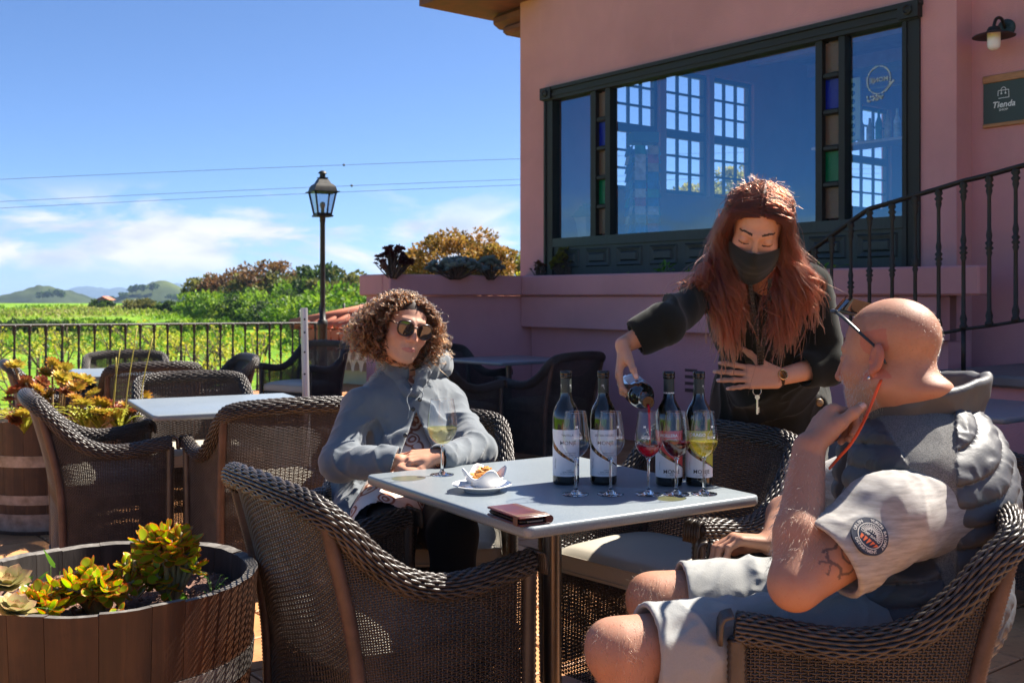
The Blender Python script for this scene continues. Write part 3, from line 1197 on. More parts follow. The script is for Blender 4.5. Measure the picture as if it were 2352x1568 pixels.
# ------------------------------------------------------------------ foliage tools
M_LEAF = from_col('leaf', .55, .35, transl=.45)
M_LEAF_GLOSS = from_col('glossy_leaf', .28, .55, sub=.25, subr=(.006, .008, .002), transl=.28)
M_BARK = simple('bark', (.10, .065, .045), .9, var=.3, scale=20, bstr=.6, bscale=40)
LEAF6 = np.array([(0, 0, 0), (.32, .3, .06), (.30, .68, .05), (0, 1, -.03), (-.30, .68, .05), (-.32, .3, .06)])
def leaf_cards(P, size, normals=None, cols=None, seed=0, up=.3, aspect=1.0, name='foliage'):
 """one small bent leaf at every point; returns vertices, faces, colours"""
 r = np.random.default_rng(seed)
 n = len(P)
 d = r.normal(size=(n, 3))
 if normals is not None:
  d = d * .75 + normals * 1.0
 d[:, 2] += up
 d /= np.linalg.norm(d, axis=1, keepdims=True)
 a = np.cross(d, r.normal(size=(n, 3)))
 a /= np.linalg.norm(a, axis=1, keepdims=True) + 1e-9
 c = np.cross(d, a)
 s = size * r.uniform(.6, 1.35, n)
 V = P[:, None, :] + s[:, None, None] * (LEAF6[None, :, 0:1] * aspect * a[:, None, :] + LEAF6[None, :, 1:2] * d[:, None, :] + LEAF6[None, :, 2:3] * c[:, None, :])
 F = np.concatenate([np.array([[0, 1, 2, 3]]) + 6 * np.arange(n)[:, None], np.array([[0, 3, 4, 5]]) + 6 * np.arange(n)[:, None]])
 C = None
 if cols is not None:
  C = np.repeat(cols, 6, 0)
 return V.reshape(-1, 3), F, C
def blend_cols(n, palette, seed=0, t=None):
 r = np.random.default_rng(seed)
 pal = np.array(palette)
 t = r.uniform(0, len(pal) - 1.001, n) if t is None else np.clip(t, 0, 1) * (len(pal) - 1.001)
 i = t.astype(int)
 f = (t - i)[:, None]
 c = pal[i] * (1 - f) + pal[i + 1] * f
 return c * r.uniform(.8, 1.2, (n, 1))
def clumps(centre, radii, nclump, nleaf, seed, flat=.0, hollow=.45):
 """leaf positions gathered in clumps through an uneven crown"""
 r = np.random.default_rng(seed)
 pts, nrm, cid = [], [], []
 c0 = np.asarray(centre, float)
 rad = np.asarray(radii, float)
 for k in range(nclump):
  d = r.normal(size=3)
  d /= np.linalg.norm(d)
  rr = r.uniform(hollow, 1.0) ** .6
  c = c0 + d * rad * rr
  cr = rad.mean() * r.uniform(.16, .34)
  q = r.normal(size=(nleaf, 3))
  q /= np.linalg.norm(q, axis=1, keepdims=True)
  q2 = q * (r.uniform(.3, 1, (nleaf, 1)) ** .5)
  pts.append(c + q2 * cr * np.array([1.15, 1.15, .75]))
  nrm.append(q * .6 + d * .6)
  cid.append(np.full(nleaf, k))
 return np.concatenate(pts), np.concatenate(nrm), np.concatenate(cid)
def limb_tree(mb, base, top, r0, n, seed, spread=.8):
 r = np.random.default_rng(seed)
 base, top = np.asarray(base, float), np.asarray(top, float)
 mid = (base + top) / 2 + r.normal(size=3) * np.linalg.norm(top - base) * .06
 tr_ = spline([base, mid, top], 9)
 mb.tube(tr_, np.linspace(r0, r0 * .45, 9), 8)
 L = np.linalg.norm(top - base)
 for k in range(n):
  t = r.uniform(.35, .98)
  p = tr_[int(t * 8)]
  a = r.uniform(0, 2 * math.pi)
  e = p + np.array([math.cos(a), math.sin(a), r.uniform(.35, 1.1)]) * L * spread * r.uniform(.35, .7)
  m_ = (p + e) / 2 + r.normal(size=3) * L * .06
  q = spline([p, m_, e], 6)
  mb.tube(q, np.linspace(r0 * .4, r0 * .1, 6), 5)
def make_tree(name, label, base, h, rad, palette, seed, leaf=.12, nclump=46, nleaf=60, crown_z=.62, cat='tree', group=None, crown_r=None, bark=True, hollow=.45):
 root = empty(name, base, 0, label, cat, group)
 b = np.array([0, 0, 0.0])
 if bark:
  tm = MB()
  limb_tree(tm, b, b + np.array([0, 0, h * .72]), h * .035 + .02, 9, seed, .6)
  tm.build('trunk', M_BARK, root)
 rz_ = h * (1 - crown_z) if crown_r is None else crown_r
 P, Nn, cid = clumps((0, 0, h * crown_z), (rad, rad, rz_), nclump, nleaf, seed, hollow=hollow)
 P[:, 2] = np.maximum(P[:, 2], .03)
 rr = np.random.default_rng(seed + 5)
 tcl = rr.uniform(0, 1, cid.max() + 1)[cid]
 cols = blend_cols(len(P), palette, seed, tcl * .75 + rr.uniform(0, .25, len(P)))
 V, F, Cc = leaf_cards(P, leaf, Nn, cols, seed)
 link('crown', fast_mesh('crown', V, F, False, Cc), M_LEAF, root)
 return root
GREEN = [(.05, .12, .008), (.11, .22, .012), (.20, .32, .02), (.32, .40, .03)]
DARKG = [(.025, .05, .012), (.05, .09, .015), (.09, .15, .02)]
OLIVE = [(.07, .075, .02), (.13, .13, .03), (.20, .18, .035)]
AUTUMN = [(.12, .10, .025), (.24, .14, .03), (.34, .15, .03), (.30, .24, .05)]
RUST = [(.10, .06, .025), (.19, .085, .03), (.17, .13, .035)]
YELLOW = [(.42, .40, .03), (.55, .48, .05), (.36, .40, .04)]
def on_field(u, d, dz=0.0):
 x = hx(u, d)
 return np.array([x, d, float(field_z(np.array([x]), np.array([float(d)]))[0]) + dz])
def top_h(base, v):
 """height of a thing standing at base whose top is seen at v"""
 return CAM_H - (v - 680) / 2450 * base[1] - base[2]
# tree belt on the right of the field
belt = [(478, 90, 640, 2.0, OLIVE, 'thin olive green tree at the left end of the tree belt'),
  (520, 88, 628, 2.2, RUST, 'rust brown tree near the left end of the tree belt'),
  (572, 86, 630, 2.3, OLIVE, 'dull green tree left of the tallest brown one in the belt'),
  (622, 84, 603, 2.5, RUST, 'tallest tree of the belt with a thin brown crown'),
  (652, 82, 630, 2.2, OLIVE, 'olive tree just right of the tallest brown one'),
  (690, 80, 638, 2.2, GREEN[:3], 'green tree at the right end of the dense belt'),
  (734, 76, 612, 1.9, DARKG, 'dark loose tree behind the street lamp post'),
  (775, 74, 626, 2.1, OLIVE, 'round olive tree right of the street lamp')]
for k, (u, d, v, r_, pal, lab) in enumerate(belt):
 b = on_field(u, d)
 make_tree('belt_tree', lab, b, top_h(b, v), r_, pal, 40 + k, .26, 44, 46, .66, group='trees along the field edge')
hedge = [(470, 78, 668, 2.0, GREEN, 'bright green bush at the left end of the hedge'), (515, 76, 672, 2.2, GREEN, 'second bright bush from the left of the hedge'),
   (560, 75, 668, 2.3, DARKG, 'dark green bush in the middle of the hedge'), (605, 73, 670, 2.3, GREEN, 'bright bush below the tallest brown tree'),
   (655, 70, 672, 2.3, DARKG, 'dark bush below the olive trees'), (700, 64, 668, 2.3, GREEN, 'yellow green bush left of the lamp post'),
   (752, 58, 664, 2.2, GREEN, 'wide bright bush just right of the lamp post'), (800, 52, 655, 2.2, GREEN, 'bright yellow green bush left of the pink planter'),
   (842, 46, 668, 2.0, GREEN, 'bush half hidden by the pink planter end'),
   (322, 96, 688, 1.7, OLIVE, 'dull lone bush on the field below the central hill'), (396, 92, 694, 1.2, DARKG, 'small dark bush right of the lone dull one'),
   (232, 100, 692, 1.2, DARKG, 'small dark bush beside the white field shed')]
for k, (u, d, v, r_, pal, lab) in enumerate(hedge):
 b = on_field(u, d)
 make_tree('hedge_bush', lab, b, max(top_h(b, v), .8), r_, pal, 70 + k, .22, 40, 60, .45, cat='bush', group='bushes along the field', bark=False, hollow=.2, crown_r=max(top_h(b, v), .8) * .5)
# trees behind the planter
behind = [(1040, 26, 522, 1.15, AUTUMN, 'bushy autumn coloured tree behind the planter'), (960, 27, 585, .75, RUST, 'low brown tree left of the big autumn one'),
   (1120, 24, 560, .70, AUTUMN, 'smaller golden tree right of the big autumn one'), (1188, 30, 588, .8, OLIVE + YELLOW, 'olive tree against the building corner'),
   (905, 30, 628, .8, GREEN, 'low green tree behind the dark planter succulent')]
for k, (u, d, v, r_, pal, lab) in enumerate(behind):
 b = np.array([hx(u, d), d, -.8])
 make_tree('garden_tree', lab, b, top_h(b, v), r_, pal, 100 + k, .085, 70, 120, .74, group='trees behind the planter')
# yellow green trees seen through the shop's side windows
seen = [(1590, 24, 418, .45), (1640, 24, 412, .42), (1695, 22, 375, .40), (1725, 23, 385, .5), (1568, 25, 445, .4), (1665, 25, 440, .4)]
slab_ = ['first', 'second', 'tall third', 'fourth', 'low', 'short']
wl_ = ['pale tree behind the second side window', 'yellow tree at the right of the second side window', 'tall feathery tree seen in the third side window',
  'yellow tree at the right edge of the third side window', 'low tree at the bottom left of the second side window', 'low yellow tree at the left of the third side window']
for k, (u, d, v, r_) in enumerate(seen):
 b = np.array([hx(u, d), d, -.8])
 make_tree('window_tree', wl_[k], b, top_h(b, v), r_, [(.20, .22, .03), (.42, .38, .05), (.5, .42, .06)], 130 + k, .075, 44, 50, .84, group='trees seen through the shop')
for k, (u, v, lab) in enumerate(((-30, 722, 'dark low bush at the left end of the field edge'), (30, 724, 'second dark low bush from the left along the field edge'), (85, 723, 'third dark low bush along the field edge'),
         (140, 722, 'dark low bush at the right end of the left field edge'), (205, 724, 'green low bush right of the dark ones along the field edge'), (262, 722, 'green low bush in the middle of the field edge'),
         (430, 712, 'small round green bush below the tree belt'), (505, 716, 'low green bush in front of the tree belt'))):
 d = 62
 b = on_field(u, d)
 make_tree('field_bush', lab, b, max(top_h(b, v), .5), 1.0, DARKG if k < 4 else GREEN, 300 + k, .16, 24, 44, .45, cat='bush', group='low bushes along the field edge', bark=False, hollow=.2, crown_r=.3)
# ragged growth on the field: tall weeds in one mass
r = np.random.default_rng(11)
n = 26000
dd = 46 + 62 * r.uniform(0, 1, n) ** .8
uu = r.uniform(-120, 900, n)
px = hx(uu, dd)
pz = field_z(px, dd)
keep = (vnoise(np.stack([px, dd, 0 * px], -1), .16, 5) > -.25)
P = np.stack([px, dd, pz + r.uniform(0, .16, n)], -1)[keep]
tn = np.clip(.5 + .5 * vnoise(P, .08, 8) + r.uniform(-.2, .2, len(P)), 0, 1)
cols = blend_cols(len(P), [(.05, .12, .006), (.13, .26, .01), (.26, .36, .02), (.30, .27, .08)], 3, tn)
V, F, Cc = leaf_cards(P, .30, None, cols, 3, up=1.2, aspect=.7)
w = link('field_weeds', fast_mesh('field_weeds', V, F, False, Cc), M_LEAF)
tag(w, kind='stuff')
# vines in rows below the terrace
vine_meshes = []
for k in range(5):
 r = np.random.default_rng(200 + k)
 mbv = MB()
 h = r.uniform(1.15, 1.5)
 mbv.tube(spline([(0, 0, -.1), (r.normal() * .05, r.normal() * .05, h * .45), (r.normal() * .08, 0, h * .8)], 6), np.linspace(.035, .018, 6), 5)
 for q in range(6):
  a = r.uniform(-1, 1)
  mbv.tube(spline([(0, 0, h * .6), (a * .3, r.normal() * .1, h * .85), (a * .65, r.normal() * .15, h * r.uniform(.8, 1.1))], 5), .012, 4)
 nv, nf = len(np.concatenate(mbv.v)), list(mbv.f)
 me = mbv.mesh('vine')
 P = np.concatenate([r.normal(size=(13, 3)) * (.085, .08, .08) + np.array([r.uniform(-.6, .6), r.normal() * .13, h * r.uniform(.5, 1.08)]) for _ in range(7)])
 V, F, Cc = leaf_cards(P, .085, None, blend_cols(len(P), YELLOW, k), k, up=.2)
 lm = fast_mesh('vine_leaves', V, F, False, Cc)
 me.materials.append(M_BARK)
 lm.materials.append(M_LEAF)
 vine_meshes.append((me, lm))
r = np.random.default_rng(17)
cnt = 0
for row in range(6):
 for j in range(13):
  d = 17.5 + row * 4.2 + r.normal() * .15 + j * .12
  u0 = -60 + (j + .5 * (row % 2)) * 78 * 20 / d * 1.15 + r.normal() * 8
  if u0 > 800 or (u0 > 560 and row < 1) or r.uniform() < .38:
   continue
  b = on_field(u0, d)
  vo = empty('grapevine', b, r.uniform(-.3, .3), 'young grapevine with yellow green leaves on the slope below the railing', 'grapevine', 'grapevines in the vineyard')
  vo.scale = (r.uniform(.85, 1.15),) * 3
  me, lm = vine_meshes[cnt % 5]
  for nm, mm in (('trunk', me), ('foliage', lm)):
   o = bpy.data.objects.new(nm, mm)
   COL.objects.link(o)
   o.parent = vo
  cnt += 1
# small trees and a pylon-like pole on the central hill, a white shed in the field
for k, (u, d, v, r_, lab) in enumerate([(505 / 2352 * 2352 * .99, 760, 0, 0, '')][:0]):
 pass
for k, (u, v, r_, lab) in enumerate([(303, 661, 2.2, 'left of two small trees on the hill slope'), (312, 659, 2.2, 'right of two small trees on the hill slope'),
          (326, 657, 2.4, 'lone small tree left of the hilltop'), (350, 655, 3.6, 'broad dark tree on the hilltop')]):
 d = 745
 p = at(u, v, d)
 make_tree('hill_tree', lab, (p[0], p[1], p[2] - 4.6), 5.4, r_, DARKG, 160 + k, 1.2, 18, 20, .7, group='trees on the central hill')
for k, (u, v, r_, lab) in enumerate([(120, 668, 4.0, 'dark tree on top of the left hill'), (98, 674, 4.0, 'dark tree on the left slope of the left hill'), (140, 672, 3.0, 'dark tree right of the top of the left hill'),
          (395, 679, 4.0, 'dark clump on the right slope of the central hill'), (415, 680, 3.5, 'dark clump at the right foot of the central hill'),
          (255, 684, 3.5, 'dark clump at the left foot of the central hill'), (282, 676, 3.5, 'dark clump on the left slope of the central hill')]):
 d = 740
 p = at(u, v, d)
 make_tree('hill_tree', lab, (p[0], p[1], p[2] - 3.6), 4.2, r_, DARKG, 170 + k, 1.2, 20, 20, .6, group='trees on the hills')
shed = MB()
p = on_field(242, 101)
shed.box(p + np.array([0, 0, .45]), (1.1, 1.4, .9))
sh = shed.build('field_shed', simple('white_paint_shed', (.7, .7, .7), .8), smooth=False)
tag(sh, 'tiny white shed at the far edge of the field', 'shed')
rf = MB()
rf.prism([(-.7, 0), (.7, 0), (0, .35)], 1.7, p + np.array([0, -.85, .9]), rot=np.array([[1, 0, 0], [0, 0, 1], [0, 1, 0]]))
rf.build('roof', M_ROOFTILE, sh, smooth=False)
# green netting fence with posts, above the tiled roof
nf = empty('net_fence', on_field(740, 34), 0, 'green netting fence on thin posts behind the tiled roof', 'fence')
nb = MB()
pts = [on_field(u, d) for u, d in ((688, 38), (735, 36), (790, 34), (860, 32))]
tops_ = [715, 706, 700, 694]
for i in range(3):
 a, b = pts[i], pts[i + 1]
 za, zb = CAM_H - (tops_[i] - 680) / 2450 * a[1], CAM_H - (tops_[i + 1] - 680) / 2450 * b[1]
 nb.quad(a, b, (b[0], b[1], zb), (a[0], a[1], za))
mnet, nt, out = new_mat('green_netting')
bb = pbsdf(nt, (.10, .17, .11), .8)
tb = nt.nodes.new('ShaderNodeBsdfTransparent')
mx = nt.nodes.new('ShaderNodeMixShader')
mx.inputs[0].default_value = .55
nt.links.new(tb.outputs[0], mx.inputs[1])
nt.links.new(bb.outputs[0], mx.inputs[2])
nt.links.new(mx.outputs[0], out.inputs['Surface'])
pin(nb.build('netting', mnet, None, smooth=False), nf, nf.location)
for i, a in enumerate(pts):
 pb = MB()
 pb.tube([a, (a[0], a[1], CAM_H - (tops_[i] - 684) / 2450 * a[1])], .04, 6)
 pin(pb.build('post', M_IRON, None), nf, nf.location)
# ------------------------------------------------------------------ low outbuilding with scalloped tile cornice
HB0 = np.array([-2.95, 15.8, 0])
hv = unit(np.array([2.35, -1.9, 0]))          # along its front, to the right and nearer
hn = np.array([hv[1], -hv[0], 0])             # towards the viewer
if hn[1] > 0:
 hn = -hn
HRZ = math.atan2(hv[1], hv[0])
def HP(s, t, z):
 return HB0 + hv * s - hn * t + np.array([0, 0, z])
hut = empty('tiled_outbuilding', HB0, 0, 'low outbuilding with terracotta roof and rows of scalloped eave tiles beside the railing', 'building')
M_WHITETILE = simple('whitewashed_tile', (.62, .56, .50), .8, var=.15, scale=9, bstr=.3)
M_CREAM = simple('cream_plaster', (.50, .46, .30), .85, var=.12, scale=3)
LH = 4.2
EZ = .80
mb = MB()
mb.box(HP(LH / 2, 1.0, -.35), (LH, 1.9, 1.55), HRZ)
pin(mb.build('wall', M_CREAM, None, smooth=False), hut, HB0)
mb = MB()
mb.box(HP(LH / 2, .04, -.17), (LH + .02, .06, .30), HRZ)
pin(mb.build('skirting', M_EAVE, None, smooth=False), hut, HB0)
# a scalloped eave tile: half barrel seen end-on
def eave_tile(mat, r=.085, L=.26, name='eave_tile'):
 m = MB()
 th = np.linspace(0, math.pi, 9)
 o_ = np.stack([np.cos(th) * r, np.sin(th) * r], 1)
 i_ = np.stack([np.cos(th) * (r - .022), np.sin(th) * (r - .022)], 1)
 v, f = [], []
 for y in (0, L):
  for a in o_:
   v.append((a[0], y, -a[1]))
  for a in i_:
   v.append((a[0], y, -a[1]))
 n = 9
 for k in range(n - 1):
  f += [(k, k + 1, 2 * n + k + 1, 2 * n + k), (n + k + 1, n + k, 3 * n + k, 3 * n + k + 1), (k + 1, k, n + k, n + k + 1), (2 * n + k, 2 * n + k + 1, 3 * n + k + 1, 3 * n + k)]
 m.add(v, f)
 me = m.mesh(name, smooth=False)
 me.materials.append(mat)
 return me
def scallop(mat, w=.17, h=.17, L=.10, name='scallop_tile'):
 """a tile end with a tapering tongue hanging down"""
 m = MB()
 poly = [(-w / 2, 0), (w / 2, 0), (w / 2, -h * .32), (w * .28, -h * .5), (w * .12, -h), (-w * .12, -h), (-w * .28, -h * .5), (-w / 2, -h * .32)]
 m.prism(poly[::-1], L, rot=np.array([[1, 0, 0], [0, 0, -1.0], [0, 1, 0]]))
 me = m.mesh(name, smooth=False)
 me.materials.append(mat)
 return me
sc_t, sc_w = scallop(M_ROOFTILE, .16, .30), scallop(M_WHITETILE, .16, .20)
sc_ts = scallop(M_ROOFTILE, .15, .10)
for row, (me, z, t) in enumerate(((sc_t, EZ - .02, -.16), (sc_w, EZ - .24, -.05), (sc_w, EZ - .40, .02))):
 for k in range(24):
  o = bpy.data.objects.new('scallop_tile', me)
  COL.objects.link(o)
  o.location = HP(.09 + k * .172, t, z)
  o.rotation_euler = (0, 0, HRZ)
  pin(o, hut, HB0)
mb = MB()
mb.box(HP(LH / 2, .35, EZ - .245), (LH, .66, .05), HRZ)
mb.box(HP(LH / 2, .38, EZ - .425), (LH - .05, .6, .05), HRZ)
pin(mb.build('cornice_ledge', M_WHITETILE, None, smooth=False), hut, HB0)
# roof slope with ridge pieces rising to the right
slope = MB()
ZR = .33
slope.add([HP(-.2, -.22, EZ), HP(LH, -.22, EZ + .02), HP(LH, 1.6, EZ + .62), HP(1.7, 1.0, EZ + .42)],
   [(0, 1, 2, 3)])
slope.add([HP(-.2, -.22, EZ - .03), HP(LH, -.22, EZ - .01), HP(LH, 1.6, EZ + .59), HP(1.7, 1.0, EZ + .39)],
   [(3, 2, 1, 0)])
pin(slope.build('roof', M_ROOFTILE, None, smooth=False), hut, HB0)
for k in range(23):                                        # cover tiles running up the slope
 s = .05 + k * .18
 L = min(1.75, .35 + .62 * s)
 m = MB()
 a, b = HP(s, -.24, EZ + .02), HP(s, -.24 + L, EZ + .02 + L * .33)
 m.tube([a, a * .5 + b * .5, b], [.055, .05, .045], 8)
 pin(m.build('cover_tile', M_ROOFTILE, None), hut, HB0)
ridge_p = [HP(-.25, -.2, EZ + .04), HP(.7, .36, EZ + .24), HP(1.65, .95, EZ + .45), HP(2.9, 1.3, EZ + .58), HP(LH, 1.62, EZ + .70)]
for k in range(4):
 m = MB()
 m.tube([ridge_p[k], ridge_p[k + 1] * 1.02 - ridge_p[k] * .02], [.085, .10], 10)
 pin(m.build('ridge_tile', M_ROOFTILE, None), hut, HB0)
# ------------------------------------------------------------------ street lamp
LD = 13.2
lp = at(741, 680, LD)
lamp = empty('street_lamp', (lp[0], lp[1], 0), R(28), 'black lantern street lamp on a tall post behind the railing', 'street lamp')
px_ = LD / 2450.0
def lz(v):
 return CAM_H - (v - 680) * px_
post = MB()
post.lathe([(.0, 0), (.12, 0), (.12, .05), (.07, .10), (.055, .35), (.055, lz(747) - .02), (.062, lz(747)), (.062, lz(735)), (.04, lz(733)), (.033, lz(700)), (.031, lz(512)), (.036, lz(508)), (.036, lz(500)),
   (.06, lz(497)), (.0, lz(497))], (0, 0, 0), 16)
post.build('post', M_IRON, lamp)
zb, zt = lz(494), lz(441)
wb, wt = .082, .132
bars = []
for i in range(4):
 for (fx, fy) in (((-1, -1), (1, -1), (1, 1), (-1, 1))[i],):
  m = MB()
  m.tube([(fx * wb, fy * wb, zb), (fx * wt, fy * wt, zt)], .012, 6)
  m.build('corner_bar', M_IRON, lamp)
base_p = MB()
base_p.box((0, 0, zb - .012), (wb * 2 + .045, wb * 2 + .045, .020))
base_p.box((0, 0, zb + .012), (wb * 2 + .01, wb * 2 + .01, .024))
base_p.build('lantern_base', M_IRON, lamp, smooth=False)
rf = MB()
prof = [(wt + .035, zt - .008), (wt + .035, zt + .004), (wt + .01, zt + .008), (wt + .0, zt + .05), (wt - .020, zt + .085), (wt - .050, zt + .105), (wt - .072, zt + .15), (wt - .086, zt + .165), (wt - .076, zt + .168), (wt - .076, zt + .178), (wt - .092, zt + .18)]
P = np.array([[(sx * a, sy * a, z_) for (sx, sy) in ((-1, -1), (1, -1), (1, 1), (-1, 1), (-1, -1))] for a, z_ in prof])
rf.sheet(P)
rf.box((0, 0, zt + .002), (wt * 2 + .02, wt * 2 + .02, .004))
q = zt + .18
rf.lathe([(.036, q - .01), (.036, q + .045), (.056, q + .048), (.050, q + .062), (.028, q + .080), (.0, q + .086)], (0, 0, 0), 16)
rf.build('lantern_roof', M_IRON, lamp, angle=40)
M_LANT = thin_glass('lantern_glass', (.72, .76, .8), .6, .15, .06)
for i in range(4):
 c, s_ = [(-1, -1), (1, -1), (1, 1), (-1, 1)][i], [(1, -1), (1, 1), (-1, 1), (-1, -1)][i]
 m = MB()
 e = .96
 m.quad((c[0] * wb * e, c[1] * wb * e, zb + .02), (s_[0] * wb * e, s_[1] * wb * e, zb + .02), (s_[0] * wt * e, s_[1] * wt * e, zt), (c[0] * wt * e, c[1] * wt * e, zt))
 m.build('pane', M_LANT, lamp, smooth=False)
bl = MB()
bl.lathe([(.022, zb + .02), (.022, zb + .085), (.028, zb + .095), (.034, zb + .12), (.031, zb + .145), (.018, zb + .16), (0, zb + .165)], (0, 0, 0), 14)
bl.build('bulb', simple('dull_bulb', (.35, .32, .24), .3), lamp)
# ------------------------------------------------------------------ power lines with marker balls
for (va, vb, ball, lab) in ((412, 365, (790, 387), 'topmost of the three thin power lines across the sky'), (463, 412, (808, 435), 'middle one of the three thin power lines'),
       (478, 425, (772, 452), 'lowest of the three thin power lines')):
 D = 55
 f = lambda u, va=va, vb=vb: va + (vb - va) * (u / 1190.0) + 6 * ((u - 600) / 1000.0) ** 2 - 2
 pts = [at(u, f(u), D) for u in np.linspace(-900, 2600, 40)]
 m = MB()
 m.tube(pts, .012, 5)
 o = tag(m.build('power_line', simple('grey_cable', (.10, .11, .13), .6)), lab, 'power line', 'power lines')
 bm = MB()
 c = at(ball[0], f(ball[0]), D)
 bm.lathe([(.0, -.07), (.055, -.05), (.07, 0), (.055, .05), (0, .07)], c, 12)
 bm.build('marker_ball', simple('dark_ball', (.03, .03, .04), .5), o)
# ------------------------------------------------------------------ wicker armchair (one set of meshes, many chairs)
def rattan(name, base, spec=.55, rough=.36):
 m, nt, out = new_mat(name)
 b = pbsdf(nt, base, rough, 0, spec)
 n = noise(nt, 14, 4, .6)
 base = np.array(base)
 c = ramp(nt, n, [(.3, tuple(base * .6)), (.7, tuple(base * 1.5))])
 nt.links.new(c, b.inputs['Base Color'])
 bump(nt, b, noise(nt, 320, 2, .5, stretch=(1, 1, 3)), .25, .001)
 nt.links.new(b.outputs[0], out.inputs['Surface'])
 MATS[name] = m
 return m
M_RATTAN = rattan('dark_rattan', (.046, .036, .030), .5, .38)
M_WRAP = rattan('brown_wrapped_cane', (.085, .050, .036), .35, .5)
M_CUSHION = simple('beige_faux_leather', (.42, .38, .31), .5, var=.05, scale=5, bstr=.12, bscale=240, bdist=.001)
M_GLIDE = simple('metal_glide', (.6, .6, .62), .3, .9, var=0)
M_SEAM = simple('dark_seam', (.16, .13, .10), .7, var=0)
AY, BY = .25, -.30            # front of the arms, top of the back
PW, PWB = .31, .285
def rim_curve(t):
 """t 0..1 from the right arm tip round the back to the left arm tip: plan and height of the rim"""
 n = len(t)
 pts = [(PW, AY, .615), (PW + .003, AY - .06, .608), (PW + .004, AY - .16, .592), (PW + .002, .0, .590), (PW - .002, -.09, .615), (PW - .010, -.17, .672), (PW - .018, -.235, .742),
   (PW - .035, -.283, .786), (PW - .085, BY - .003, .803), (PW - .17, BY - .016, .810), (0, BY - .02, .813)]
 full = pts + [(-x, y, z) for x, y, z in pts[-2::-1]]
 return spline(full, n)
NS = 145
tt = np.linspace(0, 1, NS)
RIM = rim_curve(tt)
BASE = RIM.copy()                                        # outline at the floor
BASE[:, 2] = .075
BASE[:, 0] = RIM[:, 0] * .955
BASE[:, 1] = np.where(RIM[:, 1] < 0, RIM[:, 1] * .64, RIM[:, 1])
def wall_pt(i, w):
 """stake i, w height fraction (0 foot .. 1 rim): the back leans outwards above the seat"""
 b, r_ = BASE[i], RIM[i]
 z = b[2] + (r_[2] - b[2]) * w
 k = np.clip((z - .36) / .45, 0, 1) ** 1.35
 return np.array([b[0] + (r_[0] - b[0]) * (.25 * w + .75 * k), b[1] + (r_[1] - b[1]) * (.12 * w + .88 * k), z])
def strand_rows(pitch, half_h, thick, amp):
 V, F = [], []
 base = 0
 n = int((.80 - .075) / pitch)
 ctr = np.array([0, -.02])
 idx = np.arange(NS)
 # outward normal in plan
 tg = np.gradient(RIM[:, :2], axis=0)
 nr = np.stack([tg[:, 1], -tg[:, 0]], 1)
 nr /= np.linalg.norm(nr, axis=1, keepdims=True)
 sgn = np.sign((nr * (RIM[:, :2] - ctr)).sum(1, keepdims=True))
 nr *= sgn
 for k in range(n):
  z = .075 + (k + .5) * pitch
  ok = RIM[:, 2] - .012 > z
  run = []
  runs = []
  for i in idx:
   if ok[i]:
    run.append(i)
   elif run:
    runs.append(run)
    run = []
  if run:
   runs.append(run)
  for run in runs:
   if len(run) < 3:
    continue
   P = []
   for i in run:
    w = (z - BASE[i][2]) / (RIM[i][2] - BASE[i][2])
    p = wall_pt(i, w)
    s = amp if (i + k) % 2 else -amp
    P.append((p + np.array([nr[i][0] * s, nr[i][1] * s, random.uniform(-.0005, .0005)]), nr[i]))
   m = len(P)
   for p, nn in P:
    o3 = np.array([nn[0], nn[1], 0]) * thick
    up = np.array([0, 0, half_h])
    V += [p + up, p + o3, p - up, p - o3]
   for a in range(m - 1):
    for q in range(4):
     q2 = (q + 1) % 4
     F.append((base + a * 4 + q, base + a * 4 + q2, base + (a + 1) * 4 + q2, base + (a + 1) * 4 + q))
   base += m * 4
 return np.array(V), np.array(F)
V, F = strand_rows(.0060, .0025, .0012, .0028)
ME_WEAVE = fast_mesh('weave', V, F)
ME_WEAVE.materials.append(M_RATTAN)
m = MB()
for i in range(0, NS, 1):
 m.tube([wall_pt(i, w) for w in np.linspace(0, .985, 9)], .0024, 4, cap=False)
ME_STAKE = m.mesh('stakes')
ME_STAKE.materials.append(M_RATTAN)
# woven front skirt
V, F, b_ = [], [], 0
nx_ = 45
for k in range(52):
 z = .078 + k * .0060
 for i in range(nx_):
  x = -PWB + .012 + (2 * PWB - .024) * i / (nx_ - 1)
  y = AY - .008 - .02 * (1 - (x / PWB) ** 2) * 0 + (.0032 if (i + k) % 2 else -.0032)
  V += [(x, y, z + .00235), (x, y + .0012, z), (x, y, z - .00235), (x, y - .0012, z)]
 for a in range(nx_ - 1):
  for q in range(4):
   q2 = (q + 1) % 4
   F.append((b_ + a * 4 + q, b_ + a * 4 + q2, b_ + (a + 1) * 4 + q2, b_ + (a + 1) * 4 + q))
 b_ += nx_ * 4
ME_FRONT = fast_mesh('front_weave', np.array(V), np.array(F))
ME_FRONT.materials.append(M_RATTAN)
m = MB()
for i in range(nx_):
 x = -PWB + .012 + (2 * PWB - .024) * i / (nx_ - 1)
 m.tube([(x, AY - .008, .075), (x, AY - .008, .39)], .0027, 4, cap=False)
ME_FSTAKE = m.mesh('front_stakes')
ME_FSTAKE.materials.append(M_RATTAN)
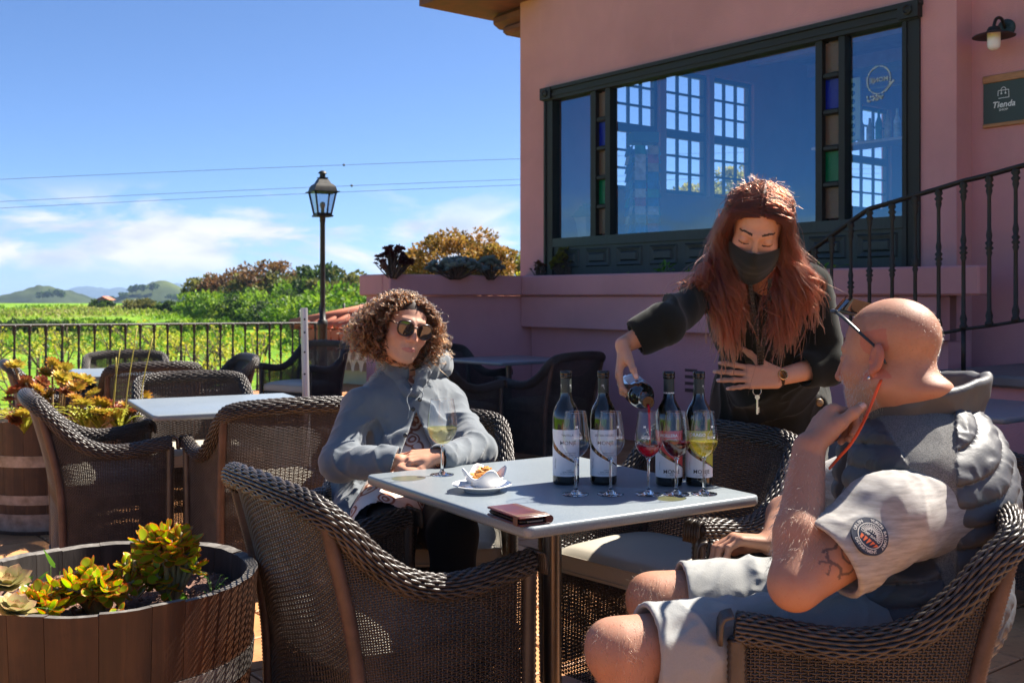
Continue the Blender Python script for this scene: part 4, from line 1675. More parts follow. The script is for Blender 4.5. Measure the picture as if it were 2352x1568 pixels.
# braided rim: strands running along a thick roll, over and under
NR = 250
rp = rim_curve(np.linspace(0, 1, NR))
tip0 = np.array([PW - .004, AY + .012, .605])
tg = np.gradient(rp, axis=0)
tg /= np.linalg.norm(tg, axis=1, keepdims=True)
up = np.array([0, 0, 1.0])
sd = np.cross(tg, up)
sd /= np.linalg.norm(sd, axis=1, keepdims=True)
nv = np.cross(sd, tg)
m = MB()
NSTR = 20
for q in range(NSTR):
 th = q * 2 * math.pi / NSTR
 ph = (q % 2) * math.pi
 s = np.arange(NR)
 rr_ = .0255 + .0026 * np.sin(s * 2 * math.pi / 5.0 + ph)
 p = rp + sd * (np.cos(th) * rr_ * 1.0)[:, None] + nv * (np.sin(th) * rr_ * 1.08)[:, None]
 m.tube(p, .0041, 5, cap=True)
core = rp
m.tube(core, .0238, 10, cap=True)
for e in (0, NR - 1):                                     # turned-down ends over the front posts
 c = rp[e]
 for q in range(6):
  a = .026
  m.tube(spline([c + np.array([(q - 2.5) * .008, .004, a]), c + np.array([(q - 2.5) * .009, .026, .016]), c + np.array([(q - 2.5) * .009, .030, -.03])], 6), .0055, 5)
ME_RIM = m.mesh('rim')
ME_RIM.materials.append(M_RATTAN)
# posts
def wrapped_post(p0, p1, p2, r, n=170):
 mm = MB()
 q = spline([p0, p1, p2], n)
 rr = r * (1 + .07 * np.where(np.arange(n) % 2 == 0, 1, -1))
 mm.tube(q, rr, 9)
 return mm
iR, iL = int(NS * .345), NS - 1 - int(NS * .345)
ME_BPOST = []
for i in (iR, iL):
 o = (wall_pt(i, .5)[:2] - np.array([0, -.02]))
 o = np.r_[unit(o) * .012, 0]
 p = [wall_pt(i, w) + o for w in (0.0, .5, .97)]
 p[0][2] = .03
 me = wrapped_post(p[0], p[1], p[2], .0165).mesh('back_post')
 me.materials.append(M_WRAP)
 ME_BPOST.append(me)
ME_FPOST = []
for sx in (1, -1):
 x = sx * (PW * .97)
 mm = MB()
 q = np.linspace(0, 1, 90)
 P = np.stack([np.full(90, x) + sx * .01 * q, np.full(90, AY - .004), .035 + .56 * q], 1)
 mm.tube(P, .0185 * (1 + .08 * np.where(np.arange(90) % 2 == 0, 1, -1)), 8)
 me = mm.mesh('front_post')
 me.materials.append(M_RATTAN)
 ME_FPOST.append(me)
legm = MB()
legm.tube([(0, 0, .012), (0, 0, .09)], .0145, 8)
ME_LEG = legm.mesh('leg')
ME_LEG.materials.append(M_RATTAN)
gm_ = MB()
gm_.lathe([(.0, 0), (.012, 0), (.016, .004), (.016, .022), (.0, .022)], (0, 0, 0), 10)
ME_GLIDE = gm_.mesh('glide')
ME_GLIDE.materials.append(M_GLIDE)
# seat deck and cushion
dk = MB()
dk.box((0, .035, .375), (.525, .40, .03))
ME_DECK = dk.mesh('seat_deck', False)
ME_DECK.materials.append(M_RATTAN)
def cushion_mesh():
 nx, ny = 25, 23
 xs = np.linspace(-1, 1, nx)
 ysx = np.linspace(-1, 1, ny)
 A, B = np.meshgrid(xs, ysx, indexing='ij')
 q = 7.0
 dome = np.clip(1 - np.abs(A) ** q, 0, 1) * np.clip(1 - np.abs(B) ** q, 0, 1)
 X = A * .272 * (1 - .04 * (B < 0) * B * B)
 Yy = B * .205 + .035
 zt = .447 + .030 * dome ** .6 + .006 * (1 - A * A) * (1 - B * B) + .002 * vnoise(np.stack([X, Yy, 0 * X], -1), 9, 4)
 zb = .392 + 0 * X
 mm = MB()
 mm.sheet(np.stack([X, Yy, zt], -1))
 ring = [(i, 0) for i in range(nx)] + [(nx - 1, j) for j in range(1, ny)] + [(i, ny - 1) for i in range(nx - 2, -1, -1)] + [(0, j) for j in range(ny - 2, 0, -1)]
 loop = np.array([(X[i, j], Yy[i, j], zt[i, j]) for i, j in ring] + [(X[ring[0]], Yy[ring[0]], zt[ring[0]])])
 mid = loop.copy()
 mid[:, 2] = .42
 mid[:, :2] *= 1.022
 low = loop.copy()
 low[:, 2] = .392
 mm.sheet(np.stack([loop, mid, low]))
 me = mm.mesh('cushion')
 me.materials.append(M_CUSHION)
 sm = MB()
 l2 = loop[:-1].copy()
 l2[:, :2] *= 1.008
 l2[:, 2] = .449
 sm.tube(l2, .0026, 5, closed=True)
 l3 = low[:-1].copy()
 l3[:, :2] *= 1.015
 l3[:, 2] = .402
 sm.tube(l3, .0026, 5, closed=True)
 me2 = sm.mesh('piping')
 me2.materials.append(M_CUSHION)
 return me, me2
ME_CUSH, ME_PIPE = cushion_mesh()
def chair_proto():
 t = empty('wicker_armchair')
 def p(name, me, parent=t, loc=None, kind=None):
  o = bpy.data.objects.new(name, me)
  COL.objects.link(o)
  o.parent = parent
  if loc:
   o.location = loc
  if kind:
   o['kind'] = kind
  return o
 p('side_weave', ME_WEAVE, kind='stuff')
 p('side_stakes', ME_STAKE, kind='stuff')
 p('front_weave', ME_FRONT, kind='stuff')
 p('front_stakes', ME_FSTAKE, kind='stuff')
 p('rim', ME_RIM)
 for me in ME_BPOST:
  p('back_post', me)
 for me in ME_FPOST:
  p('front_post', me)
 for sx, y in ((1, AY - .01), (-1, AY - .01), (.93, BY * .64), (-.93, BY * .64)):
  l = p('leg', ME_LEG, loc=(sx * PWB * 1.02, y, 0))
  p('glide', ME_GLIDE, l)
 p('seat_deck', ME_DECK)
 c = p('cushion', ME_CUSH)
 p('piping', ME_PIPE, c)
 return t
CH0 = chair_proto()
_used = [False]
def chair(x, y, h, label, group, z=0.0):
 o = CH0
 if _used[0]:
  o = copy_tree(CH0)
 _used[0] = True
 o.location = (x, y, z)
 o.rotation_euler = (0, 0, math.atan2(h[1], h[0]) - math.pi / 2)
 return tag(o, label, 'chair', group)
TA, TB = np.array([.89, .46]), np.array([-.46, .89])
G1, G2 = 'chairs round the tasting table', 'chairs at the empty tables'
chair(-.335, 2.715, (.83, .56), 'empty wicker armchair in the foreground with a sunlit cushion seen through its weave', G1)
chair(-.315, 3.66, (.03, -1), 'wicker armchair the curly haired woman sits in', G1)
chair(.49, 3.345, (-.74, -.67), 'empty wicker armchair with beige cushion across the table, in front of the waitress', G1)
chair(.715, 2.365, (-.99, .10), 'wicker armchair the bald man sits in', G1)
chair(-1.87, 4.87, TA, 'wicker armchair beside the rear barrel of orange succulents', G2)
chair(-1.05, 4.67, (-.5, .87), 'wicker armchair with its back to us just left of the curly haired woman', G2)
chair(-1.66, 5.70, -TB, 'wicker armchair with light stripes in its back on the far side of the middle table', G2)
chair(-2.44, 7.10, (-.5, .87), 'wicker armchair with its back to us before the far left table', G2)
chair(-2.86, 8.0, -TB, 'wicker armchair on the far side of the far left table, against the railing', G2)
chair(-3.05, 7.15, TA, 'wicker armchair at the left of the far table, half hidden by orange succulents', G2)
chair(-2.20, 7.66, -TA, 'dark wicker armchair at the right end of the far left table', G2)
chair(-1.93, 9.9, (-.55, -.83), 'dark wicker armchair standing alone behind the silver pole', G2)
chair(.30, 8.25, (-.72, .70), 'shaded wicker armchair at the wall table, right one, with its back to us', G2)
chair(-.47, 7.95, (.75, .66), 'shaded wicker armchair at the wall table, just right of the curly hair', G2)
chair(-.43, 9.15, (.70, -.70), 'shaded wicker armchair behind the wall table', G2)
chair(2.36, 4.40, (-.6, .8), 'wicker armchair at the right picture edge behind the bald man', G2)
# ------------------------------------------------------------------ tables
M_TOP = None
def top_mat():
 m, nt, out = new_mat('grey_laminate')
 b = pbsdf(nt, (.20, .23, .26), .34, 0, .5)
 n = noise(nt, 260, 2, .6)
 n2 = noise(nt, 3, 5, .6)
 c = ramp(nt, n, [(.35, (.165, .195, .22)), (.65, (.215, .245, .265))])
 c = mixc(nt, nmath(nt, 'MULTIPLY', ramp_f(nt, n2, .45, .75), .25), c, (.26, .275, .28))
 nt.links.new(c, b.inputs['Base Color'])
 nt.links.new(nmath(nt, 'ADD', nmath(nt, 'MULTIPLY', n2, .16), .26), b.inputs['Roughness'])
 bump(nt, b, n, .10, .0006)
 nt.links.new(b.outputs[0], out.inputs['Surface'])
 return m
M_TOP = top_mat()
M_STEEL = simple('brushed_steel', (.20, .175, .155), .32, .95, var=.12, scale=30, stretch=(1, 1, .05))
M_CAST = simple('dark_cast_base', (.03, .03, .032), .5, .3)
def slab_mesh(w, d, th, rad=.022, bev=.006, name='tabletop'):
 out = []
 for (cx, cy, a0) in ((w - rad, d - rad, 0), (rad, d - rad, 90), (rad, rad, 180), (w - rad, rad, 270)):
  for k in range(7):
   a = R(a0 + k * 15)
   out.append((cx + rad * math.cos(a), cy + rad * math.sin(a), math.cos(a), math.sin(a)))
 o = np.array(out)
 lv = [(-th, -bev), (-th + bev, 0), (-bev, 0), (-bev * .3, -bev * .3), (0, -bev)]
 n = len(o)
 V, F = [], []
 for z, ins in lv:
  for x, y, nx, ny in o:
   V.append((x + nx * ins, y + ny * ins, z))
 for r in range(len(lv) - 1):
  for i in range(n):
   j = (i + 1) % n
   F.append((r * n + i, r * n + j, (r + 1) * n + j, (r + 1) * n + i))
 F.append(tuple(range(n - 1, -1, -1)))
 F.append(tuple((len(lv) - 1) * n + i for i in range(n)))
 return V, F
def table(corner, a, w, d, label, group, th=.028, H=.74):
 """near corner, direction of one side"""
 rz_ = math.atan2(a[1], a[0])
 t = empty('cafe_table', (corner[0], corner[1], 0), rz_, label, 'table', group)
 V, F = slab_mesh(w, d, th)
 mb = MB().add(np.array(V) + np.array([0, 0, H]), F)
 mb.build('tabletop', M_TOP, t, angle=50)
 c = MB()
 c.lathe([(.026, .02), (.026, H - th - .012)], (w / 2, d / 2, 0), 24)
 c.build('column', M_STEEL, t, angle=40)
 p = MB()
 p.box((w / 2, d / 2, H - th - .006), (.26, .26, .011))
 p.build('mount_plate', M_CAST, t, smooth=False)
 b = MB()
 b.lathe([(.0, .0), (.225, .0), (.228, .006), (.21, .014), (.06, .026), (.034, .04), (.0, .04)], (w / 2, d / 2, 0), 32)
 b.build('base', M_CAST, t, angle=40)
 return t
TN = np.array([.034, 2.395])
TV1, TV2 = unit([.606, .412]), unit([-.505, .685])
table(TN, unit([.606 + .016, .412 - .012]), .735, .855, 'grey cafe table with wine bottles, glasses and a bowl of crackers on it', 'cafe tables')
table((-1.564, 4.65), TA, .8, .82, 'grey cafe table in the middle left with nothing on it', 'cafe tables')
table((-2.80, 6.9), TA, .8, .8, 'grey cafe table at the far left near the railing', 'cafe tables')
table((-.08, 8.35), (.75, .66), .8, .75, 'shaded cafe table beside the pink wall', 'cafe tables')
table((2.10, 4.55), (.8, .6), .8, .75, 'shaded cafe table at the right edge behind the bald man', 'cafe tables')
# silver parasol pole standing alone
pp = at(703, 680, 6.3)
pole = empty('parasol_pole', (pp[0], pp[1], 0), 0, 'bare silver parasol pole with drilled holes between the empty tables', 'pole')
m = MB()
m.tube([(.012, 0, .05), (-.012, 0, CAM_H - 27 * 6.3 / 2450)], .0215, 16)
m.build('tube', simple('weathered_aluminium', (.50, .48, .50), .45, .7, var=.18, scale=14, stretch=(1, 1, .2)), pole, angle=40)
hb = MB()
for v in (733, 763, 808, 858):
 z = CAM_H - (v - 680) * 6.3 / 2450
 hb = MB()
 hb.lathe([(.0, .0), (.006, .0), (.006, .0012), (0, .0012)], (-.004, -.0222, z), 10, rot=rotx(R(90)))
 hb.build('hole', simple('hole_dark', (.01, .01, .01), .9, var=0), pole)
bs = MB()
bs.lathe([(0, 0), (.24, 0), (.24, .05), (.05, .07), (.035, .16), (.03, .16), (.0, .16)], (.011, 0, 0), 28)
bs.build('base', M_CAST, pole, angle=40)
tb = MB()
tp = at(2248, 938, 4.95)
tb.box((tp[0], tp[1], .741 + .033), (.035, .03, .066), .3, bev=.004)
tag(tb.build('card_holder', simple('teal_plastic', (.01, .30, .25), .4, var=0), angle=40), 'small teal card holder standing on the right edge table', 'card holder')
# ------------------------------------------------------------------ bottles, glasses and small things on the tasting table
TZ = .74
M_BOTTLE = None
def bottle_glass():
 m, nt, out = new_mat('dark_bottle_glass')
 b = pbsdf(nt, (.012, .010, .006), .04, 0, .6)
 b.inputs['Coat Weight'].default_value = .6
 b.inputs['Coat Roughness'].default_value = .02
 b.inputs['Transmission Weight'].default_value = .25
 nt.links.new(b.outputs[0], out.inputs['Surface'])
 return m
M_BOTTLE = bottle_glass()
M_PAPER = simple('white_label_paper', (.74, .72, .76), .55, var=.03)
M_REDP = simple('red_label_paper', (.55, .05, .05), .5, var=.03)
M_YELP = simple('olive_yellow_label_paper', (.42, .40, .05), .5, var=.03)
M_INK = simple('dark_ink', (.02, .02, .03), .6, var=0)
M_WHITEINK = simple('white_ink', (.85, .85, .85), .5, var=0)
M_CAPS = simple('matt_green_black_capsule', (.028, .034, .028), .5, var=.1)
M_FOIL = simple('black_glossy_lip', (.012, .010, .010), .12, .1, var=0)
BR = .0372
BOTTLE_PROF = [(.0, .004), (.028, .001), (.034, .0), (.0368, .004), (BR, .010), (BR, .178), (.0365, .190), (.0335, .203), (.0285, .215), (.0222, .226), (.0178, .235), (.0156, .245), (.0149, .256), (.0146, .290), (.0146, .294), (.0163, .296), (.0163, .309), (.0150, .312), (.0105, .312), (.0098, .300), (.0, .298)]
def bend(P2, r, a0, z0):
 """flat (x, y) to the face of a cylinder; the viewer's side is -y"""
 P2 = np.asarray(P2, float)
 a = a0 + P2[:, 0] / r
 return np.stack([r * np.sin(a), -r * np.cos(a), z0 + P2[:, 1]], 1)
def bent_text(mb, s, size, r, a0, z0, mi=0, bold=0.0, italic=0.0, mirror=False, rot=0.0):
 V, F = text_mesh(s, size, bold=bold, italic=italic)
 if not len(V):
  return
 P = V[:, :2].copy()
 if mirror:
  P[:, 0] *= -1
  F = [f[::-1] for f in F]
 if rot:
  c, q = math.cos(rot), math.sin(rot)
  P = P @ np.array([[c, q], [-q, c]])
 mb.add(bend(P, r, a0, z0), F, mi)
def bent_line(mb, pts, w, r, a0, z0, mi=0):
 pts = np.asarray(pts, float)
 t = np.gradient(pts, axis=0)
 t /= np.linalg.norm(t, axis=1, keepdims=True) + 1e-9
 n = np.stack([-t[:, 1], t[:, 0]], 1)
 w = np.broadcast_to(np.asarray(w, float), (len(pts),))[:, None] / 2
 A, B = bend(pts + n * w, r, a0, z0), bend(pts - n * w, r, a0, z0)
 mb.sheet(np.stack([A, B], 1), mi)
def swoosh(x, hi):
 """dark band sweeping down from the left to the right across the label"""
 q = np.clip((x + .052) / .104, 0, 1)
 top = .118 - .092 * q ** .62
 bot = .090 - .066 * q ** .70
 return top if hi else bot
def m_mark(mb, r, a, z, s, mi):
 bent_text(mb, 'M', s, r, a, z, mi, bold=.0)
 q = np.linspace(0, 1, 9)
 bent_line(mb, np.stack([s * (.30 + .42 * q ** 1.2), -s * (.30 + .95 * q ** .75)], 1), s * .10 * (1.1 - q), r, a, z, mi)
def bottle(kind, loc, label, rz=0.0, rot=None, face=0.0):
 root = empty('wine_bottle', loc, rz, label, 'wine bottle', 'wine bottles on the tasting table')
 if rot is not None:
  root.rotation_euler = rot
 g = MB()
 g.lathe(BOTTLE_PROF, (0, 0, 0), 40)
 g.build('glass_body', M_BOTTLE, root, angle=60)
 cp = MB()
 cp.lathe([(.01505, .248), (.01515, .249), (.0150, .291), (.0148, .292)], (0, 0, 0), 28)
 cap = cp.build('capsule', M_CAPS, root, angle=60)
 lp_ = MB()
 lp_.lathe([(.0152, .2925), (.0168, .2945), (.0168, .300), (.0160, .3015), (.0168, .303), (.0168, .309), (.0154, .3125), (.0112, .3125), (.0108, .309)], (0, 0, 0), 28)
 lp_.build('lip', M_FOIL, root, angle=50)
 # label
 r = BR + .0004
 a_half = 1.38
 x = np.linspace(-r * a_half, r * a_half, 41)
 z0, zt = .024, .152
 upper = np.stack([bend(np.stack([x, np.maximum(swoosh(x, True), 0)], 1), r, face, z0), bend(np.stack([x, np.full_like(x, zt - z0)], 1), r, face, z0)])
 lower = np.stack([bend(np.stack([x, np.zeros_like(x)], 1), r, face, z0), bend(np.stack([x, np.maximum(swoosh(x, False), .003)], 1), r, face, z0)])
 lb = MB()
 up_mat = {'w1': M_PAPER, 'w2': M_PAPER, 'red': M_REDP, 'yel': M_YELP}[kind]
 lb.sheet(upper, 0, flip=True)
 lb.sheet(lower, 1, flip=True)
 lo = lb.build('label', [up_mat, M_PAPER], root)
 ink = MB()
 ri = r + .0003
 if kind in ('w1', 'w2'):
  bent_text(ink, 'TINTILLA' if kind == 'w1' else 'LISTÁN NEGRO', .0085, ri, face + .12, z0 + .113, bold=.0001)
  bent_text(ink, 'MONJE', .0155, ri, face + .18, z0 + .092, bold=.00005)
  bent_text(ink, 'FERMENTADO', .0052, ri, face + .38, z0 + .064)
  bent_text(ink, 'EN BARRICA', .0052, ri, face + .38, z0 + .058)
  bent_line(ink, [(-.008, 0), (.008, 0)], .0005, ri, face + .38, z0 + .0695)
  bent_line(ink, [(-.006, 0), (.006, 0)], .0005, ri, face + .38, z0 + .0535)
  bent_text(ink, '2017' if kind == 'w1' else '2018', .0056, ri, face + .38, z0 + .048)
  bent_text(ink, 'TENERIFE', .0035, ri, face + .22, z0 + .0175)
  bent_text(ink, 'ISLAS CANARIAS', .0048, ri, face + .22, z0 + .0125)
  bent_text(ink, 'DENOMINACIÓN DE ORIGEN PROTEGIDA', .0026, ri, face + .22, z0 + .008)
  bent_text(ink, 'Felipe Monje', .0058, ri, face - .88, z0 + .034, italic=.3, rot=R(86))
  m_mark_mats = M_WHITEINK
 else:
  wh = MB()
  if kind == 'red':
   bent_text(wh, 'HOLLERA', .0115, ri, face + .0, z0 + .115, bold=.0002)
   bent_text(wh, 'MONJE', .0085, ri, face + .22, z0 + .103)
  else:
   bent_text(wh, 'DRAGO', .0125, ri, face - .1, z0 + .117, bold=.0003)
   bent_text(wh, 'BLANCO', .0115, ri, face + .0, z0 + .097, bold=.0003)
   bent_text(wh, 'SECO', .0115, ri, face + .18, z0 + .083, bold=.0003)
   bent_line(wh, [(-.008, 0), (.008, 0)], .0005, ri, face + .2, z0 + .0745)
   bent_text(wh, 'LISTÁN BLANCO', .0052, ri, face + .24, z0 + .068)
   bent_text(wh, 'DE CANARIAS', .0052, ri, face + .28, z0 + .062)
  wh.build('lettering', M_WHITEINK, lo, smooth=False)
  bent_text(ink, 'MONJE', .0155, ri, face + .22, z0 + .0165, bold=.0001)
  bent_text(ink, '● ● ●', .003, ri, face + .22, z0 + .009)
  bent_text(ink, 'BODEGAS MONJE · TENERIFE', .0026, ri, face + .22, z0 + .006)
  bent_text(ink, 'ISLAS CANARIAS', .003, ri, face - .72, z0 + .032, rot=R(90))
 ink.build('lettering', M_INK, lo, smooth=False)
 mk = MB()
 for a in {'w1': (-1.15, .95), 'w2': (-.1,), 'red': (), 'yel': (.85, -1.3)}[kind]:
  m_mark(mk, .01525, face + a, .272, .0085, 0)
 if kind == 'red':
  for a in np.arange(-1.5, 1.6, .5):
   bent_text(mk, 'M', .006, .01525, face + a, .2535, 0, bold=.0002)
   bent_text(mk, 'o', .005, .01525, face + a + .25, .2535, 0, bold=.0002)
 if mk.n:
  mk.build('print', M_WHITEINK, cap, smooth=False)
 return root
def on_table(u, v, z=TZ):
 D = (CAM_H - z) * 2450.0 / (v - 680.0)
 return np.array([(u - 1176) / 2450 * D, D, z])
for kind, u, v, lab, f in (('w1', 1300, 1109, 'leftmost standing wine bottle, white label reading Tintilla, with wine level glinting', .0),
       ('w2', 1386, 1109, 'second standing wine bottle from the left, white label reading Listán Negro', .0),
       ('red', 1536.5, 1112, 'wine bottle with a red and white label behind the dark red glass', .0),
       ('yel', 1605.5, 1112, 'wine bottle with an olive yellow and white label, rightmost on the table', .0)):
 p = on_table(u, v)
 bottle(kind, p, lab, math.atan2(p[0], -p[1]) * 0 - math.atan2(p[0], p[1]), face=f)
# the bottle being poured: mouth towards us over the middle glass
MOUTH = np.array([.358, 2.800, .982])
PAX = unit(np.array([.035, -.99, -.055]))                 # from base to mouth
PB = MOUTH - PAX * .312
Rm = Matrix(frame_to(PAX, up=(0, 0, 1)).tolist())
pour = bottle('w1', PB, 'dark wine bottle held in the waitress hand pouring red wine', rot=Rm.to_euler(), face=2.6)
# wine glasses
M_GLASS = thin_glass('wine_glass', (.975, .98, .985), 1.0, 0.0, .05, 1.15)
M_STEM = None
mm_, nt, out = new_mat('solid_glass_stem')
gb = nt.nodes.new('ShaderNodeBsdfGlass')
gb.inputs['IOR'].default_value = 1.5
gb.inputs['Color'].default_value = (.96, .97, .98, 1)
nt.links.new(gb.outputs[0], out.inputs['Surface'])
M_STEM = mm_
def wine_mat(name, col, dens, top):
 """liquid: tinted clear body that darkens with depth"""
 m, nt, out = new_mat(name)
 t = nt.nodes.new('ShaderNodeBsdfTransparent')
 t.inputs['Color'].default_value = (*col, 1)
 d = nt.nodes.new('ShaderNodeBsdfPrincipled')
 d.inputs['Base Color'].default_value = (*top, 1)
 d.inputs['Roughness'].default_value = .05
 mx = nt.nodes.new('ShaderNodeMixShader')
 mx.inputs[0].default_value = dens
 nt.links.new(t.outputs[0], mx.inputs[1])
 nt.links.new(d.outputs[0], mx.inputs[2])
 nt.links.new(mx.outputs[0], out.inputs['Surface'])
 return m
W_WHITE = wine_mat('pale_yellow_wine', (.95, .91, .66), .12, (.55, .48, .20))
W_STRAW = wine_mat('straw_wine', (.90, .83, .38), .22, (.50, .44, .08))
W_DARK = wine_mat('dark_red_wine', (.30, .01, .025), .62, (.055, .001, .004))
W_ROSE = wine_mat('bright_red_wine', (.85, .03, .09), .45, (.55, .006, .03))
GL_SMALL = [(.0026, .094), (.0090, .098), (.0205, .107), (.0300, .119), (.0355, .132), (.0366, .141), (.0358, .152), (.0335, .172), (.0300, .196), (.0268, .217)]
GL_BIG = [(.0026, .084), (.0100, .088), (.0240, .098), (.0360, .112), (.0425, .128), (.0440, .141), (.0430, .155), (.0400, .178), (.0360, .203), (.0328, .220)]
def glass(prof, p, label, wine=None, level=.128, mark=None, mirror=False, a=0.0):
 root = empty('wine_glass', p, -math.atan2(p[0], p[1]), label, 'wine glass', 'wine glasses on the tasting table')
 pr = spline(np.array([(x, 0, z) for x, z in prof]), 26)[:, [0, 2]]
 b = MB()
 b.lathe([tuple(q) for q in pr], (0, 0, 0), 40)
 b.f = [f for f in b.f if len(f) == 4]
 b.mi = [0] * len(b.f)
 b.build('bowl', M_GLASS, root)
 rm = MB()
 th = np.linspace(0, 2 * math.pi, 41)[:-1]
 rm.tube(np.stack([pr[-1, 0] * np.cos(th), pr[-1, 0] * np.sin(th), np.full(40, pr[-1, 1])], 1), .00055, 6, closed=True)
 rm.build('rim', M_STEM, root)
 h0 = prof[0][1]
 st = MB()
 st.lathe([(.0, .0008), (.0335, .0008), (.0348, .0016), (.0340, .0026), (.020, .0042), (.010, .0075), (.0055, .013), (.0040, .022), (.0034, .045), (.0034, h0 - .018), (.0042, h0 - .006), (.0066, h0 + .001), (.0085, h0 + .003), (.0, h0 + .0045)], (0, 0, 0), 32)
 st.build('stem', M_STEM, root, angle=60)
 if wine is not None:
  q = [(.0, h0 + .0052)] + [(max(x - .0009, .0004), z + .0006) for x, z in pr if h0 + .005 < z < level]
  rl = np.interp(level, pr[:, 1], pr[:, 0]) - .0009
  q += [(rl, level), (rl * .98, level + .0003), (.0, level)]
  w = MB()
  w.lathe(q, (0, 0, 0), 40)
  w.build('wine', wine, root, angle=60)
 if mark is not None:
  z0 = .158
  r = float(np.interp(z0, pr[:, 1], pr[:, 0])) + .0006
  t = MB()
  sgn = -1 if mirror else 1
  def tx(s_, size, dz, dx=0.0):
   V, F = text_mesh(s_, size, bold=.0002)
   P = V[:, :2].copy()
   P[:, 0] = (P[:, 0] + dx) * sgn
   zz = P[:, 1] + z0 + dz
   rr = np.interp(zz, pr[:, 1], pr[:, 0]) + .0006
   an = mark + P[:, 0] / r
   t.add(np.stack([rr * np.sin(an), -rr * np.cos(an), zz], 1), F if sgn > 0 else [f[::-1] for f in F])
  tx('M', .0095, .022, -.004)
  tx('MONJE', .0072, -.006)
  def ln(pts, w_):
   pts = np.asarray(pts, float)
   pts[:, 0] *= sgn
   tt_ = np.gradient(pts, axis=0)
   tt_ /= np.linalg.norm(tt_, axis=1, keepdims=True) + 1e-9
   n_ = np.stack([-tt_[:, 1], tt_[:, 0]], 1) * w_ / 2
   Z = []
   for Q in (pts + n_, pts - n_):
    zz = Q[:, 1] + z0
    rr = np.interp(zz, pr[:, 1], pr[:, 0]) + .0006
    an = mark + Q[:, 0] / r
    Z.append(np.stack([rr * np.sin(an), -rr * np.cos(an), zz], 1))
   t.sheet(np.stack(Z, 1))
  q_ = np.linspace(0, 1, 8)
  ln(np.stack([.0005 + .0085 * q_ ** 1.3, .018 - .015 * q_ ** .8], 1), .0008)
  ln([(-.012, -.001), (0, -.001), (.012, -.001)], .0006)
  t.build('print', M_WHITEINK, root, smooth=False)
 return root
glass(GL_SMALL, on_table(1322.5, 1135), 'leftmost of the row of five glasses, empty, in front of the Tintilla bottle', None, mark=.18)
glass(GL_SMALL, on_table(1402.6, 1135), 'second glass of the row, empty, in front of the Listán Negro bottle', None, mark=.72)
glass(GL_SMALL, on_table(1489.7, 1135), 'third glass of the row, catching the bright red wine being poured', W_ROSE, .128, mark=-.2)
glass(GL_SMALL, on_table(1553.5, 1135), 'fourth glass of the row, filled with dark red wine', W_DARK, .139)
glass(GL_SMALL, on_table(1617.0, 1134), 'rightmost glass of the row, filled with yellow white wine', W_STRAW, .140, mark=.55, mirror=True)
glass(GL_BIG, on_table(1015.5, 1090), 'large glass of pale white wine in front of the curly haired woman', W_WHITE, .137)
# stream of wine
st = MB()
g3 = on_table(1489.7, 1135)
lip_ = MOUTH + np.array([.0, -.003, -.010])
pts = spline([lip_ + np.array([0, .02, .0]), lip_, lip_ + np.array([.001, -.004, -.02]), np.array([g3[0] + .004, g3[1] + .004, TZ + .150]), np.array([g3[0] + .004, g3[1] + .006, TZ + .120])], 20)
st.tube(pts, np.linspace(.0045, .0022, 20), 8)
tag(st.build('wine_stream', W_ROSE), 'thin red stream of wine falling from the tilted bottle into a glass', 'wine stream')
# saucer, pointed bowl, crackers, folded paper
M_CHINA = simple('white_china', (.78, .77, .76), .12, var=0, spec=.55)
SA = on_table(1107, 1126)
sc_ = MB()
sc_.lathe([(.0, .004), (.040, .004), (.044, .0), (.047, .0), (.050, .004), (.066, .012), (.0800, .0175), (.0805, .0185), (.079, .0192), (.064, .0145), (.048, .0085), (.040, .0075), (.0, .0075)], SA, 48)
tag(sc_.build('saucer', M_CHINA, angle=50), 'white saucer under the bowl of crackers', 'saucer')
def bowl_obj(c, rz_):
 n, m_ = 14, 64
 th = np.arange(m_) * 2 * math.pi / m_
 P = []
 for side in (0, 1):
  rows = []
  for i in range(n):
   t = i / (n - 1)
   k = t if side == 0 else 1 - t
   pk = np.abs(np.cos(2 * th)) ** 2.2
   r_ = (.017 + (.036 + .009 * pk) * k ** .62)
   z_ = .0 + (.028 + .026 * pk) * k ** 1.7
   off = 0 if side == 0 else .0025
   rows.append(np.stack([(r_ - off) * np.cos(th), (r_ - off) * np.sin(th), z_ + off * (1 if side else 0)], 1))
  P += rows
 P = np.array(P)
 P = np.concatenate([P, P[:, :1]], 1)
 mb = MB()
 mb.sheet(P)
 mb.lathe([(.0, .0), (.017, .0)], (0, 0, 0), 24)
 mb.lathe([(.0, .0028), (.0155, .0028)], (0, 0, 0), 24)
 o = mb.build('snack_bowl', M_CHINA)
 o.location = c
 o.rotation_euler = (0, 0, rz_)
 return tag(o, 'small white bowl with four pointed corners on the saucer', 'bowl')
BC = SA + np.array([.006, 0, .0078])
bowl_obj(BC, R(20))
M_CRACK = simple('golden_cracker', (.62, .27, .055), .5, var=.35, scale=60, bstr=.5, bscale=200, bdist=.001)
r = np.random.default_rng(5)
ckm = []
for k in range(4):
 m = MB()
 nn = [4, 5, 4, 5][k]
 th = np.arange(nn * 4) * 2 * math.pi / (nn * 4)
 rr_ = .0125 * (1 + .16 * np.cos(nn * th))
 m.prism(np.stack([rr_ * np.cos(th) * (1.15 if k % 2 else 1), rr_ * np.sin(th)], 1), .0045, (0, 0, -.002))
 me = m.mesh('cracker', smooth=False)
 me.materials.append(M_CRACK)
 ckm.append(me)
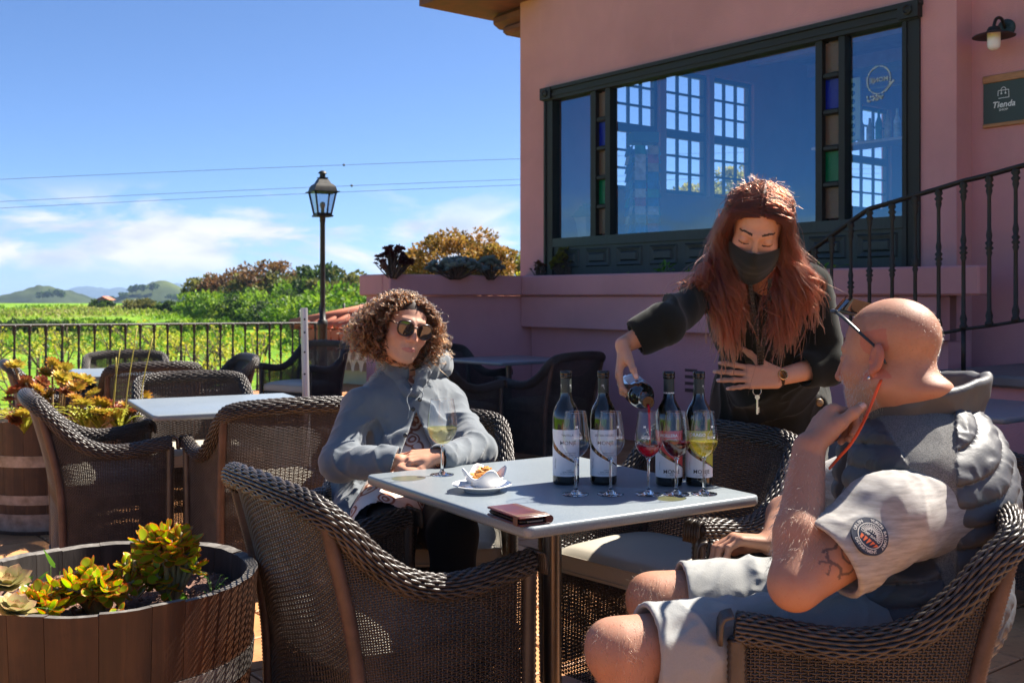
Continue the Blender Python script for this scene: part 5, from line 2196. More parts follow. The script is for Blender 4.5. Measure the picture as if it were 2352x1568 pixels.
for k in range(34):
 lay = [14, 11, 6, 3]
 q, c_ = k, 0
 while q >= lay[c_]:
  q -= lay[c_]
  c_ += 1
 rad_ = [.034, .028, .019, .008][c_]
 a = q * 2 * math.pi / lay[c_] + r.uniform(-.3, .3)
 rr_ = rad_ * r.uniform(.55, 1)
 o = bpy.data.objects.new('cracker', ckm[k % 4])
 COL.objects.link(o)
 o.location = BC + np.array([rr_ * math.cos(a), rr_ * math.sin(a), .024 + .0085 * c_ + r.uniform(-.001, .002)])
 o.rotation_euler = (r.uniform(-.5, .5), r.uniform(-.5, .5), r.uniform(0, 6))
 tag(o, 'golden cracker heaped in the pointed white bowl', 'cracker', 'crackers in the bowl')
pk = MB()
c = SA + np.array([-.048, -.016, .0205])
pk.add([c + np.array(q) for q in ((-.014, -.018, -.004), (.020, -.020, .001), (.026, .016, .002), (-.010, .022, -.002), (-.012, -.015, .002), (.020, -.019, .0035), (.026, .016, .0045), (-.010, .021, .004))],
  [(0, 3, 2, 1), (4, 5, 6, 7), (0, 1, 5, 4), (1, 2, 6, 5), (2, 3, 7, 6), (3, 0, 4, 7)])
tag(pk.build('sugar_packet', simple('dull_white_paper', (.62, .60, .60), .7, var=.05), smooth=False), 'folded white paper packet lying on the saucer edge', 'packet')
# phone in a brown leather case
PC = on_table(1190, 1178, .755)
PD = unit(np.array([.50, -.86, 0]))
prz = math.atan2(PD[1], PD[0])
ph = empty('phone_case', (PC[0], PC[1], TZ), prz, 'brown leather flip case with a phone inside, near the table corner', 'phone')
M_LEATH = simple('oxblood_leather', (.085, .022, .018), .32, var=.45, scale=26, bstr=.25, bscale=160, bdist=.001)
M_LEATH2 = simple('brown_leather_edge', (.11, .05, .03), .5, var=.4, scale=40, bstr=.3, bscale=200, bdist=.001)
m = MB()
m.box((0, 0, .0035), (.155, .082, .005), bev=.002)
m.box((0, 0, .0195), (.155, .082, .005), bev=.002)
m.tube([(-.077, .0385, .0115), (.077, .0385, .0115)], .0105, 12, flat=.9)
m.build('cover', M_LEATH, ph, angle=40)
m = MB()
m.box((.058, -.001, .0225), (.020, .083, .0018), bev=.0008)
m.box((.058, -.0415, .0115), (.018, .003, .022), bev=.001)
m.build('strap', M_LEATH2, ph, angle=40)
m = MB()
m.box((.002, -.003, .0115), (.148, .072, .0085), bev=.003)
phb = m.build('phone', simple('black_phone', (.015, .015, .017), .25, .3, var=0), ph, angle=40)
m = MB()
for k in range(14):
 m.box((.0764, -.020 + .003 * k, .0105), (.0012, .0018, .003))
m.build('speaker_grille', simple('grille_grey', (.2, .2, .2), .5, var=0), phb, smooth=False)['kind'] = 'stuff'
for yy in (-.036, .030):
 m = MB()
 m.tube([(-.074, yy, .0222), (.048, yy, .0222)], .0006, 4)
 m.build('stitch', simple('pale_thread', (.45, .33, .22), .8, var=0), ph)
# ------------------------------------------------------------------ half barrel planters
def wood_mat(name, a, b_, rough, sheen=0.0):
 m, nt, out = new_mat(name)
 bs_ = pbsdf(nt, a, rough, 0, .45)
 oi = nt.nodes.new('ShaderNodeObjectInfo')
 g = nt.nodes.new('ShaderNodeTexCoord')
 ad = nt.nodes.new('ShaderNodeVectorMath')
 nt.links.new(g.outputs['Object'], ad.inputs[0])
 cb = nt.nodes.new('ShaderNodeCombineXYZ')
 rr = nmath(nt, 'MULTIPLY', oi.outputs['Random'], 40.0)
 nt.links.new(rr, cb.inputs[0])
 nt.links.new(rr, cb.inputs[2])
 nt.links.new(cb.outputs[0], ad.inputs[1])
 n = noise(nt, 26, 6, .65, vec=ad.outputs[0], stretch=(1, 1, .06), dist=.6)
 n2 = noise(nt, 5, 5, .7, vec=ad.outputs[0])
 c = ramp(nt, n, [(.3, tuple(np.array(a) * .55)), (.5, a), (.72, b_)])
 c = mixc(nt, nmath(nt, 'MULTIPLY', ramp_f(nt, n2, .5, .7), .55), c, tuple(np.array(a) * .3))
 hs = nt.nodes.new('ShaderNodeHueSaturation')
 nt.links.new(c, hs.inputs['Color'])
 nt.links.new(nmath(nt, 'ADD', nmath(nt, 'MULTIPLY', oi.outputs['Random'], .5), .75), hs.inputs['Value'])
 nt.links.new(hs.outputs[0], bs_.inputs['Base Color'])
 nt.links.new(nmath(nt, 'ADD', nmath(nt, 'MULTIPLY', n2, .4), rough - .2), bs_.inputs['Roughness'])
 bump(nt, bs_, n, .5, .004)
 nt.links.new(bs_.outputs[0], out.inputs['Surface'])
 return m
M_STAVE = wood_mat('barrel_oak', (.042, .0145, .006), (.080, .032, .014), .5)
M_CHAR = wood_mat('charred_oak', (.022, .016, .013), (.045, .036, .030), .9)
M_ENDG = wood_mat('weathered_end_grain', (.13, .115, .10), (.24, .22, .20), .9)
M_HOOP = simple('galvanised_hoop', (.24, .21, .19), .5, .75, var=.45, scale=18, bstr=.3, bscale=60)
M_GRAVEL = simple('lava_gravel', (.16, .085, .06), .95, var=.5, scale=90, bstr=.9, bscale=140, bdist=.01)
def half_barrel(c, rt, rb_, h, n, label, hoops, seed, soil):
 root = empty('half_barrel', c, 0, label, 'barrel planter', 'half barrel planters')
 r = np.random.default_rng(seed)
 w = r.uniform(.75, 1.25, n)
 edges = np.concatenate([[0], np.cumsum(w)]) / w.sum() * 2 * math.pi + .4
 def rad(z):
  t = z / h
  return rb_ + (rt - rb_) * (t ** .8)
 for k in range(n):
  a0, a1 = edges[k] + .0016, edges[k + 1] - .0016
  m = MB()
  top = h + r.uniform(-.005, .003)
  P_o, P_i = [], []
  zs = np.linspace(0, 1, 6)
  na = 4
  for z in zs:
   zz = z * top
   row_o, row_i = [], []
   for q in range(na + 1):
    a = a0 + (a1 - a0) * q / na
    dz = (.0025 * float(vnoise(np.array([[a * 9, 0, seed]]), 1.0, 3)[0])) if z == 1 else 0
    ro = rad(zz) - (.002 if q in (0, na) else 0)
    row_o.append((ro * math.cos(a), ro * math.sin(a), zz + dz))
    row_i.append(((ro - .027) * math.cos(a), (ro - .027) * math.sin(a), zz + dz - (.003 if z == 1 else 0)))
   P_o.append(row_o)
   P_i.append(row_i)
  P_o, P_i = np.array(P_o), np.array(P_i)
  m.sheet(P_o, 0, flip=True)
  m.sheet(P_i, 2)
  m.sheet(np.stack([P_o[-1], P_i[-1]]), 1, flip=True)
  m.sheet(np.stack([P_o[:, 0], P_i[:, 0]]), 0)
  m.sheet(np.stack([P_o[:, -1], P_i[:, -1]]), 0, flip=True)
  m.build('stave', [M_STAVE, M_ENDG, M_CHAR], root, angle=35)
 for z0, z1 in hoops:
  m = MB()
  m.lathe([(rad(z0) + .0005, z0), (rad(z0) + .0032, z0), (rad(z1) + .0032, z1), (rad(z1) + .0005, z1)], (0, 0, 0), 56)
  m.f = [f for f in m.f if len(f) == 4]
  m.mi = [0] * len(m.f)
  m.build('hoop', M_HOOP, root, angle=40)
 m = MB()
 a = np.linspace(-1, 1, 41)
 A, B = np.meshgrid(a, a, indexing='ij')
 d = np.sqrt(A * A + B * B) + 1e-9
 s_ = np.maximum(np.abs(A), np.abs(B)) / d
 X, Yq = A * s_ * (rad(soil) - .028), B * s_ * (rad(soil) - .028)
 Z = soil + .012 * vnoise(np.stack([X, Yq, 0 * X], -1), 14, seed) + .012 * vnoise(np.stack([X, Yq, 0 * X], -1), 60, seed + 1)
 m.sheet(np.stack([X, Yq, Z], -1), flip=False)
 m.build('soil', M_GRAVEL, root)
 return root
B1 = np.array([-.995, 2.625, 0])
half_barrel(B1, .36, .315, .58, 23, 'dark half barrel planter in the foreground corner with jade succulents', ((.345, .40), (.06, .11)), 4, .505)
B2 = np.array([-2.56, 5.95, 0])
half_barrel(B2, .36, .33, .60, 22, 'half barrel planter with grey hoops behind, full of orange succulents', ((.36, .42), (.16, .21), (.02, .11)), 9, .54)
# loose stones on the soil of the front barrel
r = np.random.default_rng(2)
m = MB()
for k in range(420):
 a, q = r.uniform(0, 6.28), .32 * math.sqrt(r.uniform())
 s_ = r.uniform(.003, .009)
 ico = np.array([(0, 0, 1), (.9, 0, .3), (.28, .85, .3), (-.72, .53, .3), (-.72, -.53, .3), (.28, -.85, .3), (0, 0, -.6)]) * r.uniform(.7, 1.3, (7, 3)) * s_
 m.add(ico + B1 + np.array([q * math.cos(a), q * math.sin(a), .512]), [(0, 1, 2), (0, 2, 3), (0, 3, 4), (0, 4, 5), (0, 5, 1), (6, 2, 1), (6, 3, 2), (6, 4, 3), (6, 5, 4), (6, 1, 5)])
tag(m.build('gravel', simple('lava_stones', (.20, .105, .075), .95, var=.5, scale=80), smooth=False), 'reddish gravel on the soil of the front barrel', 'gravel', kind='stuff')
# ------------------------------------------------------------------ succulents
def jade_leaf_mesh(k):
 """thick oval leaf, red along the margin"""
 r = np.random.default_rng(k)
 nu, nv = 9, 7
 P, C = [], []
 asp = r.uniform(.34, .42)
 for side in (1, -1):
  for i in range(nu):
   t = i / (nu - 1)
   wv = asp * max(math.sin(math.pi * (.06 + .94 * t) ** 1.15), 0) ** .55 if t < 1 else .05
   for j in range(nv):
    a = -1 + 2 * j / (nv - 1)
    th = .075 * (1 - a * a) ** .6 * math.sin(math.pi * (.12 + .80 * t)) ** .5
    cup = .16 * (a * wv / .4) ** 2 - .10 * math.sin(t * 2.6)
    P.append((a * wv, t, cup + side * th))
    e = .85 * max(abs(a) ** 7, np.clip((t - .84) / .16, 0, 1) ** 1.3)
    base = np.array([.58, .66, .03]) * (1 - .2 * t)
    C.append(base * (1 - e) + np.array([.80, .14, .05]) * e)
 P, C = np.array(P), np.array(C)
 m = MB()
 n = nu * nv
 m.sheet(P[:n].reshape(nu, nv, 3), col=C[:n])
 m.sheet(P[n:].reshape(nu, nv, 3), flip=True, col=C[n:])
 me = m.mesh('leaf')
 me.materials.append(M_JADE)
 return me
def jade_mat():
 m, nt, out = new_mat('jade_leaf')
 b = pbsdf(nt, (.2, .3, .02), .3, 0, .5)
 oi = nt.nodes.new('ShaderNodeObjectInfo')
 hs = nt.nodes.new('ShaderNodeHueSaturation')
 nt.links.new(attr_col(nt), hs.inputs['Color'])
 nt.links.new(nmath(nt, 'ADD', nmath(nt, 'MULTIPLY', oi.outputs['Random'], .055), .475), hs.inputs['Hue'])
 nt.links.new(nmath(nt, 'ADD', nmath(nt, 'MULTIPLY', oi.outputs['Random'], .7), .60), hs.inputs['Value'])
 nt.links.new(hs.outputs[0], b.inputs['Base Color'])
 t = nt.nodes.new('ShaderNodeBsdfTranslucent')
 nt.links.new(hs.outputs[0], t.inputs['Color'])
 mx = nt.nodes.new('ShaderNodeMixShader')
 mx.inputs[0].default_value = .72
 nt.links.new(b.outputs[0], mx.inputs[1])
 nt.links.new(t.outputs[0], mx.inputs[2])
 nt.links.new(mx.outputs[0], out.inputs['Surface'])
 return m
M_JADE = jade_mat()
JL = [jade_leaf_mesh(k) for k in range(5)]
M_STEMJ = simple('jade_stem', (.16, .12, .05), .7, var=.3, scale=40, bstr=.4, bscale=80)
def place_leaf(mesh, parent, p, d, size, roll, r, name='leaf'):
 o = bpy.data.objects.new(name, mesh)
 COL.objects.link(o)
 y = unit(d)
 x = unit(np.cross(y, unit(r.normal(size=3) * .35 + np.array([0, 0, 1]))))
 z_ = np.cross(x, y)
 M = Matrix(np.stack([x, y, z_], 1).tolist()).to_4x4()
 M = Matrix.Translation(Vector(p)) @ M @ Matrix.Rotation(roll, 4, 'Y') @ Matrix.Scale(size, 4)
 o.matrix_local = M
 o.parent = parent
 return o
def jade_plant(base, label, branches, leaf, seed, per=7):
 root = empty('jade_plant', base, 0, label, 'succulent', 'succulents in the front barrel')
 r = np.random.default_rng(seed)
 sm = MB()
 cnt = 0
 for tipv in branches:
  tipv = np.asarray(tipv, float)
  mid = tipv * np.array([.35, .35, .55]) + r.normal(size=3) * .008
  sm.tube(spline([(0, 0, -.02), mid, tipv], 8), np.linspace(.0085, .0045, 8), 7)
  dirv = unit(tipv - mid)
  for k in range(per):
   if cnt >= 290:
    break
   t = k / per
   a = k * 2.4 + r.uniform(-.4, .4)
   fr = frame_to(dirv)
   rad_ = fr[:, 0] * math.cos(a) + fr[:, 1] * math.sin(a)
   dv = unit(dirv * (.15 + 1.1 * t) + rad_ * (1.05 - .55 * t))
   p = tipv - dirv * (.034 * (1 - t)) + rad_ * .003
   place_leaf(JL[r.integers(5)], root, p, dv, leaf * r.uniform(.75, 1.15) * (1 - .25 * t), r.uniform(-.5, .5), r)
   cnt += 1
 sm.build('stem', M_STEMJ, root)
 return root
def ball_tips(c, rad, n, seed, low=-.2):
 r = np.random.default_rng(seed)
 out = []
 while len(out) < n:
  d = r.normal(size=3)
  d /= np.linalg.norm(d)
  if d[2] < low:
   continue
  out.append(np.asarray(c) + d * np.asarray(rad) * r.uniform(.62, 1.0))
 return out
SB = .515
p = np.array([hx(395, 2.60), 2.60, SB])
jade_plant(p, 'tallest jade plant with red edged leaves rising at the right of the front barrel', ball_tips((-.012, 0, .135), (.075, .07, .060), 26, 1, -.5) + ball_tips((-.045, .0, .075), (.04, .05, .045), 8, 12, -.6) + [np.array([.065, -.01, .10])], .039, 1, 8)
p = np.array([hx(222, 2.52), 2.52, SB])
jade_plant(p, 'broad low jade plant in the middle of the front barrel', ball_tips((-.005, 0, .050), (.105, .085, .058), 30, 2, -.25), .039, 2, 8)
p = np.array([hx(95, 2.45), 2.45, SB])
jade_plant(p, 'small jade plant at the left of the front barrel', ball_tips((0, 0, .035), (.05, .05, .045), 11, 3, -.2), .041, 3, 7)
p = np.array([hx(282, 2.40), 2.40, SB])
jade_plant(p, 'tiny jade cutting near the front rim of the barrel', ball_tips((0, 0, .02), (.03, .025, .03), 4, 4, 0), .032, 4, 6)
p = np.array([hx(300, 2.72), 2.74, SB])
jade_plant(p, 'jade plant hidden behind the broad one at the back of the front barrel', ball_tips((0, 0, .04), (.05, .05, .045), 9, 6, -.1), .034, 6, 7)
def rosette_mesh(name, rings, leafL, leafW, cols, mat, seed, cup=.5, thick=.06):
 """an open rosette of pointed leaves"""
 r = np.random.default_rng(seed)
 m = MB()
 for q, (n, el, L_) in enumerate(rings):
  for k in range(n):
   a = k * 2 * math.pi / n + q * .7 + r.uniform(-.1, .1)
   e = el + r.uniform(-.08, .08)
   d = np.array([math.cos(a) * math.cos(e), math.sin(a) * math.cos(e), math.sin(e)])
   s_ = np.array([-math.sin(a), math.cos(a), 0])
   u_ = np.cross(s_, d) * -1
   if u_[2] < 0:
    u_ = -u_
   L2, W_ = leafL * L_, leafW * L_ ** .6
   P, C = [], []
   for i in range(6):
    t = i / 5
    w = W_ * (math.sin(math.pi * min(.18 + .82 * t, 1) ** 1.5)) ** .8 if t < 1 else .001
    w = max(w, .12 * W_ if t < .5 else .001)
    for j in (-1, 0, 1):
     P.append(d * L2 * t + s_ * w * j + u_ * (cup * L2 * .25 * t * t + (abs(j)) * w * .35))
     c0 = np.array(cols[0]) * (1 - t) + np.array(cols[1]) * t
     ee = max(t ** 3, abs(j) * .35)
     C.append(c0 * (1 - ee) + np.array(cols[2]) * ee)
   m.sheet(np.array(P).reshape(6, 3, 3), col=np.array(C))
 me = m.mesh(name)
 me.materials.append(mat)
 return me
M_SUCC = from_col('succulent_leaf', .38, .45, transl=.35)
ech = rosette_mesh('rosette', [(7, .12, 1.0), (7, .40, .95), (6, .75, .8), (4, 1.15, .55)], .055, .019, ((.36, .40, .12), (.46, .45, .18), (.46, .24, .14)), M_SUCC, 1, .7)
for k, (u, v, D, s_, lab) in enumerate(((18, 1335, 2.42, 1.05, 'pale pink edged rosette at the left picture edge in the front barrel'), (30, 1395, 2.30, .95, 'lower pale rosette at the left picture edge in the front barrel'))):
 p = at(u, v, D)
 o = empty('echeveria', (p[0], p[1], max(p[2] - .01, SB)), 0, lab, 'succulent')
 q = bpy.data.objects.new('rosette', ech)
 COL.objects.link(q)
 q.parent = o
 q.scale = (s_,) * 3
 q.rotation_euler = (R(18), R(8), k)
 st = MB()
 st.tube([(0, 0, -.06), (0, 0, .004)], .008, 6)
 st.build('stem', M_STEMJ, o)
def weed(base, label, leaves, col, seed, tall=.0):
 root = empty('weed', base, 0, label, 'weed', 'weeds')
 r = np.random.default_rng(seed)
 sm = MB()
 m = MB()
 for (dx, dy, dz, L_, w_) in leaves:
  tip = np.array([dx, dy, dz])
  sm.tube(spline([(0, 0, -.01), tip * np.array([.4, .4, .6]), tip], 6), .0013, 5)
  d = unit(np.array([dx, dy, .35 * abs(dz) + .01]) + r.normal(size=3) * .02)
  s_ = unit(np.cross(d, (0, 0, 1)) + r.normal(size=3) * .3)
  u_ = np.cross(s_, d)
  P = []
  for i in range(7):
   t = i / 6
   w = w_ * math.sin(math.pi * min(.1 + .9 * t, 1)) ** .7 * (1 if i % 2 else .86)
   for j in (-1, 0, 1):
    P.append(tip + d * L_ * t + s_ * w * j + u_ * (abs(j) * w * .25 - .2 * L_ * t * t))
  c = np.array(col) * r.uniform(.8, 1.25)
  m.sheet(np.array(P).reshape(7, 3, 3), col=np.tile(c, (21, 1)))
 sm.build('stem', simple('green_stem', (.10, .16, .03), .6), root)
 m.build('foliage', M_LEAF, root)
 return root
GL = (.10, .22, .02)
r = np.random.default_rng(44)
def fan(n, h, L_, w_, sp=.03):
 return [(r.normal() * sp, r.normal() * sp, h * r.uniform(.4, 1), L_ * r.uniform(.7, 1.2), w_ * r.uniform(.7, 1.2)) for _ in range(n)]
for (u, v, D, lv, lab) in ((68, 1330, 2.58, fan(9, .05, .045, .010), 'serrated green weed behind the rosettes in the front barrel'),
       (116, 1290, 2.74, [(.0, .0, .055, .040, .026), (.02, .01, .02, .02, .01)], 'single heart shaped leaf at the back of the front barrel'),
       (300, 1375, 2.44, fan(5, .02, .03, .009, .012), 'small pale weed at the front rim of the barrel'),
       (406, 1352, 2.50, fan(6, .02, .035, .009, .016), 'small green weed on the gravel right of the jade plants'),
       (487, 1325, 2.56, fan(10, .075, .012, .004, .010), 'thin upright sprout on the gravel at the right of the front barrel'),
       (40, 1400, 2.36, [(-.01, 0, .06, .10, .004), (.005, 0, .05, .12, .004), (.02, 0, .03, .09, .004)], 'few grass blades at the left of the front barrel')):
 weed(np.array([hx(u, D), D, SB]), lab, lv, GL, int(u))
# orange aeoniums and a yellow spiky plant in the rear barrel
AEC = [((.34, .36, .03), (.48, .34, .03), (.46, .13, .03)), ((.26, .16, .04), (.32, .09, .03), (.24, .035, .025)), ((.40, .44, .04), (.50, .46, .05), (.52, .26, .04))]
AER = [rosette_mesh('rosette', [(12, .05, 1.0), (11, .35, .92), (9, .7, .75), (6, 1.1, .5)], .055, .011, c, M_SUCC, 10 + k, .5) for k, c in enumerate(AEC)]
ae = empty('aeonium', (B2[0], B2[1], .54), 0, 'sprawling aeonium with orange and red rosettes on long stems in the rear barrel', 'succulent')
r = np.random.default_rng(14)
stm = MB()
ros = [(120, 838, 0, 5.9), (148, 850, 2, 5.9), (60, 878, 1, 5.8), (95, 880, 1, 5.75), (40, 900, 1, 5.8), (75, 912, 1, 5.7), (110, 912, 0, 5.75), (150, 885, 0, 5.8), (170, 868, 2, 5.85), (175, 890, 0, 5.7),
  (150, 905, 1, 5.7), (195, 876, 2, 5.9), (140, 868, 2, 5.75), (105, 858, 0, 5.9), (60, 935, 1, 5.6), (55, 955, 2, 5.5), (30, 965, 1, 5.5), (232, 930, 0, 5.6), (255, 935, 1, 5.65), (270, 945, 1, 5.6), (245, 952, 0, 5.55), (285, 935, 0, 5.7),
  (300, 950, 1, 5.65), (262, 960, 0, 5.5), (230, 950, 2, 5.5), (325, 912, 0, 5.8), (170, 915, 0, 5.6), (190, 930, 2, 5.5), (20, 920, 1, 5.8), (85, 895, 0, 5.65), (35, 842, 2, 6.0), (215, 905, 2, 5.75)]
for k, (u, v, c, D) in enumerate(ros):
 p = at(u, v, D)
 l_ = p - np.array([B2[0], B2[1], .54])
 bs_ = np.array([np.clip(l_[0], -.22, .22) * .6, np.clip(l_[1], -.2, .2) * .6, 0])
 stm.tube(spline([bs_, (bs_ + l_) / 2 + np.array([0, 0, .05 * r.uniform(-1, 1)]), l_], 7), .006, 5)
 q = bpy.data.objects.new('rosette', AER[c])
 COL.objects.link(q)
 q.parent = ae
 q.location = l_
 q.scale = (r.uniform(.85, 1.25),) * 3
 q.rotation_euler = (R(28) * r.uniform(.2, 1.4), R(20) * r.normal(), r.uniform(0, 6))
stm.build('stem', simple('pale_brown_stem', (.30, .20, .09), .7, var=.2, scale=30), ae)
spk = empty('spiky_plant', (hx(215, 5.55), 5.6, .54), 0, 'tuft of yellow green strap leaves in the middle of the rear barrel', 'plant')
m = MB()
for k in range(230):
 cx = r.choice([-.38, -.05, .02, .12], p=[.22, .26, .3, .22])
 a = r.uniform(0, 6.28)
 L_ = r.uniform(.18, .34)
 d = np.array([math.cos(a), math.sin(a), 0]) * r.uniform(.25, .8)
 P = []
 s_ = np.array([-math.sin(a), math.cos(a), 0])
 for i in range(7):
  t = i / 6
  pt = np.array([cx, 0, 0]) + d * L_ * t + np.array([0, 0, 1]) * L_ * (t - .62 * t * t) * 1.1
  w = .0085 * (1 - t) ** .6
  P += [pt - s_ * w, pt + np.array([0, 0, -.004]), pt + s_ * w]
 c = np.array([.45, .46, .06]) * r.uniform(.6, 1.25)
 m.sheet(np.array(P).reshape(7, 3, 3), col=np.tile(c, (21, 1)))
for k in range(4):
 x = r.uniform(-.05, .25)
 m.tube(spline([(x, 0, .05), (x + .02, 0, .25), (x + r.uniform(.02, .09), 0, .40 + .05 * k)], 8), .003, 5, col=np.array([.5, .42, .10]))
m.build('leaves', M_SUCC, spk)
# ------------------------------------------------------------------ planting on the raised planter
def bush_succ(name, label, u, D, v_top, width, cols, n, leafL, leafW, seed, rings=None, stemc=(.07, .045, .035), zbase=1.415, scale=(.7, 1.2), wide=.5):
 x = hx(u, D)
 root = empty(name, (x, D, zbase), 0, label, 'succulent')
 r = np.random.default_rng(seed)
 h = CAM_H - (v_top - 680) / 2450 * D - zbase
 rm = rosette_mesh('rosette', rings or [(8, .1, 1), (7, .55, .85), (4, 1.1, .6)], leafL, leafW, cols, M_SUCC, seed)
 sm = MB()
 for k in range(n):
  a = r.uniform(0, 6.28)
  q = math.sqrt(r.uniform())
  hh = h * (1 - .55 * q ** 2.2) * r.uniform(.72, 1.0)
  tip = np.array([math.cos(a) * q * width / 2, math.sin(a) * q * width * .5 * wide, hh])
  sm.tube(spline([tip * np.array([.18, .18, 0]), tip * np.array([.6, .6, .55]) + r.normal(size=3) * .012, tip], 6), np.linspace(.008, .004, 6), 5)
  o = bpy.data.objects.new('rosette', rm)
  COL.objects.link(o)
  o.parent = root
  o.location = tip
  o.scale = (r.uniform(*scale),) * 3
  o.rotation_euler = (r.normal() * .4, r.normal() * .4, r.uniform(0, 6))
 sm.build('stem', simple('woody_stem_' + name, stemc, .8, var=.3, scale=30), root)
 return root
bush_succ('dark_aeonium', 'dark maroon aeonium shrub on the planter corner against the sky', 902, 9.38, 562, .34, ((.06, .02, .02), (.09, .022, .02), (.07, .015, .015)), 60, .040, .010, 31)
bush_succ('blue_succulent', 'sprawling blue green succulent shrub on the planter wall', 1045, 9.75, 590, .50, ((.20, .28, .25), (.27, .36, .33), (.30, .33, .30)), 60, .052, .018, 32, [(6, .2, 1), (6, .7, .8), (3, 1.2, .55)])
bush_succ('blue_succulent', 'leggy blue green succulent at the right end of the planter arm', 1128, 10.0, 592, .30, ((.17, .24, .21), (.23, .30, .27), (.28, .30, .26)), 24, .048, .016, 33, [(6, .2, 1), (6, .7, .8), (3, 1.2, .55)], (.14, .11, .08))
bush_succ('jade_shrub', 'dense round green jade shrub under the left end of the shop window', 1302, 10.42, 566, .34, ((.08, .13, .015), (.19, .22, .02), (.24, .19, .03)), 130, .026, .010, 34)
bush_succ('dry_succulent', 'small brown succulent left of the green jade shrub', 1238, 10.5, 600, .20, ((.10, .06, .03), (.17, .085, .035), (.16, .06, .03)), 34, .026, .007, 35, None, (.12, .09, .07))
r = np.random.default_rng(61)
for (u, D, n, h, lab) in ((1447, 9.62, 10, .05, 'low weed on the planter edge below the postcard rack'), (1522, 9.2, 22, .13, 'bright green weed on the planter edge below the window middle'),
       (1573, 8.95, 12, .06, 'short weed on the planter edge beside the waitress shoulder'), (1890, 7.55, 12, .08, 'weed on the planter edge behind the stair rail')):
 weed(np.array([hx(u, D), D, 1.41]), lab, fan(n, h, .05, .016, .05), (.11, .26, .025), int(u))
# ------------------------------------------------------------------ wall lamp and shop sign on the recessed wall
TW = .2
sL_ = s_at(2312, TW)
zl = CAM_H + (680 - 66) / 2450 * W(sL_, TW)[1]
wlp = empty('wall_lamp', W(sL_, TW, zl), 0, 'black wall lamp with a wide metal shade and white glass bulb above the sign', 'wall lamp')
def wl_pin(mb, name, mat, **k):
 return pin(mb.build(name, mat, None, **k), wlp, W(sL_, TW, zl))
FN = -E2
m = MB()
m.lathe([(0, 0), (.062, 0), (.062, .010), (.048, .018), (.030, .022), (0, .022)], W(sL_, TW - .0005, zl), 24, rot=frame_to(FN))
wl_pin(m, 'wall_plate', simple('verdigris_iron', (.035, .055, .055), .6, .4, var=.5, scale=40), angle=40)
sc0 = W(sL_, TW, zl)
tipc = sc0 + FN * .17 + np.array([0, 0, -.05])
m = MB()
m.tube(spline([sc0 + FN * .02, sc0 + FN * .07 + np.array([0, 0, .055]), sc0 + FN * .135 + np.array([0, 0, .045]), sc0 + FN * .17 + np.array([0, 0, -.01]), tipc], 18), .011, 8)
wl_pin(m, 'arm', M_IRON)
m = MB()
m.lathe([(.0, .035), (.034, .033), (.042, .020), (.047, .004), (.075, -.006), (.128, -.022), (.136, -.030), (.130, -.030), (.074, -.012), (.04, -.004), (.0, -.003)], tipc, 36)
wl_pin(m, 'lamp_shade', M_IRON, angle=50)
m = MB()
m.lathe([(.0, -.004), (.042, -.006), (.042, -.085), (.038, -.102), (.027, -.115), (.012, -.121), (0, -.122)], tipc, 24)
mw = simple('white_opal_glass', (.78, .76, .82), .25, var=.03, sub=0) if False else simple('white_opal_glass', (.80, .78, .84), .22, var=0)
wl_pin(m, 'bulb', mw, angle=60)
ss0, ss1 = s_at(2260, TW), s_at(2260, TW) + .30
zt_, zb_ = CAM_H + (680 - 178) / 2450 * W(ss0, TW)[1], CAM_H + (680 - 296) / 2450 * W(ss0, TW)[1]
sg = empty('shop_sign', W((ss0 + ss1) / 2, TW, (zt_ + zb_) / 2), 0, 'dark green hanging shop sign with wooden strips reading Tienda Shop', 'sign')
SGP = W((ss0 + ss1) / 2, TW, (zt_ + zb_) / 2)
m = MB()
wbox(m, ss0 + .003, ss1 - .003, TW - .014, TW - .004, zb_ + .012, zt_ - .012)
pin(m.build('panel', simple('slate_green_panel', (.038, .062, .060), .6, var=.05), None, smooth=False), sg, SGP)
for z0, z1 in ((zt_ - .050, zt_), (zb_, zb_ + .026)):
 m = MB()
 wbox(m, ss0, ss1, TW - .022, TW - .0005, z0, z1, bev=.003)
 pin(m.build('wood_strip', simple('oak_strip', (.36, .17, .065), .5, var=.25, scale=12, stretch=(1, 1, 6)), None, angle=40), sg, SGP)
wm = MB()
scn, zc = (ss0 + ss1) / 2 - .006, (zt_ + zb_) / 2
def wall_put(P, t, s0, z0, k=1.0):
 return np.array([W(s0 + x * k, t, z0 + y) for x, y in P[:, :2]])
V, F = text_mesh('Tienda', .058, italic=.22, bold=.0012)
wm.add(wall_put(V, TW - .0152, scn, zc - .030), F)
V, F = text_mesh('SHOP', .020, bold=.0004)
wm.add(wall_put(V * np.array([1.25, 1, 1]), TW - .0152, scn, zc - .066), F)
def flat_line(mb, pts, w, t, s0, z0, k=1.0):
 pts = np.asarray(pts, float)
 tt_ = np.gradient(pts, axis=0)
 tt_ /= np.linalg.norm(tt_, axis=1, keepdims=True) + 1e-9
 n_ = np.stack([-tt_[:, 1], tt_[:, 0]], 1) * w / 2
 mb.sheet(np.stack([wall_put(pts + n_, t, s0, z0, k), wall_put(pts - n_, t, s0, z0, k)], 1))
zb2 = zc + .040
th = np.linspace(0, math.pi, 14)
flat_line(wm, np.stack([.017 * np.cos(th), .026 + .020 * np.sin(th)], 1), .0042, TW - .0152, scn, zb2)
for a, b in (((-.036, .026), (.036, .026)), ((-.036, .026), (-.038, -.010)), ((.036, .026), (.038, -.026)), ((.040, -.026), (-.034, -.026))):
 flat_line(wm, np.array([a, ((a[0] + b[0]) / 2, (a[1] + b[1]) / 2), b]), .0042, TW - .0152, scn, zb2)
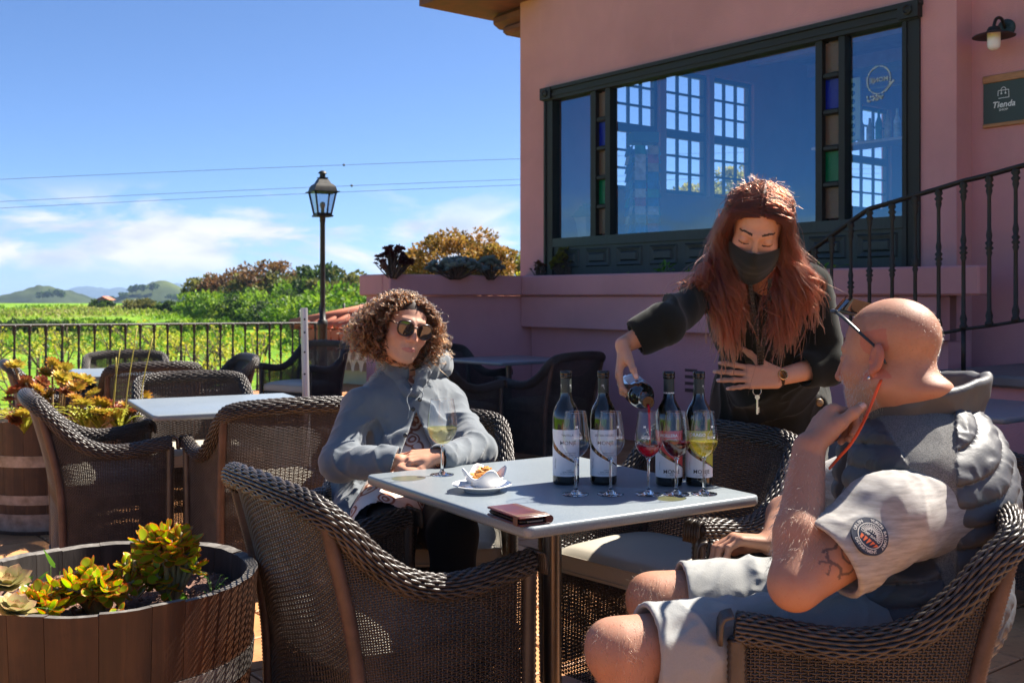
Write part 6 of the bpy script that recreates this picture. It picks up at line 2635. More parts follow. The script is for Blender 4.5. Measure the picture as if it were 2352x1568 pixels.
for x in (-.014, .014):
 flat_line(wm, np.array([(x, .026), (x, .016), (x, .008)]), .0036, TW - .0152, scn, zb2)
 q = np.linspace(0, 2 * math.pi, 13)
 c_ = wall_put(np.stack([x + .006 * np.cos(q[:-1]), .004 + .006 * np.sin(q[:-1])], 1), TW - .0151, scn, zb2)
 wm.add(c_, [tuple(range(12))])
pin(wm.build('lettering', simple('sign_white', (.72, .76, .76), .6, var=0), None, smooth=False), sg, SGP)
# ------------------------------------------------------------------ white transfer on the right pane (seen from behind)
dc = MB()
sd, td = s_at(2018, .036), .036
zd = CAM_H + (680 - 184) / 2450 * W(sd, td)[1]
V, F = text_mesh('MONJE', .050, bold=.0004)
dc.add(wall_put(V * np.array([-1, 1, 1]), td, sd, zd), [f[::-1] for f in F])
r = np.random.default_rng(9)
for k in range(46):
 a = k * 2 * math.pi / 46
 R_ = .095
 p = np.array([R_ * math.cos(a), R_ * math.sin(a) * 1.05])
 t_ = np.array([-math.sin(a), math.cos(a)])
 n_ = np.array([math.cos(a), math.sin(a)])
 s_ = .010 * r.uniform(.6, 1.2)
 dc.add(wall_put(np.array([p - t_ * s_, p + n_ * s_ * .7, p + t_ * s_, p - n_ * s_ * .7]), td, sd, zd), [(0, 1, 2, 3)])
for k in range(26):
 p = np.array([r.uniform(-.095, .06), -.105 - r.uniform(0, .045)])
 s_ = r.uniform(.005, .011)
 dc.add(wall_put(p + s_ * np.array([(-1, 0), (0, 1.2), (1, 0), (0, -1.2)]), td, sd, zd), [(0, 1, 2, 3)])
flat_line(dc, np.array([(.05, -.09), (.08, -.06), (.105, -.035), (.125, -.02)]), .016, td, sd, zd)
o = dc.build('window_transfer', simple('window_print', (.45, .55, .62), .6, var=0), None, smooth=False)
tag(o, 'round white wreath transfer with mirrored lettering on the right window pane', 'window sticker')
# ------------------------------------------------------------------ things inside the shop
pr_t = .75
sp_ = s_at(1476, pr_t)
zr0, zr1 = CAM_H + (680 - 535) / 2450 * W(sp_, pr_t)[1], CAM_H + (680 - 312) / 2450 * W(sp_, pr_t)[1]
PR = W(sp_, pr_t, 0)
rack = empty('postcard_rack', PR, 0, 'tall rotating postcard rack behind the shop window glass', 'postcard rack')
m = MB()
m.tube([PR + np.array([0, 0, 1.25]), PR + np.array([0, 0, zr1])], .012, 8)
m.lathe([(0, 0), (.2, 0), (.2, .02), (0, .03)], PR + np.array([0, 0, 1.25]), 20)
pin(m.build('pole', M_STEEL, None), rack, PR)
m = MB()
m.box(PR + np.array([0, 0, zr1 - .03]), (.26, .26, .10), RZB - .5)
pin(m.build('header', simple('teal_header', (.03, .16, .20), .5, var=0), None, smooth=False), rack, PR)
r = np.random.default_rng(12)
CC = [simple('postcard_' + n_, c, .35, var=.5, scale=14) for n_, c in (('blue', (.03, .20, .45)), ('sky', (.10, .35, .60)), ('red', (.45, .10, .12)), ('teal', (.02, .32, .26)), ('sand', (.45, .36, .22)), ('white', (.6, .62, .66)))]
nrow = 10
for face in range(4):
 an = RZB - .5 + face * math.pi / 2
 fn = np.array([math.cos(an - math.pi / 2), math.sin(an - math.pi / 2), 0])
 fs = np.array([math.cos(an), math.sin(an), 0])
 for col_ in (-1, 1):
  for k in range(nrow):
   z_ = zr1 - .16 - k * (zr1 - zr0 - .12) / nrow
   m = MB()
   c = PR + fn * (.135 + .01) + fs * col_ * .066 + np.array([0, 0, z_])
   up_ = np.array([0, 0, .045]) + fn * -.010
   sd_ = fs * .055
   m.add([c - sd_ - up_, c + sd_ - up_, c + sd_ + up_, c - sd_ + up_, c - sd_ - up_ - fn * .006, c + sd_ - up_ - fn * .006, c + sd_ + up_ - fn * .006, c - sd_ + up_ - fn * .006],
     [(0, 1, 2, 3), (7, 6, 5, 4), (0, 4, 5, 1), (1, 5, 6, 2), (2, 6, 7, 3), (3, 7, 4, 0)])
   pin(m.build('postcard', CC[r.choice(6, p=[.3, .25, .12, .1, .1, .13])], None, smooth=False), rack, PR)
# shelf with bottles and a leaning board behind the right pane
sa, sb = s_at(1948, 1.0), s_at(2092, 1.0)
zs_ = CAM_H + (680 - 318) / 2450 * W(sb, 1.0)[1]
shf = empty('shop_shelf', W((sa + sb) / 2, 1.05, zs_), 0, 'pale shelf inside the shop behind the right window pane', 'shelf')
m = MB()
wbox(m, sa - .3, sb + .4, .9, 1.2, zs_ - .012, zs_ + .012)
pin(m.build('board', simple('pale_shelf', (.45, .36, .34), .6, var=.05), None, smooth=False), shf, W((sa + sb) / 2, 1.05, zs_))
for k in range(9):
 s_ = sa - .15 + k * .085
 b = MB()
 hh = .20 + .07 * r.uniform()
 b.lathe([(0, 0), (.028, 0), (.029, .01), (.029, hh * .6), (.012, hh * .78), (.010, hh), (0, hh)], W(s_, 1.03, zs_ + .0125), 12)
 o = b.build('shelf_bottle', [CC[4], CC[5], CC[3]][k % 3], None)
 tag(o, 'small bottle standing on the shelf behind the right pane', 'bottle', 'bottles on the shop shelf')
bd = MB()
s_ = s_at(1962, .8)
wbox(bd, s_ - .07, s_ + .07, .78, .80, zs_ + .0125, zs_ + .52)
bo = bd.build('display_board', simple('pale_blue_board', (.35, .45, .45), .6, var=0), None, smooth=False)
tag(bo, 'tall pale board with a row of dark discs inside the right pane', 'display board')
for k in range(7):
 d_ = MB()
 d_.lathe([(0, 0), (.022, 0), (.022, .004), (0, .004)], W(s_, .779, zs_ + .06 + .067 * k), 14, rot=frame_to(FN))
 d_.build('disc', simple('dark_blue_disc', (.03, .08, .13), .5, var=0), bo)
# light tube on the ceiling
lt = MB()
wbox(lt, 2.9, 4.6, 1.5, 1.56, HB - .60, HB - .55)
tag(lt.build('ceiling_lamp', simple('white_lamp_body', (.7, .72, .74), .5, var=0), None, smooth=False), 'long white unlit ceiling lamp inside the shop', 'ceiling lamp')
# small lantern standing inside the left pane
sl_ = s_at(1347, .35)
zl_ = CAM_H + (680 - 545) / 2450 * W(sl_, .35)[1]
LT = W(sl_, .35, zl_)
la_ = empty('window_lantern', LT, RZB, 'small lantern with a green roof behind the leftmost window pane', 'lantern')
m = MB()
m.box((0, 0, .10), (.11, .11, .20), taper=1.6)
m.build('lantern_glass', simple('milky_lantern_glass', (.42, .38, .36), .4, var=.1), la_, smooth=False)
m = MB()
for (a, z_, b, z2) in ((.22, .20, .20, .215), (.19, .216, .15, .26), (.14, .261, .09, .31), (.06, .311, .05, .34)):
 m.box((0, 0, (z_ + z2) / 2), (a, a, z2 - z_), taper=b / a)
m.build('roof', simple('patina_green', (.03, .085, .07), .6, var=.3), la_, smooth=False)
ped = MB()
ped.box((0, 0, (1.25 - zl_) / 2 - .001), (.10, .10, zl_ - 1.25 - .004))
ped.build('pedestal', M_PINK_IN, la_, smooth=False)
# ------------------------------------------------------------------ people: common tools
def frame_from(fwd, up=(0, 0, 1), roll=0.0):
 """columns: person's left (x), forward (y), up (z)"""
 y = unit(fwd)
 x = unit(np.cross(y, up))
 x = -x                                              # left of the person when facing y
 z = np.cross(x, y)
 if roll:
  c, s = math.cos(roll), math.sin(roll)
  x, z = x * c + z * s, z * c - x * s
 return np.stack([x, y, z], 1)
def make_frame(fwd, roll=0.0):
 y = unit(fwd)
 right = unit(np.cross(y, (0, 0, 1)))
 left = -right
 up = unit(np.cross(left, y)) * -1
 if up[2] < 0:
  up = -up
 c, s = math.cos(roll), math.sin(roll)
 l2 = left * c + up * s
 u2 = up * c - left * s
 return np.stack([l2, y, u2], 1)
def head_sdf(L, w=1.0, jaw=1.0, nose=1.0, ears=True, lips=1.0, heavy=0.0):
 """L: points in head coordinates (left, forward, up), metres"""
 q = L.copy()
 q[..., 0] = np.abs(q[..., 0]) / w
 d = s_ell(q, (0, -.020, .036), (.074, .097, .082))
 d = smin(d, s_ell(q, (0, .028, -.028), (.060, .063, .084)), .03)
 d = smin(d, s_caps(q, (.050, -.004, -.060), (.016, .066, -.098), .021 * jaw + heavy, .016 * jaw), .030)
 d = smin(d, s_ell(q, (0, .073, -.098), (.022 * jaw, .017, .016)), .018)
 d = smin(d, s_ell(q, (.037, .056, -.030), (.026, .026, .026)), .022)
 d = smin(d, s_caps(q, (.008, .082, .022), (.036, .070, .024), .0085, .007), .014)
 # eye sockets and lids
 d = smax(d, -s_ell(q, (.031, .099, .004), (.020, .020, .013)), .012)
 d = smin(d, s_ell(q, (.0315, .0715, .003), (.0145, .0135, .0118)), .004)
 # nose
 n = s_caps(q, (0, .088, .014), (0, .105 * nose, -.028), .0065, .0095)
 n = smin(n, s_ell(q, (0, .1035 * nose, -.032), (.0105, .0105, .0095)), .006)
 n = smin(n, s_ell(q, (.0125, .0935, -.036), (.0078, .0095, .0075)), .006)
 d = smin(d, n, .008)
 d = smax(d, -s_ell(q, (.0062, .1005, -.0425), (.0034, .0045, .0035)), .002)
 # mouth
 d = smin(d, s_ell(q, (0, .079, -.068), (.028, .015, .020)), .014)
 up_l = smin(s_caps(q, (.004, .0950, -.0648), (.021, .0855, -.0655), .0048 * lips, .0026), s_caps(q, (0, .0945, -.0655), (.004, .0950, -.0648), .0042 * lips, .0048 * lips), .002)
 lo_l = s_caps(q, (0, .0930, -.0732), (.019, .0855, -.0675), .0058 * lips, .003)
 d = smin(d, up_l, .0035)
 d = smin(d, lo_l, .0035)
 d = smax(d, -s_caps(q, (0, .1005, -.0690), (.024, .0880, -.0664), .0016, .0010), .0015)
 if ears:
  e = q - np.array([.0745, -.012, -.010])
  tilt = R(-14)
  c, s = math.cos(tilt), math.sin(tilt)
  ey, ez = e[..., 1] * c - e[..., 2] * s, e[..., 1] * s + e[..., 2] * c
  # splay outwards towards the back
  ex = e[..., 0] - .0055 + ey * .42
  E = np.stack([ex, ey, ez], -1)
  ear = s_ell(E, (0, -.006, .004), (.0065, .0185, .0300))
  ear = smax(ear, -s_ell(E, (.0075, .000, .002), (.0062, .0105, .0190)), .004)
  ear = smin(ear, s_ell(E, (0, .004, -.024), (.0055, .0085, .0100)), .006)
  ear = smin(ear, s_ell(E, (.002, .010, -.004), (.004, .004, .007)), .004)
  d = smin(d, ear, .006)
 return d
def skin_cols(L, base, lipc=None, blush=.10, scalp=None, brow=None, stubble=None):
 """colours of the head in head coordinates"""
 n = len(L)
 base = np.array(base)
 c = np.tile(base, (n, 1)) * (1 + .06 * vnoise(L, 60, 3)[:, None] + .05 * vnoise(L, 18, 4)[:, None])
 ax = np.abs(L[:, 0])
 red = np.exp(-(((ax - .038) / .022) ** 2 + ((L[:, 1] - .07) / .04) ** 2 + ((L[:, 2] + .028) / .022) ** 2))
 red = red + .8 * np.exp(-(ax / .014) ** 2 - ((L[:, 2] + .032) / .014) ** 2) * (L[:, 1] > .08)
 red = red + 1.0 * (ax > .072) * (np.abs(L[:, 2]) < .05) * (np.abs(L[:, 1]) < .04)
 c = c * (1 - blush * np.clip(red, 0, 1)[:, None] * np.array([.0, 1.2, 1.0]))
 if lipc is not None:
  m = (np.abs(L[:, 2] + .0690) < .0078 * (1 - (ax / .026) ** 2).clip(0, 1) ** .6) & (ax < .025) & (L[:, 1] > .075)
  c[m] = np.array(lipc)
 if brow is not None:
  bz = .0275 + .0028 * np.sin(np.clip((ax - .012) / .036, 0, 1) * 2.3) - .004 * np.clip((ax - .036) / .012, 0, 1)
  th = .0032 * (1 - .45 * np.clip((ax - .02) / .03, 0, 1))
  m = (np.abs(L[:, 2] - bz) < th) & (ax > .0125) & (ax < .049) & (L[:, 1] > .03)
  c[m] = np.array(brow)
  # lashes along the closed lid
  lz_ = -.0045 - .0030 * (1 - ((ax - .0315) / .0145) ** 2)
  m = (np.abs(L[:, 2] - lz_) < .0017) & (np.abs(ax - .0315) < .0145) & (L[:, 1] > .06)
  c[m] = np.array(brow) * .5
 return c
FL = [(.043, .026, .020), (.048, .030, .022), (.044, .028, .021), (.034, .021, .018)]
FR = [(.0092, .0084, .0076, .0062), (.0094, .0087, .0078, .0064), (.0090, .0082, .0074, .0061), (.0080, .0072, .0066, .0055)]
class Hand:
 """wrist point, direction of the palm, the way the palm faces, thumb side (+1: thumb along cross(dir, normal))"""
 def __init__(self, wrist, d, normal, side=1, curl=((.2, .3, .2),) * 4, spread=(.12, .03, -.05, -.14), thumb=(.75, .35, .2, .2), s=1.0, pinch=0.0, fat=1.0):
  self.w = np.asarray(wrist, float)
  X = unit(d)
  N = unit(np.asarray(normal, float) - X * np.dot(normal, X))
  S = np.cross(X, N) * side
  self.X, self.N, self.S, self.s = X, N, S, s
  self.fing, self.tips = [], []
  off = [.027, .009, -.009, -.026]
  fwd = [.086, .090, .086, .078]
  self.kn = []
  for i in range(4):
   b = self.w + (X * fwd[i] + S * off[i] - N * .002) * s
   self.kn.append(b)
   pts = [b]
   a = 0.0
   fx = unit(X * math.cos(spread[i]) + S * math.sin(spread[i]))
   for j in range(3):
    a += curl[i][j]
    dv = fx * math.cos(a) + N * math.sin(a)
    pts.append(pts[-1] + dv * FL[i][j] * s)
    last = dv
   self.fing.append((pts, [r_ * s * fat for r_ in FR[i]]))
   self.tips.append((pts[-1], last, unit(-N * math.cos(a) + fx * math.sin(a))))
  out, fw, inn, c2 = thumb
  tb = self.w + (X * .026 + S * .024 + N * .008) * s
  td = unit(S * math.cos(fw) * math.cos(out * .0) * .75 + X * math.sin(fw) + N * inn)
  td = unit(S * out + X * fw + N * inn)
  p1 = tb + td * .040 * s
  td2 = unit(td * math.cos(c2) + unit(X + N * .6 - S * .4) * math.sin(c2))
  p2 = p1 + td2 * .032 * s
  td3 = unit(td2 * math.cos(c2) + unit(X + N * .6 - S * .6) * math.sin(c2))
  p3 = p2 + td3 * .024 * s
  self.thumb = ([tb, p1, p2, p3], [.0150 * s * fat, .0110 * s * fat, .0100 * s * fat, .0078 * s * fat])
  self.tips.append((p3, td3, unit(S - N * .2)))
  self.fat = fat
 def sdf(self, P):
  s, f = self.s, self.fat
  lo = np.min([p for q, _ in self.fing + [self.thumb] for p in q] + [self.w], 0) - .06
  hi = np.max([p for q, _ in self.fing + [self.thumb] for p in q] + [self.w], 0) + .06
  out = np.linalg.norm(np.maximum(np.maximum(lo - P, P - hi), 0), axis=-1) + .03
  m = ((P > lo) & (P < hi)).all(-1)
  if not m.any():
   return out
  Q = P[m]
  d = None
  wl_ = [self.w + self.S * x * s for x in (.017, .006, -.006, -.017)]
  for i in range(4):
   e = s_caps(Q, wl_[i], self.kn[i], .0145 * s * f, .0108 * s * f)
   d = e if d is None else smin(d, e, .012 * s)
  e = s_caps(Q, self.w + self.S * .018 * s, self.thumb[0][1], .016 * s * f, .0115 * s * f)
  d = smin(d, e, .016 * s)
  d = smin(d, s_ell(Q, self.w + (self.X * .045 + self.S * .022 + self.N * .010) * s, np.array([.018, .018, .018]) * s), .012)
  fd = None
  for pts, rr in self.fing + [self.thumb]:
   e = s_chain(Q, pts, rr, .003)
   # knuckle swell
   for j in (1, 2):
    e = smin(e, np.linalg.norm(Q - pts[j], axis=-1) - rr[j] * 1.07, .004)
   fd = e if fd is None else smin(fd, e, .0007)
  d = smin(d, fd, .0065 * s)
  out[m] = d
  return out
 def nails(self, V, c, col):
  for p, dv, nv in self.tips:
   q = V - (p + nv * .0055 * self.s - dv * .001)
   a = np.abs(q @ np.cross(dv, nv))
   b = q @ dv
   h = q @ nv
   m = (a < .0048 * self.s) & (np.abs(b) < .0068 * self.s) & (h > -.0035)
   c[m] = col
  return c
def skin_mat(name, sub=.07, rough=.55, bstr=.25):
 m, nt, out = new_mat(name)
 b = pbsdf(nt, (.5, .3, .2), rough, 0, .32)
 c = attr_col(nt)
 n = noise(nt, 70, 4, .6)
 c = mixc(nt, nmath(nt, 'MULTIPLY', ramp_f(nt, n, .5, .75), .22), c, mixc(nt, 1.0, c, (.92, .62, .55), 'MULTIPLY'))
 n4 = noise(nt, 22, 5, .7)
 c = mixc(nt, nmath(nt, 'MULTIPLY', ramp_f(nt, n4, .48, .72), .30), c, mixc(nt, 1.0, c, (1.0, .74, .68), 'MULTIPLY'))
 n5 = noise(nt, 260, 2, .5)
 c = mixc(nt, nmath(nt, 'MULTIPLY', ramp_f(nt, n5, .62, .74), .35), c, mixc(nt, 1.0, c, (.70, .55, .48), 'MULTIPLY'))
 nt.links.new(c, b.inputs['Base Color'])
 b.inputs['Subsurface Weight'].default_value = sub
 b.inputs['Subsurface Radius'].default_value = (.012, .0045, .0022)
 b.inputs['Subsurface Scale'].default_value = 1.0
 bump(nt, b, noise(nt, 420, 3, .6), bstr, .0012)
 nt.links.new(b.outputs[0], out.inputs['Surface'])
 return m
def hair_mat(name, col, rough=.32, rad_rough=.35):
 m, nt, out = new_mat(name)
 h = nt.nodes.new('ShaderNodeBsdfHairPrincipled')
 h.model = 'CHIANG'
 h.parametrization = 'COLOR'
 a = attr_col(nt)
 nt.links.new(a, h.inputs['Color'])
 h.inputs['Roughness'].default_value = rough
 h.inputs['Radial Roughness'].default_value = rad_rough
 h.inputs['Random Roughness'].default_value = .3
 h.inputs['IOR'].default_value = 1.5
 nt.links.new(h.outputs[0], out.inputs['Surface'])
 return m
def strands_obj(name, strands, mat, parent, r0=.0009, r1=.0004, cols=None):
 """real hair curves: list of (n,3) arrays in world space"""
 hc = bpy.data.hair_curves.new(name)
 sizes = [len(s) for s in strands]
 hc.add_curves(sizes)
 pos = np.concatenate(strands).astype(np.float32)
 hc.attributes['position'].data.foreach_set('vector', pos.ravel())
 rad = np.concatenate([np.linspace(r0, r1, n) for n in sizes]).astype(np.float32)
 if 'radius' not in hc.attributes:
  hc.attributes.new('radius', 'FLOAT', 'POINT')
 hc.attributes['radius'].data.foreach_set('value', rad)
 if cols is not None:
  a = hc.attributes.new('col', 'FLOAT_COLOR', 'POINT')
  cc = np.ones((len(pos), 4), np.float32)
  cc[:, :3] = np.concatenate(cols)
  a.data.foreach_set('color', cc.ravel())
 hc.materials.append(mat)
 o = bpy.data.objects.new(name, hc)
 COL.objects.link(o)
 o.parent = parent
 return o
def ridges(P, scale, seed, stretch=(1, 1, 1), warp=.25):
 """soft cloth folds: bright along the crests, in -1..1"""
 Q = P * np.asarray(stretch)
 w = vnoise(Q, scale * .6, seed + 7) * warp / scale * 2
 n = vnoise(Q + w[..., None], scale, seed)
 return 1 - 2 * np.abs(n) ** .8
def limb_folds(P, a, b, seed, freq=60, amp=.006, swirl=1.5):
 """folds that run round a limb from a to b"""
 ax = np.asarray(b, float) - np.asarray(a, float)
 L = np.linalg.norm(ax)
 ax /= L
 q = P - np.asarray(a, float)
 t = q @ ax
 rad = q - t[..., None] * ax
 e1 = unit(np.cross(ax, (0.3, .2, 1)))
 e2 = np.cross(ax, e1)
 ang = np.arctan2(rad @ e2, rad @ e1)
 ph = t * freq + swirl * np.sin(ang + seed) + 1.6 * vnoise(P, 14, seed)
 m = np.clip(.45 + 1.3 * vnoise(P, 11, seed + 1), .05, 1)
 win = np.clip(np.minimum(t / .03, (L - t) / .03), 0, 1)
 return amp * (1 - 2 * np.abs(np.sin(ph / 2)) ** .75) * m * win
def cloth(name, base, rough=.85, sheen=.2, weave=420, wstr=.35, var=.1, hue=None, spec=.25):
 m, nt, out = new_mat(name)
 b = pbsdf(nt, base, rough, 0, spec)
 base = np.array(base)
 n = noise(nt, 7, 5, .6)
 n2 = noise(nt, weave, 2, .6)
 c = ramp(nt, n, [(.3, tuple(base * (1 - var))), (.7, tuple(np.minimum(base * (1 + var), 1)))])
 c = mixc(nt, nmath(nt, 'MULTIPLY', n2, .4), c, tuple(base * .6))
 nt.links.new(c, b.inputs['Base Color'])
 b.inputs['Sheen Weight'].default_value = sheen
 b.inputs['Sheen Roughness'].default_value = .5
 bump(nt, b, n2, wstr, .0012)
 nt.links.new(b.outputs[0], out.inputs['Surface'])
 return m
# ------------------------------------------------------------------ the curly haired woman at the table
def build_woman():
 root = empty('person', (-.33, 3.6, 0), 0, 'seated woman with curly brown hair, dark sunglasses and a grey hooded jacket, hands folded', 'person')
 base = root.location.copy()
 def ch(o):
  return pin(o, root, base)
 HC = at(926, 748, 3.56)
 fwd = np.array([.47, -.87, -.10])
 Fm = make_frame(fwd, R(-12))
 S = 1.0
 neckb = np.array([-.350, 3.665, .985])
 shR, shL = at(826, 934, 3.50), at(1030, 926, 3.72)      # her right is on the left of the picture
 elR, elL = at(778, 1062, 3.36), at(1098, 1035, 3.46)
 wrR, wrL = at(918, 1062, 3.25), at(1012, 1052, 3.27)
 hip = np.array([-.345, 3.57, .56])
 chest = np.array([-.350, 3.65, .86])
 # hands folded: her left hand lies over her right
 hL = Hand(wrL + np.array([-.004, -.01, .012]), unit(np.array([-.100, -.012, -.010])), (-.02, .45, -1), side=1,
    curl=((.35, .45, .25), (.32, .45, .25), (.30, .45, .25), (.28, .42, .25)), spread=(.16, .05, -.08, -.24), thumb=(.55, .75, .1, .2), s=1.02, fat=.80)
 hR = Hand(wrR + np.array([.01, -.012, -.012]), unit(np.array([.095, -.015, -.012])), (.0, .25, -1), side=-1,
    curl=((.25, .35, .2),) * 4, spread=(.14, .05, -.06, -.18), thumb=(.5, .8, .1, .2), s=1.02, fat=.80)
 def body(P):
  L = (P - HC) @ Fm / S
  d = np.full(len(P), 1.0)
  m = np.linalg.norm(L, axis=1) < .24
  d[~m] = np.linalg.norm(L[~m], axis=1) - .16
  if m.any():
   d[m] = head_sdf(L[m], w=1.02, jaw=1.0, lips=.72, heavy=.003)
  nk = s_caps(P, HC + Fm @ np.array([0, -.022, -.07]), neckb, .054, .058)
  d = smin(d, nk, .025)
  t = smin(s_ell(P, chest + np.array([0, .01, 0]), (.115, .075, .15)), s_ell(P, hip + np.array([0, 0, .05]), (.14, .10, .17)), .06)
  d = smin(d, t, .04)
  for a, b, c in ((shR, elR, wrR), (shL, elL, wrL)):
   d = smin(d, s_chain(P, [a, b, c], [.046, .038, .026], .02), .02)
  d = smin(d, hL.sdf(P), .010)
  d = np.minimum(d, 9)
  d2 = smin(d, hR.sdf(P), .004)
  return d2
 base_c = (.53, .285, .195)
 def colf(V):
  L = (V - HC) @ Fm / S
  c = skin_cols(L, base_c, lipc=(.46, .17, .14), blush=.22)
  far = np.linalg.norm(L, axis=1) > .16
  c[far] = np.array(base_c) * np.array([1, .93, .88])
  # hair ground on the scalp
  hl = scalp_mask(L)
  c[hl] = (.022, .010, .006)
  c = hL.nails(V, c, np.array([.66, .40, .34]))
  c = hR.nails(V, c, np.array([.66, .40, .34]))
  return c
 def scalp_mask(L):
  line = .062 - .030 * np.abs(L[:, 0] / .07) ** 2
  front = L[:, 1] > .02
  return (np.linalg.norm(L, axis=1) < .15) & (((L[:, 2] > line) & front) | ((~front) & (L[:, 2] > -.055 - .4 * (L[:, 1] + .02).clip(-.09, 0) * 0)))
 lo = np.array([-.64, 3.08, .38])
 hi = np.array([.02, 3.82, 1.32])
 ch(sdf_obj('body', body, lo, hi, .0025, skin_mat('skin_fair'), None, 1, colf))
 # --- blouse and trousers
 M_BL = paisley()
 ax_h = np.array([-.335, 3.62, 0])
 def blouse(P):
  yw = rotz(R(30))
  d = smin(s_ell(P, chest + np.array([0, .008, 0]), (.150, .102, .17), yw), s_ell(P, hip + np.array([0, -.0, .06]), (.165, .135, .20), yw), .06)
  sk = s_caps(P, hip + np.array([-.03, -.08, .05]), hip + np.array([-.05, -.30, .0]), .12, .105)
  d = smin(d, sk, .05)
  d = d - .004 * ridges(P, 9, 31, (1, 1, .45))
  return smax(d, -(P[:, 2] - .50), .01)
 ch(sdf_obj('blouse', blouse, (-.60, 3.2, .47), (-.08, 3.85, 1.06), .0055, M_BL, None, 1))
 def trousers(P):
  a = s_chain(P, [hip + np.array([-.09, -.02, -.03]), (-.365, 3.20, .545), (-.33, 3.10, .08)], [.10, .074, .052], .03)
  b = s_chain(P, [hip + np.array([.09, -.02, -.03]), (-.175, 3.17, .550), (-.17, 3.05, .08)], [.10, .074, .052], .03)
  d = smin(a, b, .02)
  return d - .004 * ridges(P, 11, 77, (1, .6, 1))
 ch(sdf_obj('trousers', trousers, (-.56, 2.95, .03), (-.05, 3.85, .68), .007, cloth('black_trouser_cloth', (.010, .010, .010), .9, .05), None, 1))
 sh = MB()
 for x, y in ((-.33, 3.05), (-.17, 3.0)):
  pass
 for x, y in ((-.33, 3.06), (-.17, 3.01)):
  def shoe(P, x=x, y=y):
   d = s_ell(P, (x, y - .045, .035), (.042, .115, .040))
   return smax(d, -(P[:, 2] - .003), .004)
  ch(sdf_obj('shoe', shoe, (x - .06, y - .18, -.004), (x + .06, y + .09, .09), .008, cloth('black_shoe', (.012, .012, .012), .5, 0), None, 1))
 # --- hooded jacket
 M_JK = cloth('grey_blue_jersey', (.150, .168, .188), .92, .25, 500, .3)
 opn_t = at(946, 925, 3.47)
 def jacket(P):
  yw = rotz(R(30))
  t = smin(s_ell(P, chest, (.172, .130, .185), yw @ rotx(R(-20))), s_ell(P, hip + np.array([0, 0, .07]), (.195, .165, .22), yw), .08)
  sh_ = s_chain(P, [shR + np.array([.01, 0, .005]), neckb + np.array([0, .01, -.035]), shL + np.array([-.01, 0, .005])], [.052, .072, .052], .04)
  d = smin(t, sh_, .05)
  aR = s_chain(P, [shR, elR, wrR + np.array([-.01, 0, 0])], [.058, .056, .046], .03)
  aL = s_chain(P, [shL, elL, wrL + np.array([.012, 0, 0])], [.058, .056, .045], .03)
  fR = limb_folds(P, elR, wrR, 2, 88, .0070, 4.2) + limb_folds(P, shR, elR, 5, 58, .0075, 4.0)
  fL = limb_folds(P, elL, wrL, 3, 85, .0065, 4.2) + limb_folds(P, shL, elL, 6, 60, .0075, 4.0)
  fine_ = .0022 * ridges(P @ roty(.9), 42, 19, (1, 1, .4))
  aR = aR - fR - fine_
  aL = aL - fL - fine_
  # turned cuffs
  aR = smin(aR, s_caps(P, wrR + (elR - wrR) * .16, wrR + (elR - wrR) * .02, .049, .0485), .006)
  aL = smin(aL, s_caps(P, wrL + (elL - wrL) * .16, wrL + (elL - wrL) * .02, .047, .0465), .006)
  skR = s_caps(P, hip + np.array([-.15, -.02, .10]), hip + np.array([-.155, -.26, -.03]), .085, .075)
  d = smin(d, skR, .05)
  f = .014 * ridges(P @ rotz(.3) @ roty(.35), 11, 12, (1, 1, .28), .6) + .006 * ridges(P @ roty(-.5), 22, 15, (1, 1, .4)) + .0022 * ridges(P @ rotz(.7) @ roty(.5), 40, 17, (1, 1, .35))
  d = d - f * np.clip((1.0 - P[:, 2]) / .08, .25, 1)
  d = smin(d, aR, .022)
  d = smin(d, aL, .022)
  # hollow for the hands at the cuffs
  d = smax(d, -s_caps(P, wrR + (elR - wrR) * .10, wrR + (wrR - elR) * .3, .038, .040), .005)
  d = smax(d, -s_caps(P, wrL + (elL - wrL) * .10, wrL + (wrL - elL) * .3, .036, .038), .005)
  # open front: a V at the throat and a wedge from mid chest down
  x = P[:, 0]
  zz = P[:, 2]
  cx = -.318 + (.93 - zz) * .02
  w1 = np.clip((zz - .935) * .75, 0, .1)
  w2 = np.clip((.885 - zz) * .42, 0, .12)
  wdt = np.maximum(w1, w2) - .002
  gap = np.maximum(np.abs(x - cx - w2 * .15) - wdt, P[:, 1] - 3.62)
  d = smax(d, -gap, .006)
  # hood lying round the neck
  return d
 def shell(f, t):
  def g(P):
   d = f(P)
   return np.maximum(d, -d - t)
  return g
 def hood(P):
  q = P - (neckb + np.array([.005, .012, .020]))
  # tilted ring round the neck, higher behind
  zc = .018 + .16 * q[:, 1] + .006 * vnoise(P, 20, 5)
  rr = np.sqrt((q[:, 0] / 1.16) ** 2 + (q[:, 1] * 1.0 + .0) ** 2)
  ang = np.arctan2(q[:, 1], q[:, 0])
  R0 = .084 + .010 * np.sin(3 * ang + 1)
  tube = np.sqrt((rr - R0) ** 2 * 1.3 + ((q[:, 2] - zc) * .72) ** 2) - (.030 + .006 * np.sin(5 * ang) + .004 * ridges(P, 22, 9))
  fr = np.maximum(np.abs(q[:, 0] - .012) - .012, q[:, 1] + .03)
  tube = smax(tube, -fr, .01)
  bag = s_ell(P, neckb + np.array([0, .115, -.03]), (.11, .04, .09)) - .006 * ridges(P, 14, 3)
  lap = s_caps(P, neckb + np.array([.055, -.095, .02]), neckb + np.array([.03, -.135, -.045]), .024, .014)
  lap2 = s_caps(P, neckb + np.array([-.05, -.09, .015]), neckb + np.array([.0, -.135, -.045]), .024, .014)
  lap = smin(lap, lap2, .01) - .004 * ridges(P, 30, 21)
  return smin(smin(tube, bag, .02), lap, .015)
